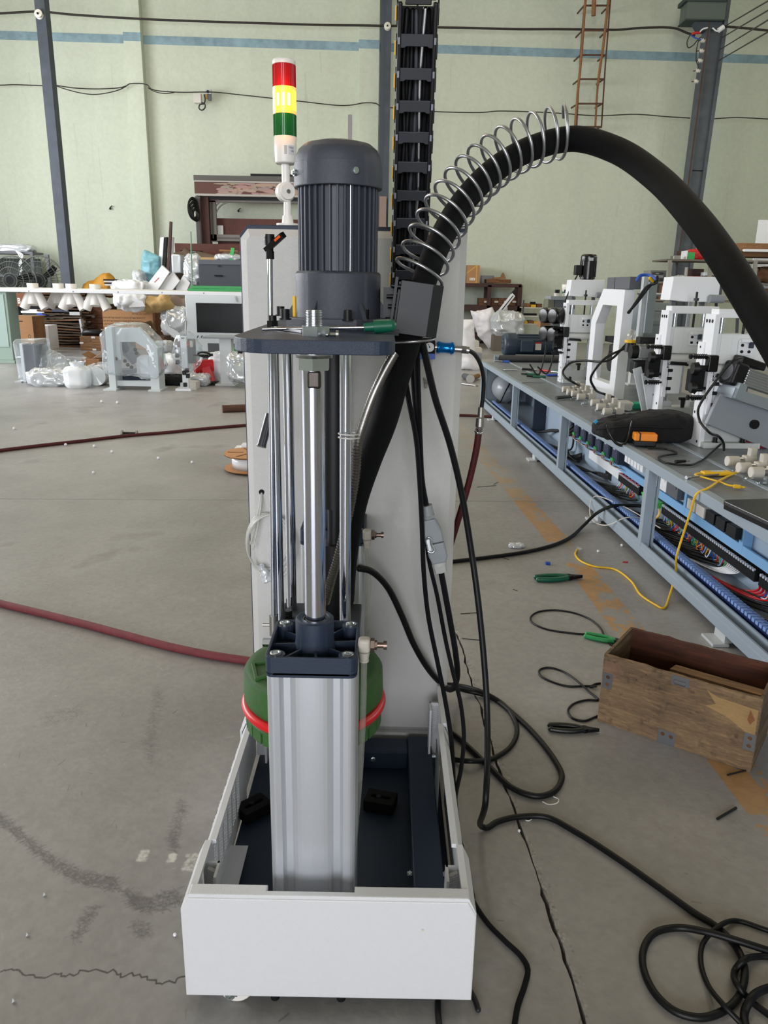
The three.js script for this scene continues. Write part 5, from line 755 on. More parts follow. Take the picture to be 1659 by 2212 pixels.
{
  const m = benchThing('feed_motor', 'small silver ribbed feed motor with black ends left of the middle station', 'motor', BZ(1380, 760, 4.2));
  part('body', [rbox(0.11, 0.09, 0.10, 0.008, 0.04, 0, 0), ...Array.from({ length: 6 }, (_, i) => box(0.11, 0.006, 0.11, 0.04, -0.035 + i * 0.014, 0))], mat(0xa2a4a7, 0.35, 0.7), m); part('end_bell', [cyl(0.05, 0.05, 0.05, -0.04, 0, 0, 'x', 20)], M.black, m); part('terminal_box', [rbox(0.14, 0.05, 0.08, 0.008, 0.05, 0.085, 0)], M.black, m); part('gear_head', [rbox(0.13, 0.10, 0.12, 0.02, 0.02, -0.11, 0.01)], M.black, m);
  const k = benchThing('support_stand', 'white square support leg on the bench between gantry and middle station', 'leg', BH(1365, 832, 0.597)); part('leg', [span(-0.035, 0.035, 0, 0.36, -0.035, 0.035, 0.003)], M.whiteMachine, k); part('foot', [span(-0.06, 0.06, 0, 0.02, -0.06, 0.06, 0.003)], M.whiteMachine, k);
  const a = BZ(1376, 795, 4.35), c = BZ(1402, 870, 4.35); const t = benchThing('strut', 'slanting gray flat strut left of the middle station', 'strut', V(a.x, 0.597, 4.35)); part('bar', [bar(V(0, a.y - 0.597, 0), V(c.x - a.x, 0.01, 0), 0.02, 0.06)], M.grayPale, t);
  const a2 = BZ(1398, 805, 4.5), c2 = BZ(1418, 880, 4.5); const t2 = benchThing('strut', 'second slanting flat strut, right of the first and closer to the middle station', 'strut', V(a2.x, 0.597, 4.5)); part('bar', [bar(V(0, a2.y - 0.597, 0), V(c2.x - a2.x, 0.01, 0), 0.02, 0.08)], M.grayPale, t2);
  const v = BZ(1362, 740, 4.0), gcup = benchThing('grease_cup', 'yellow rimmed glass cup on a dark holder right of the gantry', 'cup', v); part('glass', [lathe([[0.03, 0.02], [0.034, 0.05], [0.026, 0.09], [0, 0.10]], 20)], M.clear, gcup); part('rim', [cyl(0.045, 0.045, 0.02, 0, 0.01, 0)], M.yellow, gcup); part('holder', [cyl(0.042, 0.035, 0.07, 0, -0.035, 0)], M.black, gcup);
}
// ---- air regulators in three rows
const regs = [[[1223, 841], [1233, 846], [1243, 850], [1256, 857]], [[1286, 870], [1299, 879], [1313, 889]], [[1583, 996], [1608, 1010], [1635, 1020]]];
let regProto = null;
regs.forEach((row, k) => row.forEach(([px, py], i) => {
  const q = BH(px, py, 0.655), lab = `beige air regulator, ${ORD[i]} from left in the ${['far row of four', 'middle row of three below the gantry', 'near row of three at right edge'][k]}`;
  if (regProto) { copy(regProto, toW(q.x + 0.03, 0.597, q.z), lab, BT); return; }
  const r = regProto = benchThing('air_regulator', lab, 'regulator', V(q.x + 0.03, 0.597, q.z), 'beige air regulators on the bench');
  part('knob', [cyl(0.027, 0.027, 0.055, -0.03, 0.058, 0, 'x', 24)], M.beige, r); part('knob_cap', [cyl(0.0255, 0.027, 0.006, -0.060, 0.058, 0, 'x', 24)], M.offWhite, r); part('neck', [cyl(0.021, 0.021, 0.03, 0.012, 0.058, 0, 'x', 20)], M.steel, r);
  part('body', [rbox(0.06, 0.055, 0.05, 0.006, 0.055, 0.060, 0)], M.beige, r); part('port_block', [rbox(0.035, 0.045, 0.04, 0.004, 0.07, 0.105, -0.005)], M.beige, r); part('bracket', [box(0.003, 0.06, 0.035, 0.02, 0.03, 0), box(0.05, 0.003, 0.035, 0.0, 0.0025, 0), cyl(0.009, 0.009, 0.008, -0.018, 0.006, 0)], M.zinc, r);
}));
// ---- things lying on the bench
{
  const q = BH(1392, 950, 0.6), w0 = toW(q.x, 0.6, q.z), d = thing('carry_bag', 'black fabric carry bag lying on the near bench, with two loop handles', 'bag', w0);
  const a = P(1287, 925, w0.z), e = P(1497, 905, w0.z), len = e.x - a.x, g = new THREE.SphereGeometry(1, 110, 60), p = g.attributes.position;
  for (let i = 0; i < p.count; i++) { const u = p.getX(i), s = (t, k) => Math.sign(t) * Math.pow(Math.abs(t), k), tx = s(u, 0.55), thick = 0.050 + 0.040 * Math.min(1, Math.max(0, (tx + 1) * 0.8)); p.setXYZ(i, (a.x + e.x) / 2 + tx * len / 2, 0.60 + thick * 0.95 + s(p.getY(i), 0.5) * thick + 0.016 * (tx < -0.2 ? -tx - 0.2 : 0), w0.z - 0.02 + s(p.getZ(i), 0.45) * 0.135); }
  g.computeVertexNormals(); part('body', [crumple(g, 0.013, 8, 0.8, 2)], M.bagFabric, d);
  part('seam', [tube([P(1288, 928, w0.z + 0.115), P(1340, 922, w0.z + 0.125), P(1400, 922, w0.z + 0.125), P(1460, 925, w0.z + 0.125), P(1492, 918, w0.z + 0.09)], 0.005, 40, 6)], M.black, d);
  part('handle', [tube([P(1312, 920, w0.z + 0.14), P(1318, 940, w0.z + 0.16), P(1332, 958, w0.z + 0.17), P(1345, 962, w0.z + 0.17), P(1356, 948, w0.z + 0.16), P(1362, 925, w0.z + 0.14), P(1366, 910, w0.z + 0.13)], 0.0085, 50, 8)], M.blackGloss, d);
  part('pull_tab', [bar(P(1284, 914, w0.z), P(1290, 908, w0.z), 0.012, 0.016)], mat(0x1f9ad0, 0.4), d);
}
{
  const q = BH(1388, 962, 0.6), at = toW(q.x, 0.6, q.z + 0.02), c = thing('charger', 'orange and black battery charger block on the bench in front of the bag', 'charger', at, -0.12);
  part('base', [rbox(0.125, 0.035, 0.09, 0.008, 0, 0.02, 0)], M.black, c); part('cover', [rbox(0.135, 0.045, 0.085, 0.008, 0, 0.058, 0)], mat(0xf08a1c, 0.4), c); part('band', [box(0.008, 0.050, 0.09, -0.035, 0.058, 0)], M.black, c);
  const l = BH(1620, 1130, 0.6), lap = thing('laptop', 'closed glossy black laptop lying at the right edge of the bench', 'laptop', toW(0.16, 0.6, 6.98), BT + 0.12);
  part('base', [ext(roundRect(0.34, 0.46, 0.02), 0.014, 0.003).rotateX(-Math.PI / 2).translate(0, 0.003, 0)], M.blackMatt, lap); part('lid', [ext(roundRect(0.345, 0.465, 0.022), 0.012, 0.004).rotateX(-Math.PI / 2).translate(0, 0.022, 0)], M.blackGloss, lap); part('lid_mark', [new THREE.TorusGeometry(0.018, 0.0022, 6, 30).rotateX(Math.PI / 2).translate(0.05, 0.0375, -0.05)], M.grayPart, lap);
}
{
  const t = thing('network_cable', 'yellow network cable hanging over the bench front and crossing the floor', 'cable', G(1430, 1314)), w = (q) => toW(q.x, q.y, q.z);
  part('cord', [tube([w(BH(1640, 1007, 0.64)), w(BH(1600, 1018, 0.612)), w(BH(1560, 1035, 0.608)), w(BH(1528, 1055, 0.608)), w(BX(1510, 1072, 0.0)).add(V(-0.012, 0.012, 0)), w(BX(1492, 1105, -0.02)), w(BX(1474, 1160, -0.02)), w(BX(1462, 1200, -0.03)), G(1459, 1240, 0.10), G(1447, 1285, 0.02), G(1432, 1314, 0.006), G(1415, 1306, 0.006), G(1385, 1286, 0.006), G(1362, 1254, 0.006), G(1325, 1229, 0.006), G(1285, 1224, 0.006), G(1256, 1213, 0.006), G(1243, 1198, 0.006), G(1247, 1187, 0.007)], 0.0058, 260, 8)], M.yellow, t);
  part('plug', [box(0.014, 0.012, 0.03, ...G(1251, 1184, 0.008).toArray(), 0, 0.6)], M.clear, t);
  const q = BH(1547, 1023, 0.61), a = thing('network_adapter', 'yellow inline network adapter with a white printed label on the bench', 'adapter', w(V(q.x, 0.6, q.z)), 0.12);
  part('body', [rbox(0.155, 0.022, 0.045, 0.007, 0, 0.012, 0)], M.yellow, a);
  const lab = canvasTex(128, 48, (g) => { g.fillStyle = '#d8d8d2'; g.fillRect(0, 0, 128, 48); g.fillStyle = '#444'; g.font = '11px sans-serif'; ['USB - RS485', 'CE FC PLC', 'MADE IN CHINA'].forEach((s, i) => g.fillText(s, 8, 14 + i * 14)); });
  part('printed_label', [new THREE.PlaneGeometry(0.07, 0.026).rotateX(-Math.PI / 2).translate(0.005, 0.0236, 0)], mat(0xffffff, 0.5, 0, { map: lab }), a);
  part('lead', [tube([V(-0.075, 0.012, 0), V(-0.10, 0.012, 0), V(-0.125, 0.010, 0.02), V(-0.10, 0.009, 0.10), V(-0.075, 0.009, 0.17), V(-0.07, 0.010, 0.24), V(-0.02, 0.012, 0.29)], 0.005, 60, 8)], M.yellow, a); part('lead', [tube([V(0.075, 0.012, 0), V(0.10, 0.012, 0), V(0.14, 0.02, -0.04)], 0.005, 20, 8)], M.yellow, a); part('ferrite', [rbox(0.035, 0.018, 0.022, 0.006, -0.045, 0.011, 0.27, 0, -0.5)], M.yellow, a);
}
function driver(name, label, cat, p0, p1, hm, hr, br, split = 0.5) { const a = toW(p0.x, 0.6 + hr, p0.z), b = toW(p1.x, 0.6 + hr, p1.z), t = thing(name, label, cat, a.clone().setY(0.598)), m = a.clone().lerp(b, split); part('handle', [rod(a, m, hr, 12, hr * 0.85)], hm, t); part('blade', [rod(m, b, br, 8)], M.steel, t); return t; }
driver('screwdriver', 'black handled screwdriver lying alone on the bench front strip', 'screwdriver', BH(1201, 861, 0.61), BH(1246, 857, 0.61), mat(0x2c3230, 0.5), 0.016, 0.006, 0.72);
driver('screwdriver', 'blue handled screwdriver near the far corner of the bench', 'screwdriver', BH(1100, 782, 0.61), BH(1068, 780, 0.61), M.blue, 0.014, 0.006, 0.45);
driver('screwdriver', 'red handled screwdriver among the tools at the far bench', 'screwdriver', BH(1165, 800, 0.61), BH(1215, 806, 0.61), M.redHandle, 0.014, 0.006, 0.5);
driver('screwdriver', 'green handled screwdriver right of the red one by the far station', 'screwdriver', BH(1214, 803, 0.61), BH(1196, 801, 0.61), M.greenHandle, 0.014, 0.006, 0.9);
driver('torch', 'black torch with yellow bands among the tools at the far bench', 'torch', BH(1128, 798, 0.61), BH(1160, 800, 0.61), M.black, 0.014, 0.013, 0.8);
driver('hex_key', 'long bright hex key left of the torch on the far bench', 'hex key', BH(1087, 799, 0.61), BH(1118, 800, 0.61), M.steel, 0.012, 0.010, 0.2);
driver('spanner_long', 'bright spanner lying across the front strip below the pliers', 'spanner', BH(1128, 826, 0.61), BH(1178, 826, 0.61), M.steel, 0.010, 0.006, 0.1);
driver('spanner_long', 'chrome spanner lying under the yellow adapter on the near bench', 'spanner', BH(1482, 1034, 0.605), BH(1552, 1027, 0.605), M.steel, 0.010, 0.005, 0.12);
driver('probe', 'small black and orange probe lying on the bench by the adapter cable', 'probe', BH(1459, 998, 0.608), BH(1489, 996, 0.608), M.black, 0.010, 0.004, 0.7);
function pliers(label, at, turn, len, hm, jm = M.darkMetal) {
  const t = thing('pliers', label, 'pliers', at, turn), r = len * 0.055;
  for (const s of [-1, 1]) part('handle', [tube([V(0.02 * len, r, s * r * 0.6), V(-0.15 * len, r, s * 0.09 * len), V(-0.4 * len, r, s * 0.105 * len), V(-0.62 * len, r, s * 0.075 * len)], r, 24, 8)], hm, t);
  part('joint', [cyl(r * 1.5, r * 1.5, r * 1.6, 0.06 * len, r, 0, 'y', 14)], jm, t); for (const s of [-1, 1]) part('jaw', [ext([[0.06 * len, 0], [0.12 * len, s * 0.07 * len], [0.36 * len, s * 0.012 * len], [0.36 * len, 0]].slice()[s > 0 ? 'slice' : 'reverse'](), r * 1.2, 0).rotateX(-Math.PI / 2).translate(0, r * 0.4, 0)], jm, t);
  return t;
}
{ const q = (x, y) => { const b = BH(x, y, 0.6); return toW(b.x, 0.599, b.z); };
  pliers('green handled pliers on the far bench, left one of the pair', q(1140, 810), 2.9, 0.20, M.greenHandle); pliers('green handled pliers on the far bench, right one of the pair', q(1152, 815), 3.0, 0.20, M.greenHandle); pliers('blue handled pliers beside the far valve row', q(1205, 812), 0.2, 0.2, M.blue);
  const r = thing('rag', 'crumpled gray and green work glove on the bench behind the black bag', 'glove', q(1352, 888)); const a = q(1346, 886), b = q(1368, 884); part('palm', [bag(0.13, 0.07, 0.12, a.x, 0.6, a.z, 0.12, 1.2, 3)], mat(0xb9b9b2, 0.9), r); part('cuff', [bag(0.15, 0.05, 0.10, b.x + 0.03, 0.605, b.z, 0.1, 1.2, 8)], mat(0x1f9a74, 0.8), r); }
pliers('green handled wire strippers lying on the floor in the aisle', G(1222, 1252, 0), 0.15, 0.26, M.greenHandle);
pliers('black diagonal cutters with green edged handles lying on the floor before the crate', G(1255, 1580, 0), -0.08, 0.175, mat(0x0d1512, 0.4), M.darkMetal);
{
  // far end: roller and large blue motor
  const a = BZ(1079, 773, -0.12), b = BZ(1215, 773, -0.12), r = benchThing('roller', 'long dark rubber roller lying across the far end of the bench', 'roller', V(a.x, 0.598, -0.12)); part('tube', [cyl(0.042, 0.042, b.x - a.x, (b.x - a.x) / 2, 0.043, 0, 'x', 28)], mat(0x3c3c3e, 0.6), r); part('core', [cyl(0.03, 0.03, b.x - a.x + 0.01, (b.x - a.x) / 2, 0.043, 0, 'x', 20)], M.blackMatt, r);
  const z = -0.75, c = BZ(1086, 742, z), e = BZ(1215, 742, z), cy = 0.79, m = benchThing('large_motor', 'large blue gray electric motor lying behind the roller at the far end of the bench', 'motor', V(c.x, 0.597, z)), L = e.x - c.x, blue = mat(0x2a3a4a, 0.4), R0 = 0.155;
  part('fan_cover', [lathe([[0, 0], [R0 * 0.8, 0.0], [R0 * 0.97, 0.025], [R0, 0.06], [R0, 0.17], [R0 * 0.9, 0.17]], 36).rotateZ(-Math.PI / 2).translate(0, 0.18, 0)], blue, m); part('housing', [cyl(R0 * 0.86, R0 * 0.86, L - 0.15, L / 2 + 0.08, 0.18, 0, 'x', 36)], blue, m);
  for (let i = 0; i < 9; i++) { const a2 = (i - 1) * 0.36 - 0.2; part('cooling_fin', [box(L - 0.3, 0.016, 0.008, L / 2 + 0.05, 0.18 + Math.sin(a2) * R0 * 0.9, Math.cos(a2) * R0 * 0.9, -a2)], blue, m); }
  part('terminal_box', [rbox(0.17, 0.15, 0.08, 0.01, 0.30, 0.17, R0 * 0.92)], blue, m); part('rating_plate', [box(0.08, 0.10, 0.004, 0.46, 0.17, R0 * 0.93)], M.offWhite, m); part('red_plate', [box(0.08, 0.02, 0.005, 0.46, 0.215, R0 * 0.935)], M.redHandle, m); part('foot', [span(0.2, 0.7, 0, 0.03, -0.12, 0.12)], blue, m);
  part('vent_slots', Array.from({ length: 5 }, (_, i) => cyl(0.012, 0.012, 0.004, -0.001, 0.18 + Math.cos(i * 1.25) * 0.07, Math.sin(i * 1.25) * 0.07, 'x', 8)), M.blackMatt, m);
}

// ================================================================ the left background
const RB = (x0, y0, x1, y1, z, d, r = 0) => { const q = R(x0, y0, x1, y1, z); return span(q.x0, q.x1, q.y0, q.y1, z - d, z, r); };          // a block whose front fills the rectangle
const RF = (x0, y0, x1, z, d, r = 0) => { const q = R(x0, y0, x1, y0 + 50, z); return span(q.x0, q.x1, 0, q.y1, z - d, z, r); };             // the same, standing on the floor
function quad(px, z, t, m = 0.002) { const p = px.map(([x, y]) => P(x, y, z)), c = p[0]; return ext(p.map((q) => [q.x - c.x, q.y - c.y]), t, m).translate(c.x, c.y, z - t); }   // a thick plate with this outline
function block(name, label, cat, x0, y0, x1, y1, z, d, m, o = {}) {
  const q = R(x0, y0, x1, y1, z), bot = o.floor ? 0 : q.y0, t = thing(name, label, cat, [q.cx, bot, z - d / 2], 0, o.group);
  part(o.part ?? 'body', [span(q.x0, q.x1, bot, q.y1, z - d, z, o.r ?? 0.01)], m, t); return t;
}
{
  const z = -19.8, col = thing('steel_post', 'dark steel post on the left rising from behind the white frame to the roof', 'post', P(150, 700, z).setY(0));
  const a = P(88, 0, z), b = P(146, 612, z), dir = a.clone().sub(b).normalize(), top = b.clone().addScaledVector(dir, 9.6), low = b.clone().addScaledVector(dir, -1.55);
  part('front_flange', [bar(low, top, 0.26, 0.20)], M.steelBeam, col); part('side_web', [bar(low.clone().add(V(0.115, 0, 0)), top.clone().add(V(0.115, 0, 0)), 0.28, 0.03)], M.steelBeam, col);
}
// long white frame with branching suction nozzles
{
  const z = -14.7, L = P(-60, 620, z), Rr = P(640, 634, z), t = thing('suction_table', 'long white machine frame with a flat top and a gray green leg at left', 'frame', [L.x + 0.3, 0, z]);
  const y1 = P(250, 627, z).y, y0 = P(250, 634.5, z).y;
  part('top_board', [span(L.x, Rr.x, y1 - 0.01, y1 + 0.006, z - 2.2, z, 0.004)], mat(0xd6d3cc, 0.45), t); part('front_rail', [span(L.x, Rr.x, y0, y1, z - 0.08, z + 0.012, 0.006)], M.whiteMachine, t);
  part('rear_rail', [span(L.x, Rr.x, y0, y1 - 0.01, z - 2.2, z - 2.1)], M.whiteMachine, t);
  const g = R(-60, 632, 24, 775, z - 0.1); part('leg', [span(g.x0, g.x1, 0.05, y0, z - 0.45, z - 0.05, 0.01)], M.greenPaint, t); part('leg_panel', [span(g.x0, P(12, 700, z).x, 0.3, y0 - 0.05, z - 0.05, z - 0.035)], mat(0x9fb4ae, 0.55), t); part('foot_plate', [span(g.x0, P(34, 780, z).x, 0, 0.05, z - 0.5, z + 0.04, 0.006)], M.greenPaint, t);
  for (const px of [560, 620]) { const q = P(px, 640, z); part('far_leg', [span(q.x, q.x + 0.15, 0, y0, z - 0.2, z - 0.05)], M.greenPaint, t); }
  for (const x of [62, 158, 255, 350, 440]) part('rail_bolt', [cyl(0.010, 0.010, 0.006, ...P(x, 628 + x * 0.012, z + 0.014).toArray(), 'z', 10)], M.grayPart, t);
  [[73, 2], [128, 1], [156, 2], [207, 2]].forEach(([px, k], i) => {
    const q = P(px, 640, z), zz = z - (k === 1 ? 0.9 : 0.25), x = P(px, 640, zz).x, n = thing('suction_nozzle', `white branching suction nozzle hanging under the long frame, ${ORD[i]} from the left`, 'nozzle', [x, y0 - 0.30, zz], 0, 'white suction nozzles under the long frame');
    for (const [a, c] of [[-0.75, 0.1], [0.0, 0.35], [0.8, 0.1]]) part('branch', [rod(V(x + a * 0.05, y0 + 0.02, zz), V(x + a * 0.26, y0 - 0.31 + Math.abs(a) * 0.02 - (a === 0 ? -0.08 : 0), zz + c * 0.2), 0.085, 20, 0.088)], M.whitePlastic, n);
    part('collar', [cyl(0.10, 0.10, 0.10, x, y1 + 0.05, zz, 'y', 28)], M.whitePlastic, n); part('spigot', [cyl(0.08, 0.08, y1 - y0 + 0.05, x, (y0 + y1) / 2, zz, 'y', 20)], M.whitePlastic, n);
  });
  const gs = thing('green_sheet', 'stack of bright green boards on the right end of the white frame', 'board', P(460, 622, z - 0.6)); const q = R(408, 613, 530, 622, z - 0.6); for (let i = 0; i < 2; i++) part('board', [span(q.x0 + i * 0.06, q.x1, y1 + 0.006 + i * 0.05, y1 + 0.054 + i * 0.05, z - 1.5, z - 0.5, 0.004)], M.greenSheet, gs);
}
// pedestal fans and the dark rack behind them
[[29, 606, 'left'], [89, 606, 'right']].forEach(([px, py, w]) => {
  const z = w === 'left' ? -20.6 : -21.4, c = P(px, py, z), r = P(px + 50, py, z).x - c.x, f = thing('pedestal_fan', `large dark pedestal fan, the ${w} one of two behind the white frame`, 'fan', [c.x, 0, z], 0, 'pedestal fans behind the white frame');
  part('hub', [cyl(0.14, 0.16, 0.28, c.x, c.y, z + 0.05, 'z', 24)], M.blackMatt, f); part('pole', [cyl(0.04, 0.04, c.y - 0.05, c.x, (c.y - 0.05) / 2, z - 0.18)], M.blackMatt, f); part('base', [cyl(0.40, 0.36, 0.06, c.x, 0.03, z - 0.18)], M.blackMatt, f);
  for (let i = 0; i < 3; i++) { const a = i * 2.094 + (w === 'left' ? 0.3 : 0.75); part('blade', [place(ext([[0.1, -0.05], [r * 0.55, -0.13], [r * 0.88, -0.08], [r * 0.86, 0.06], [0.1, 0.07]], 0.012, 0.003).rotateX(0.35), c.x, c.y, z, 0, 0, a).translate(0, 0, 0)].map((g) => { return g; }), M.black, f); }
  const wires = []; for (const [rr0, zz] of [[1, 0], [0.78, 0.10], [0.55, 0.15], [0.30, 0.18]]) wires.push(new THREE.TorusGeometry(r * rr0, rr0 === 1 ? 0.018 : 0.010, 5, 40).translate(c.x, c.y, z + zz));
  for (let i = 0; i < 40; i++) { const a = i / 40 * 6.283, d = V(Math.cos(a), Math.sin(a), 0); wires.push(tube([c.clone().addScaledVector(d, r * 0.18).add(V(0, 0, 0.19)), c.clone().addScaledVector(d, r * 0.6).add(V(0, 0, 0.15)), c.clone().addScaledVector(d, r)], 0.0065, 4, 3)); }
  part('wire_guard', wires, mat(0x5c605c, 0.5, 0.4), f).userData.kind = 'stuff';
});
{
  const z = -22.2, q = R(-60, 543, 70, 548, z), r = thing('dark_rack', 'dark steel rack frame against the wall at the left edge', 'rack', [q.cx, 0, z]); part('top', [span(q.x0, q.x1, q.y0, q.y1, z - 0.7, z)], M.grayPart, r); for (const x of [q.x0 + 2, q.x1 - 0.08]) part('post', [span(x, x + 0.08, 0, q.y0, z - 0.08, z)], M.grayPart, r); part('shelf', [span(q.x0, q.x1, 1.6, 1.66, z - 0.7, z)], M.grayPart, r);
  part('back_sheet', [span(q.x0, q.x1 - 0.1, 0.1, q.y0 - 0.1, z - 0.7, z - 0.68)], mat(0x4a4f4c, 0.8), r);
  single('plastic_bundle', 'shiny clear plastic bundle lying on the dark rack top', 'plastic', [bag(1.1, 0.18, 0.5, P(20, 540, z).x, q.y1, z - 0.3, 0.25, 2, 4)], M.foil);
  const fb = []; for (let i = 0; i < 3; i++) fb.push(tube([P(34, 541, z + 0.1), P(42 + i * 4, 552, z + 0.15), P(47 - i * 3, 570, z + 0.2), P(43 + i * 5, 592, z + 0.15)], 0.018, 20, 6)); single('white_straps', 'white straps hanging down from the dark rack top', 'straps', fb, M.white);
}
// storage bench behind the frame with sacks, panels and profiles
{
  const z = -19.4, st = thing('storage_bench', 'low dark storage bench behind the white frame, heaped with sacks and panels', 'bench', [P(300, 640, z).x, 0, z - 0.6]);
  const q = R(165, 628, 425, 640, z); part('top', [span(q.x0, q.x1, q.y0, q.y1 - 0.02, z - 1.3, z)], M.shelfGray, st); for (const x of [q.x0, (q.x0 + q.x1) / 2, q.x1 - 0.1]) part('leg', [span(x, x + 0.1, 0, q.y0, z - 0.1, z)], M.grayPart, st);
  const ty = q.y1 - 0.02, sack = (name, label, cat, x0, y0, x1, dz, d, m, s, amp = 0.16) => { const r = R(x0, y0, x1, 640, z - dz); return single(name, label, cat, [bag(r.w, r.y1 - ty, d, r.cx, ty, z - dz, amp, 1.6, s)], m); };
  single('sack', 'mustard yellow cloth sack lying behind the white frame', 'sack', [pillow([[180, 640], [182, 616], [205, 606], [222, 595], [236, 592], [246, 600], [255, 612], [254, 640]], z - 0.6, 0.30, 0.4, 0.05, 2.4, 1)], M.yellowSack); single('sack', 'pale blue plastic sack standing beside the white profiles', 'sack', [pillow([[308, 640], [309, 560], [314, 543], [325, 549], [345, 556], [346, 640]], z - 0.9, 0.22, 0.35, 0.05, 2.2, 5)], M.tealBag); sack('plastic_bag', 'clear crumpled plastic bag left of the pale blue sack', 'bag', 292, 585, 312, 0.5, 0.5, M.foil, 6);
  sack('paper_wrap', 'white crumpled wrapping lying on the storage bench, above the white hanging bag', 'wrapping', 245, 608, 318, 0.2, 0.6, M.whiteBag, 9, 0.25);
  for (let i = 0; i < 4; i++) single('metal_box', `flat dark metal tray in the yellow sack, ${ORD[i]} from the top`, 'tray', [RB(223 + i, 603 + i * 3.6, 245, 606.2 + i * 3.6, z + 0.05, 0.4)], i % 2 ? M.grayPale : M.blackMatt);
  for (const [a, b, m, w] of [[346, 354, M.white, 'leftmost'], [354.5, 361, M.darkMetal, 'dark second'], [368, 374, M.white, 'rightmost']]) { const g = quad([[a, 513], [b, 512], [b - 8, 640], [a - 8, 640]], z - 0.9, 0.12); single('long_profile', `long leaning profile against the pile, ${w} of the group`, 'profile', [g], m); }
  single('iron_bar', 'tall dark brown iron bar leaning between the white profiles', 'bar', [quad([[366, 478], [371, 479], [364, 640], [357, 640]], z - 0.8, 0.08)], M.rackBrown);
  const panels = [[[312, 622], [350, 573], [366, 588], [332, 640], [312, 640]], [[338, 622], [373, 587], [388, 607], [362, 640], [336, 640]], [[380, 622], [396, 594], [411, 611], [398, 640], [380, 640]], [[395, 625], [413, 604], [420, 610], [412, 640], [395, 640]]];
  panels.forEach((p, i) => { const t = thing('panel_box', `flat white panel box leaning on the pile, ${ORD[i]} from the left`, 'box', P(p[0][0], 640, z - 0.3 + i * 0.02).setY(ty)); part('carton', [quad(p, z - 0.15 - i * 0.12, 0.10, 0.004)], M.white, t); if (i < 1) part('print', [quad([[333, 609], [343, 599], [344.5, 601], [334.5, 611]], z - 0.145, 0.004, 0)], mat(0xb76a70, 0.6), t); });
  single('wrapped_parcel', 'white parcel wrapped in shiny film right of the profiles', 'parcel', [crumple(RBs(371, 550, 390, 590, z - 0.7, 0.4), 0.02, 4, 0.7, 3)], M.foil);
  single('film_heap', 'crumpled clear film hanging beside the dark machine box', 'film', [bag(0.38, 0.62, 0.4, P(419, 590, z - 0.6).x, P(419, 611, z - 0.6).y, z - 0.6, 0.22, 2, 8)], M.foil);
  const gr = P(412, 500, z + 0.1), gl = P(416, 640, z + 0.1); single('thin_rod', 'thin pale green rod standing upright before the dark machine box', 'rod', [rod(gl, gr, 0.016, 8)], mat(0x6f8a74, 0.6));
}
function RBs(x0, y0, x1, y1, z, d) { const q = R(x0, y0, x1, y1, z); return new RoundedBoxGeometry(q.w, q.h, d, 10, 0.03).translate(q.cx, q.cy, z - d / 2); }
// dark machine box, brown panel and the big portal frame at the wall
{
  const t = block('machine_housing', 'tall dark gray sheet metal housing with a dented front beside the melter', 'housing', 430, 562, 600, 640, -19.6, 1.2, mat(0x3d4147, 0.5, 0.3), { floor: true }); part('lid', [RB(429, 562, 602, 572, -19.57, 1.26)], mat(0x54585f, 0.5, 0.3), t); part('handle', [RB(463, 594, 480, 597, -19.55, 0.05)], M.blackMatt, t); part('latch', [RB(470, 573, 475, 576, -19.55, 0.03)], M.black, t);
  single('wood_offcut', 'pale wooden offcut lying on the dark housing', 'offcut', [RB(433, 556, 472, 562, -19.8, 0.25)], M.kraft); single('film_scrap', 'shiny film scraps lying on the dark housing lid', 'film', [bag(0.62, 0.12, 0.4, P(492, 560, -19.8).x, P(492, 562, -19.8).y, -19.9, 0.3, 2, 2)], M.foil);
  const tag = thing('green_tag', 'bright green metal tag plate standing on the dark housing', 'plate', P(500, 562, -19.7)); part('plate', [quad([[499, 535], [506.5, 536], [503, 563], [495, 561]], -19.7, 0.02)], M.greenBright, tag); single('copper_bar', 'copper coloured bar lying above the dark housing', 'bar', [rod(P(474, 541, -20.0), P(514, 543, -20.0), 0.025, 10)], M.rust);
  const tarp = single('brown_tarp', 'dull brown tarpaulin heap behind the dark housing', 'tarpaulin', [bag(2.2, P(440, 549, -20.9).y, 0.7, P(450, 560, -20.9).x, 0, -21.1, 0.10, 1.2, 11)], M.tarp);
  const bp = thing('slotted_sheet', 'long reddish brown steel panel with a slot lying across behind the dark housing', 'panel', P(450, 640, -21.7).setY(0)); const zz = -21.7, o = R(378, 528, 680, 552, zz); part('sheet', [ext([[o.x0, 0], [o.x1, 0], [o.x1, o.y1], [o.x0, o.y1]], 0.08, 0.004, [[[P(390, 545, zz).x, P(390, 549, zz).y], [P(438, 545, zz).x, P(390, 549, zz).y], [P(438, 545, zz).x, P(390, 541, zz).y], [P(390, 545, zz).x, P(390, 541, zz).y]]]).translate(0, 0, zz - 0.08)], M.brownPanel, bp); part('slot_back', [RB(389, 540, 439, 550, zz - 0.12, 0.05)], M.blackMatt, bp); part('slot_bar', [RB(399, 542.5, 424, 545, zz - 0.08, 0.03)], M.grayPale, bp);
}
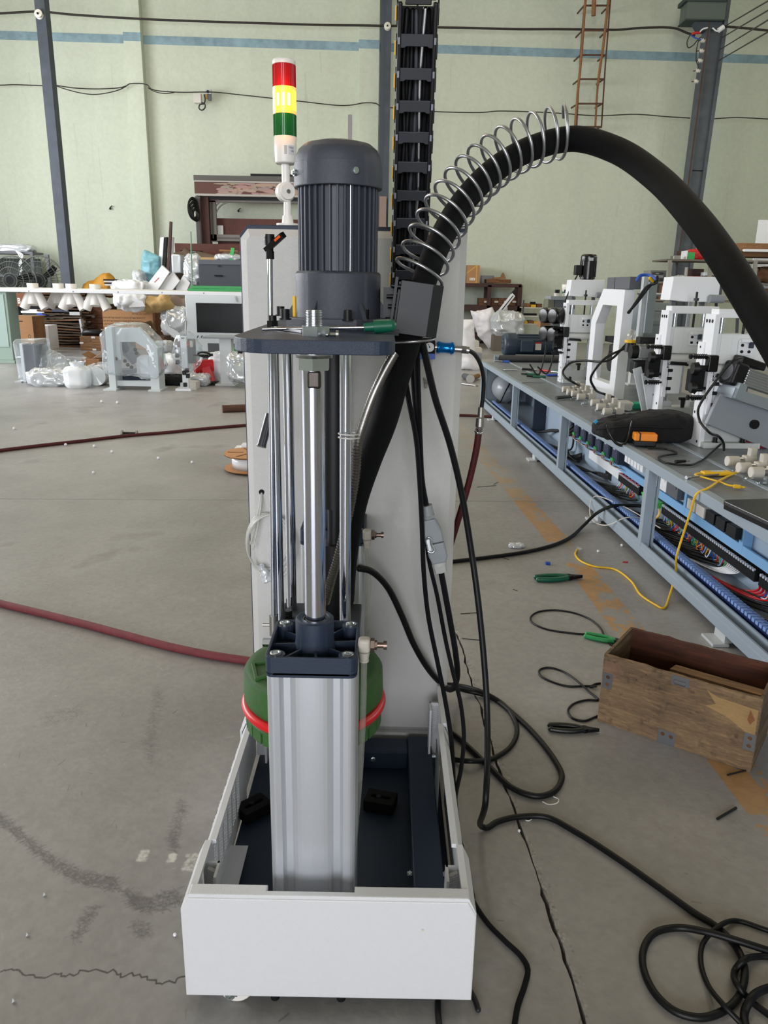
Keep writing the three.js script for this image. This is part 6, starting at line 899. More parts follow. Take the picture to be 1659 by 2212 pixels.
{
  const z = -22.3, t = thing('portal_press', 'old portal frame of a press in peeling maroon and gray paint against the wall', 'frame', P(520, 640, z).setY(0));
  const peelTex = canvasTex(512, 128, (g) => { g.fillStyle = '#5b3a33'; g.fillRect(0, 0, 512, 128); for (let i = 0; i < 120; i++) { const x = rr(130, 512), y = rr(0, 128); g.fillStyle = `rgb(${rr(140, 165)},${rr(125, 140)},${rr(115, 130)})`; g.beginPath(); g.ellipse(x, y, rr(8, 46), rr(4, 20), rr(-0.4, 0.4), 0, 7); g.fill(); } for (let i = 0; i < 40; i++) { g.fillStyle = '#5b3a33'; g.beginPath(); g.ellipse(rr(100, 512), rr(0, 128), rr(2, 12), rr(2, 6), 0, 0, 7); g.fill(); } });
  const bm = R(420, 395, 660, 420, z), geo = span(bm.x0, bm.x1, bm.y0, bm.y1, z - 0.5, z), u = geo.attributes.uv, pp = geo.attributes.position; for (let i = 0; i < u.count; i++) u.setXY(i, (pp.getX(i) - bm.x0) / (bm.x1 - bm.x0), (pp.getY(i) - bm.y0) / (bm.y1 - bm.y0));
  part('front_beam', [geo], mat(0xffffff, 0.75, 0, { map: peelTex }), t);
  part('upper_beam', [RB(418, 380, 660, 392, z - 0.15, 0.5)], mat(0x585552, 0.7), t); part('edge_strip', [RB(420, 391.5, 660, 394.5, z + 0.01, 0.2), RB(422, 420, 660, 424.5, z + 0.02, 0.25)], mat(0xa9a49e, 0.6), t); part('top_rail', [RB(541, 376, 660, 382, z - 0.4, 0.08)], M.darkMetal, t);
  part('left_column', [RB(426, 424, 437, 640, z, 0.4)], mat(0x4c4a49, 0.7), t); part('column_side', [RB(437, 425, 452, 530, z - 0.15, 0.3)], M.maroon, t); part('guide_strip', [RB(431, 430, 434, 528, z + 0.01, 0.02)], M.rackBrown, t); part('under_beam', [RB(428, 425, 660, 432, z - 0.2, 0.3)], M.darkMetal, t);
  part('inner_frame', [RB(452, 433, 467, 522, z - 0.3, 0.12), RB(452, 508, 660, 522, z - 0.3, 0.12), RB(452, 432, 660, 438, z - 0.3, 0.12)], mat(0x77736c, 0.7), t); part('rib', [RB(458, 436, 460, 515, z - 0.28, 0.02), RB(468, 514, 640, 516, z - 0.28, 0.02)], mat(0x54504c, 0.7), t);
  const arc = P(502, 466, z - 0.35), arcs = [0.50, 0.42].map((r) => new THREE.TorusGeometry(r * 1.15, 0.022, 6, 24, Math.PI / 2).rotateZ(Math.PI / 2).translate(arc.x, arc.y - 0.12, z - 0.35)); arcs.forEach((g) => part('hose_arc', [g], mat(0x8b8a82, 0.6), t));
  part('lower_panel', [RB(470, 473, 660, 530, z - 0.55, 0.05)], M.brownPanel, t); part('white_notice', [RB(470, 487, 482, 508, z - 0.48, 0.02)], M.white, t); part('right_column', [RB(818, 424, 833, 640, z - 0.1, 0.4)], mat(0x8a746a, 0.7), t);
  const g = P(418, 455, z + 0.1), coil = []; for (let i = 0; i < 4; i++) coil.push(new THREE.TorusGeometry(0.17 - i * 0.025, 0.03, 6, 20).rotateY(0.9).scale(1, 1.5, 1).translate(g.x + i * 0.02, g.y - i * 0.05 + 0.05, g.z)); const c = thing('cable_coil', 'black cable coil hanging on the left end of the press frame', 'cable', g); coil.forEach((q) => part('loop', [q], M.black, c));
}
// control cabinet with a dark window
{
  const z = -18.0, t = block('control_cabinet', 'pale gray control cabinet with a large dark window beneath the long white frame', 'cabinet', 402, 630, 640, 757, z, 1.0, mat(0xd6dde2, 0.45), { floor: true, r: 0.03 }); part('window', [RB(424, 656, 640, 720, z + 0.012, 0.03, 0.04)], M.screen, t); part('plinth', [RF(450, 743, 640, z + 0.004, 0.02).translate(0, 0, 0)], M.grayPart, t);
  const sl = []; for (let i = 0; i < 10; i++) { const a = P(427 + i * 8.5, 727, z + 0.005); sl.push(place(new THREE.BoxGeometry(0.012, 0.06, 0.01), a.x, a.y, z + 0.004, 0, 0, -0.5)); } sl.forEach((g) => part('vent_slot', [g], M.blackMatt, t)); part('handle', [bar(P(508, 640, z + 0.02), P(511, 652, z + 0.02), 0.02, 0.03)], M.grayPale, t);
}
// cartons, flattened cardboard and bags under the frame
const printTex = (draw, base = '#a97e56') => canvasTex(256, 256, (g) => { g.fillStyle = base; g.fillRect(0, 0, 256, 256); for (let i = 0; i < 900; i++) { g.fillStyle = `rgba(${rnd() < 0.5 ? '90,60,35' : '200,160,120'},0.06)`; g.fillRect(rr(0, 256), rr(0, 256), rr(4, 40), rr(1, 3)); } draw(g); });
function carton(name, label, x0, y0, x1, y1, z, d, m, o = {}) {
  const q = R(x0, y0, x1, y1, z), bot = o.floor ? 0 : q.y0, t = thing(name, label, 'box', [q.cx, bot, z - d / 2]);
  part('body', [span(q.x0, q.x1, bot, q.y1, z - d, z, 0.006)], m, t);
  if (o.tex) { const g = new THREE.PlaneGeometry(q.w * 0.995, (q.y1 - bot) * 0.99).translate(q.cx, (q.y1 + bot) / 2, z + 0.002); part('printed_face', [g], mat(0xffffff, 0.85, 0, { map: o.tex }), t); }
  if (o.flaps) for (const s of [-1, 1]) part('flap', [box(q.w * 0.48, 0.008, d * 0.7, q.cx + s * q.w * 0.27, q.y1 + 0.06, z - d * 0.5, 0.15, 0, s * 0.5)], m, t);
  if (o.staples) for (const [a, b] of o.staples) part('staple_plate', [RB(a - 4, b - 2, a + 4, b + 2, z + 0.012, 0.02)], M.offWhite, t);
  return t;
}
carton('carton', 'tall brown carton with a hand slot standing beside the gray green leg', 20, 683, 73, 760, -16.9, 0.6, M.cardboard, { floor: true, tex: printTex((g) => { g.fillStyle = '#3d2a1c'; g.fillRect(78, 30, 78, 8); g.strokeStyle = '#4a3524'; g.lineWidth = 4; g.beginPath(); g.arc(210, 140, 12, 0, 7); g.stroke(); g.font = 'italic 18px sans-serif'; g.fillStyle = '#5a4330'; g.fillText('Cleverens', 120, 190); }) });
{ const t = carton('carton', 'narrow white carton with a blue base stripe right of the tall brown carton', 80, 703, 106, 753, -17.8, 0.5, M.white, { floor: true }); part('base_stripe', [RF(80, 748, 106, -17.79, 0.02)], M.blue, t); part('lid', [quad([[82, 702], [95, 702], [105, 718], [90, 704]], -17.8, 0.03)], M.white, t); }
{
  const t = thing('flattened_cartons', 'sagging stack of flattened brown cartons on the floor under the frame', 'stack', [P(140, 745, -19.0).x, 0, -19.0]);
  for (let i = 0; i < 20; i++) { const y = 0.03 + i * 0.066, q = P(143, 740, -18.7), w = 1.15 + rr(-0.2, 0.2); part('cardboard_sheet', [crumple(new THREE.BoxGeometry(w, 0.035, 0.9, 14, 1, 6).rotateZ(rr(-0.05, 0.05) - 0.02 * (i > 10 ? 2 : 0)).rotateY(rr(-0.3, 0.3)).translate(q.x + rr(-0.12, 0.12), y, -19.0), 0.02, 2.2, 0.3, i * 3)], i % 3 ? M.cardOld : M.cardDark, t); }
  for (let i = 0; i < 6; i++) { const a = [[48, 662, 96, 668], [60, 668, 95, 672], [45, 672, 95, 676], [80, 676, 98, 681], [112, 668, 148, 674], [150, 674, 172, 681]][i]; single('flat_box', `thin flat ${['dark', 'white', 'white and blue', 'blue', 'navy', 'gray'][i]} box on top of the flattened cartons`, 'box', [RB(...a, -18.5, 0.5).rotateZ(0).translate(0, 0, 0)], [M.blackMatt, M.white, M.white, M.blue, M.navyEdge, M.grayPale][i]); }
  const bd = thing('gray_board', 'pale gray board leaning at the right side of the flattened cartons', 'board', [P(178, 750, -18.4).x, 0, -18.4]); part('sheet', [quad([[170, 690], [174, 688], [186, 755], [182, 757]], -18.4, 0.3)], M.grayPale, bd); const sh = thing('film_bundle', 'pale film bundle hanging under the white frame by the fans', 'film', P(118, 665, -19.2)); part('bundle', [bag(0.42, 0.34, 0.4, P(120, 660, -19.2).x, P(118, 672, -19.2).y, -19.2, 0.2, 2, 7)], M.foil, sh);
}
carton('wooden_box', 'dark brown wooden box with white corner plates, upper one of the pair', 177, 658, 226, 698, -18.9, 0.9, M.plyBrown, { staples: [[200, 684], [224, 668], [191, 696]] }); carton('wooden_box', 'dark brown wooden box below the upper one, touching the printed carton', 181, 698.5, 226, 757, -18.9, 0.9, M.plyBrown, { floor: true, staples: [[222, 713]] });
carton('brown_carton', 'brown carton with a white print high under the frame by the fan pole', 36, 633, 56, 662, -19.75, 0.5, M.cardDark, {  tex: printTex((g) => { g.fillStyle = '#e8e2d8'; g.font = 'bold 150px sans-serif'; g.fillText('B', 10, 200); }, '#6f4530') });
carton('brown_carton', 'brown carton hanging half in shade right of the nozzles', 150, 645, 176, 672, -20.9, 0.5, M.cardDark, { floor: true });
carton('light_wooden_box', 'light brown wooden box with white plates on the floor left of the large stand', 173, 727, 225, 757, -17.8, 0.8, planar(mat(0xa97848, 0.7, 0, { map: rep(texGrain, 0.8) })), { floor: true, staples: [[201, 729], [176, 741], [204, 755]] });
single('dark_coil', 'dark coil of cable resting in the light wooden box', 'coil', [new THREE.TorusGeometry(0.26, 0.07, 8, 30).rotateX(1.3).translate(P(205, 724, -18.1).x, P(205, 724, -18.1).y, -18.2)], M.black);
{
  const row = 'XHCRTWCNXDTC'; const tex = printTex((g) => { g.fillStyle = '#3f2b1e'; g.font = 'bold 15px monospace'; for (let j = 0; j < 7; j++) g.fillText((row + row).slice(j, j + (j < 4 ? 26 : 8)), 2, 52 + j * 22); g.font = '13px sans-serif'; g.fillText('MADE IN SHEET', 150, 24); g.font = 'bold 20px sans-serif'; g.fillText('W K', 110, 150); });
  carton('printed_carton', 'long brown carton covered in rows of dark print behind the large wrapped stand', 224, 671, 332, 757, -18.4, 0.8, M.cardboard, { floor: true, tex }); carton('brown_carton', 'darker brown carton end right of the printed carton', 333, 674, 362, 757, -18.6, 0.8, M.cardDark, { floor: true });
  const o = thing('open_carton', 'small open brown carton leaning on the printed carton', 'box', P(315, 720, -16.5)); part('shell', [quad([[296, 702], [318, 694], [330, 716], [301, 722]], -16.5, 0.3)], M.cardboard, o); part('flap', [quad([[308, 695], [326, 698], [330, 716], [318, 700]], -16.4, 0.02)], M.cardDark, o);
}
single('kraft_bag', 'wrinkled tan paper bag lying on the printed carton', 'bag', [pillow([[306, 650], [330, 642], [358, 636], [366, 648], [373, 666], [345, 670], [318, 674]], -18.1, 0.22, 0.3, 0.06, 3.0, 4)], M.kraft);
function pillow(px, z, thick, edge, amp, f, s) {                            // a filled bag with this outline, pinched at its seams
  const pts = px.map(([x, y]) => { const q = P(x, Math.min(y, 1000), z); return [q.x, Math.max(q.y, 0.0)]; }), g = subdivide(ext(pts, 0.02), 9).translate(0, 0, -0.01), p = g.attributes.position;
  for (let i = 0; i < p.count; i++) { const x = p.getX(i), y = p.getY(i), zz = p.getZ(i); let d = 9; for (let k = 0; k < pts.length; k++) { const [ax, ay] = pts[k], [bx, by] = pts[(k + 1) % pts.length], t = Math.max(0, Math.min(1, ((x - ax) * (bx - ax) + (y - ay) * (by - ay)) / ((bx - ax) ** 2 + (by - ay) ** 2))); d = Math.min(d, Math.hypot(x - ax - t * (bx - ax), y - ay - t * (by - ay))); } p.setZ(i, z + zz + Math.sign(zz) * thick * Math.sqrt(Math.min(1, d / edge))); }
  g.computeVertexNormals(); return crumple(g, amp, f, 0.8, s);
}
single('plastic_sack', 'white plastic sack hanging over the printed carton', 'sack', [pillow([[247, 632], [300, 634], [313, 642], [312, 668], [270, 670], [251, 660]], -18.0, 0.20, 0.3, 0.06, 2.6, 13)], M.whiteBag); single('white_card', 'white card sheet lying against the kraft bag', 'card', [quad([[279, 643], [308, 651], [314, 662], [279, 664]], -17.85, 0.02)], M.white);
single('gray_sack', 'gray film covered heap between the kraft bag and the control cabinet', 'heap', [bag(1.0, 1.15, 0.7, P(385, 720, -18.9).x, 0, -19.1, 0.12, 1.4, 21)], M.tarp); single('clear_bag', 'clear plastic bag with dark contents beside the control cabinet', 'bag', [bag(0.62, 0.55, 0.5, P(383, 690, -18.2).x, P(383, 722, -18.2).y, -18.3, 0.2, 2, 25)], M.foil);
single('brown_box_low', 'low brown carton behind the wrapped column machine', 'box', [RF(322, 727, 356, -15.6, 0.5)], M.plyBrown); { const t = thing('shell_panel', 'curved white shell panel standing behind the column machine', 'panel', P(375, 730, -16)); part('shell', [quad([[354, 694], [359, 692], [366, 706], [384, 716], [392, 728], [378, 732], [362, 718]], -15.8, 0.05)], M.white, t); part('fin', [quad([[399, 696], [402, 694], [402, 722], [399, 716]], -15.8, 0.05)], M.white, t); }
carton('floor_carton', 'small open brown carton on the floor before the light wooden box', 176, 776, 215, 796, -14.1, 0.4, M.cardboard, { floor: true, flaps: true });
// wrapped machines on the floor in front
{
  const z = -11.9, t = thing('wrapped_post', 'dark blue machine post wrapped in clear film, leftmost on the floor', 'machine', P(60, 820, z).setY(0));
  part('core', [RF(52, 745, 82, z, 0.3)], M.navy, t); part('white_plate', [RF(44, 742, 50, z + 0.03, 0.25)], M.whiteMachine, t); part('base_plate', [span(P(37, 820, z).x, P(52, 820, z).x, 0, 0.02, z - 0.25, z + 0.1)], M.grayPale, t); part('arm', [RB(34, 771, 44, 773, z, 0.1)], M.white, t);
  const q = R(36, 737, 86, 818, z + 0.06); part('film_wrap', [crumple(new RoundedBoxGeometry(q.w, q.h, 0.5, 16, 0.06).translate(q.cx, q.cy, z - 0.12), 0.03, 4.5, 0.85, 3)], M.film, t); part('film_tail', [crumple(place(new THREE.ConeGeometry(0.42, 0.55, 26, 14), P(100, 800, z).x, 0.28, z - 0.2, 0, 0, 0.25), 0.05, 4, 0.8, 8)], M.film, t);
}
single('film_heap', 'long crumpled heap of clear film between the wrapped post and the white bag', 'film', [bag(0.62, 0.22, 0.4, P(112, 826, -11.6).x, 0, -11.6, 0.28, 1.5, 31, 0.8)], M.foil); single('film_sheet', 'loose clear film sheet lifted behind the film heap', 'film', [crumple(quadP([[120, 775], [180, 770], [185, 800], [110, 805]], -12.6), 0.05, 3, 0.8, 5)], M.film);
function quadP(px, z) { const q = R(112, 768, 186, 806, z); return new THREE.PlaneGeometry(q.w, q.h, 20, 14).rotateX(-0.5).translate(q.cx, q.cy * 0.9, z); }
single('white_bag', 'tied white plastic bag standing on the floor left of the rolled film', 'bag', [bag(0.31, 0.30, 0.28, P(167, 838, -11.35).x, 0, -11.4, 0.10, 1.1, 17, 0.45), crumple(place(new THREE.CylinderGeometry(0.09, 0.04, 0.10, 18, 5, true), P(164, 800, -11.35).x, 0.33, -11.4), 0.03, 14, 0.8, 2)], M.whiteBag);
{ const t = thing('wrapped_roll', 'white roll wrapped in film lying on the floor beside the large stand', 'roll', [P(210, 832, -11.7).x, 0, -11.7]); part('roll', [crumple(new THREE.CylinderGeometry(0.145, 0.145, 0.3, 32, 6).rotateX(Math.PI / 2).translate(P(213, 815, -11.7).x, 0.15, -11.75), 0.01, 8, 0.6, 3)], M.whitePlastic, t); part('film', [crumple(new THREE.CylinderGeometry(0.16, 0.16, 0.36, 32, 6).rotateX(Math.PI / 2).translate(P(213, 815, -11.7).x, 0.165, -11.75), 0.015, 7, 0.8, 5)], M.film, t); }
{
  const z = -11.2, t = thing('wrapped_stand', 'large pale gray machine stand with two feet, wrapped in clear film', 'machine', P(285, 842, z).setY(0)), W = mat(0xd0d6d8, 0.45);
  const o = [[222, 720], [232, 706], [296, 706], [337, 752], [342, 832]], p = o.map(([x, y]) => P(x, y, z));
  part('left_leg', [RF(228, 707, 243, z, 0.3, 0.005)], W, t); part('right_leg', [RF(322, 752, 341, z, 0.3, 0.005)], W, t); part('side_plate', [ext([[p[0].x + 0.05, 0.42], [p[0].x + 0.05, p[0].y], [p[1].x, p[1].y - 0.02], [p[2].x, p[2].y - 0.02], [p[3].x, p[3].y], [p[3].x + 0.02, 0.42], [p[3].x - 0.12, 0.42], [p[3].x - 0.14, p[3].y - 0.05], [p[2].x - 0.08, p[2].y - 0.22], [p[1].x + 0.12, p[1].y - 0.22], [p[1].x + 0.12, 0.42]], 0.08, 0.004).translate(0, 0, z - 0.2)], W, t);
  part('cross_bar', [RB(243, 823, 330, 834, z - 0.05, 0.1)], W, t); part('foot', [span(P(228, 840, z).x, P(256, 840, z).x, 0, 0.02, z - 0.3, z + 0.1)], W, t); part('foot', [span(P(324, 840, z).x, P(350, 840, z).x, 0, 0.02, z - 0.3, z + 0.1)], W, t);
  part('gusset', [quad([[243, 823], [253, 838], [243, 838]], z - 0.05, 0.03)], W, t); part('gusset', [quad([[330, 822], [342, 838], [330, 838]], z - 0.02, 0.03)], W, t);
  part('inner_motor', [place(new THREE.CylinderGeometry(0.10, 0.10, 0.35, 20), P(278, 790, z - 0.4).x, 0.52, z - 0.45, 0.3, 0, 0.6)], M.grayPart, t); part('inner_carton', [RB(262, 730, 284, 768, z - 0.4, 0.2)], M.cardDark, t); part('inner_bracket', [RB(250, 800, 320, 822, z - 0.35, 0.3)], M.navyEdge, t); part('inner_parcel', [bag(0.22, 0.34, 0.2, P(312, 815, z - 0.2).x, 0.13, z - 0.3, 0.08, 2, 6)], M.whiteBag, t);
  for (const [x, y] of [[245, 758], [250, 775], [292, 755], [295, 763], [270, 780], [276, 788], [284, 793]]) { const q = P(x, y, z - 0.08); part('clamp_knob', [new THREE.SphereGeometry(0.028, 10, 8).translate(q.x, q.y, q.z)], M.darkMetal, t); }
  const fr = [[218, 722], [232, 703], [298, 703], [340, 748], [345, 800], [336, 815], [225, 806]].map(([x, y]) => P(x, y, z + 0.08)), fg = ext(fr.map((q) => [q.x, q.y]), 0.36, 0.04), fp = subdivide(fg, 5); fp.translate(0, 0, z - 0.30); part('film_wrap', [crumple(fp, 0.028, 4.2, 0.9, 9)], M.film, t);
}
function subdivide(g, n) {                                              // splits the triangles so that a plain shell can crease
  let src = g.index ? g.toNonIndexed() : g;
  for (let k = 0; k < n; k++) { const p = src.attributes.position.array, o = []; for (let i = 0; i < p.length; i += 9) { const v = [0, 3, 6].map((j) => [p[i + j], p[i + j + 1], p[i + j + 2]]), l = [0, 1, 2].map((a) => Math.hypot(...v[a].map((t, c) => t - v[(a + 1) % 3][c]))), m = l.indexOf(Math.max(...l)); if (l[m] < 0.05) { o.push(...v[0], ...v[1], ...v[2]); continue; } const a = v[m], b = v[(m + 1) % 3], c = v[(m + 2) % 3], h = a.map((t, q) => (t + b[q]) / 2); o.push(...a, ...h, ...c, ...h, ...b, ...c); } src = new THREE.BufferGeometry(); src.setAttribute('position', new THREE.BufferAttribute(new Float32Array(o), 3)); }
  const p = src.attributes.position, map = new Map(), idx = [], out = []; for (let i = 0; i < p.count; i++) { const k = [p.getX(i), p.getY(i), p.getZ(i)].map((t) => Math.round(t * 1e4)).join(); if (!map.has(k)) { map.set(k, out.length / 3); out.push(p.getX(i), p.getY(i), p.getZ(i)); } idx.push(map.get(k)); }
  const r = new THREE.BufferGeometry(); r.setAttribute('position', new THREE.BufferAttribute(new Float32Array(out), 3)); r.setIndex(idx); r.computeVertexNormals(); return r;
}
{
  const z = -11.3, t = thing('column_machine', 'slim white column machine draped in clear film, with a black hand wheel', 'machine', P(400, 842, z).setY(0));
  part('column', [RF(390, 727, 403, z, 0.12, 0.004)], M.whiteMachine, t); part('foot', [span(P(382, 842, z).x, P(415, 842, z).x, 0, 0.03, z - 0.3, z + 0.08)], M.whiteMachine, t); part('base_block', [RF(403, 826, 424, z - 0.05, 0.25)], M.offWhite, t); part('head', [RB(403, 733, 418, 785, z - 0.06, 0.15)], M.grayPart, t); part('head_label', [RB(402, 737, 407, 748, z - 0.04, 0.02)], M.redHandle, t); part('head_label', [RB(410, 736, 416, 750, z - 0.05, 0.02)], M.offWhite, t);
  for (const y of [730, 731]) for (const x of [386, 393, 397]) part('bolt_hole', [cyl(0.008, 0.008, 0.006, ...P(x, y, z + 0.003).toArray(), 'z', 8)], M.blackMatt, t); for (const [x, y] of [[386, 755], [383, 768], [384, 782], [404, 800], [406, 812], [398, 805], [394, 831], [400, 831]]) part('clamp', [rbox(0.05, 0.06, 0.06, 0.008, ...P(x, y, z + 0.02).toArray())], rnd() < 0.5 ? M.grayPale : M.black, t);
  const w = P(441, 766, z + 0.05); part('hand_wheel', [new THREE.TorusGeometry(0.085, 0.014, 8, 28).rotateX(1.1).translate(w.x, w.y, w.z), cyl(0.012, 0.012, 0.22, w.x - 0.05, w.y - 0.01, w.z, 'x', 8)], M.black, t); part('wheel_knob', [cyl(0.02, 0.02, 0.05, w.x + 0.10, w.y, w.z, 'x', 10)], M.black, t);
  const fr = R(374, 722, 424, 800, z + 0.1); part('film_wrap', [crumple(new THREE.SphereGeometry(1, 40, 30).scale(fr.w * 0.55, fr.h * 0.5, 0.22).translate(fr.cx, fr.cy, z - 0.05), 0.04, 4, 0.85, 12)], M.film, t);
  const mr = thing('red_motor', 'glossy red motor half wrapped in film beside the column machine', 'motor', P(440, 825, -12.2).setY(0)); const q = P(440, 792, -12.1); part('body', [place(new THREE.CylinderGeometry(0.11, 0.11, 0.28, 24).rotateZ(Math.PI / 2), q.x, q.y, q.z, 0, 0.4)], M.red, mr); part('neck', [bar(P(446, 792, -12.0), P(456, 824, -12.0), 0.14, 0.13)], M.red, mr); part('dark_box', [RF(420, 788, 432, -12.1, 0.2)], mat(0x5a2530, 0.5), mr); part('base', [span(P(415, 826, -12.1).x, P(470, 826, -12.1).x, 0, 0.02, -12.3, -11.9)], M.blackMatt, mr); part('film', [bag(0.32, 0.15, 0.3, P(432, 820, -11.9).x, 0.02, -11.9, 0.2, 2, 14)], M.foil, mr);
}
{
  const z = -12.0, t = thing('pedestal', 'pale gray pedestal with a flat top plate left of the melter', 'pedestal', P(488, 830, z).setY(0)); part('post', [RF(474, 731, 500, z, 0.2, 0.006)], mat(0xc9cdcd, 0.45), t); part('top_plate', [(() => { const q = R(440, 727, 530, 731, z); return span(q.x0, q.x1, q.y0, q.y1, z - 0.45, z + 0.1, 0.005); })()], M.grayMachine, t); part('foot', [span(P(466, 830, z).x, P(509, 830, z).x, 0, 0.02, z - 0.3, z + 0.08)], mat(0xc9cdcd, 0.45), t);
  single('film_bag', 'white film bag on the floor behind the pedestal', 'bag', [bag(0.25, 0.45, 0.3, P(470, 820, -12.4).x, 0, -12.5, 0.12, 2, 41)], M.whiteBag);
  const c = block('green_crate', 'bright green plastic crate on the floor behind the pedestal', 'crate', 500, 751, 545, 785, -15.2, 0.5, M.greenBright, { floor: true }); part('rim', [RB(498, 751, 547, 756, -15.18, 0.55)], M.greenSheet, c);
  const f = thing('foil_parcel', 'foil wrapped round part on a dark neck at the edge of the melter cabinet', 'parcel', P(518, 815, -11.8).setY(0)); part('foil', [bag(0.32, 0.38, 0.3, P(522, 815, -11.8).x, 0.10, -11.8, 0.22, 2, 44)], M.foil, f); part('neck', [cyl(0.04, 0.05, 0.16, P(520, 760, -11.8).x, P(520, 762, -11.8).y, -11.8)], M.black, f);
}
single('film_parts', 'silver machine parts in a clear bag behind the large wrapped stand', 'parts', [bag(0.30, 0.16, 0.25, P(352, 780, -12.8).x, 0.42, -12.9, 0.15, 2, 51), RF(338, 755, 366, -13.0, 0.2)], M.grayPale); single('white_lump', 'white film wrapped lump on the floor behind the large wrapped stand', 'parcel', [bag(0.40, 0.34, 0.3, P(356, 800, -12.2).x, 0.06, -12.3, 0.16, 1.6, 53)], M.whiteBag); single('dark_rags', 'dark cloth lying on the floor beside the column machine', 'cloth', [bag(0.55, 0.12, 0.4, P(366, 825, -11.9).x, 0, -12.0, 0.3, 1.5, 55)], M.blackMatt);
single('dark_pipe', 'short rusty dark pipe lying on the floor left of the melter', 'pipe', [rod(G(480, 883, 0.045), G(535, 881, 0.045), 0.045, 20)], M.rustDark);
{
  const c = G(503, 1026, 0), r = G(530, 1026, 0).x - G(476, 1026, 0).x, t = thing('wire_spool', 'spool of clear film with orange brown flanges on the floor behind the melter', 'spool', [c.x + 0.11, 0, c.z - 0.2]), x = c.x + 0.13, z = c.z - 0.2, R1 = 0.235;
  for (const y of [0.012, 0.135]) part('flange', [lathe([[0.035, y], [R1, y], [R1, y + 0.012], [0.035, y + 0.012]], 48, x, 0, z)], mat(0xb98353, 0.6), t); part('winding', [lathe([[0.04, 0.024], [0.17, 0.024], [0.172, 0.08], [0.17, 0.135], [0.04, 0.135]], 40, x, 0, z)], mat(0xd9dcdf, 0.25), t); part('core', [cyl(0.045, 0.045, 0.15, x, 0.075, z)], M.rustDark, t); for (let i = 0; i < 6; i++) { const a = i * 1.047; part('spoke_mark', [box(0.13, 0.003, 0.008, x + Math.cos(a) * 0.14, 0.1485, z - Math.sin(a) * 0.14, 0, a)], M.rustDark, t); }
  single('paper_box', 'small white paper box standing on the floor beyond the spool', 'box', [RB(507, 968, 545, 990, -6.6, 0.12), RB(521, 961, 545, 968, -6.62, 0.1)], M.white);
}

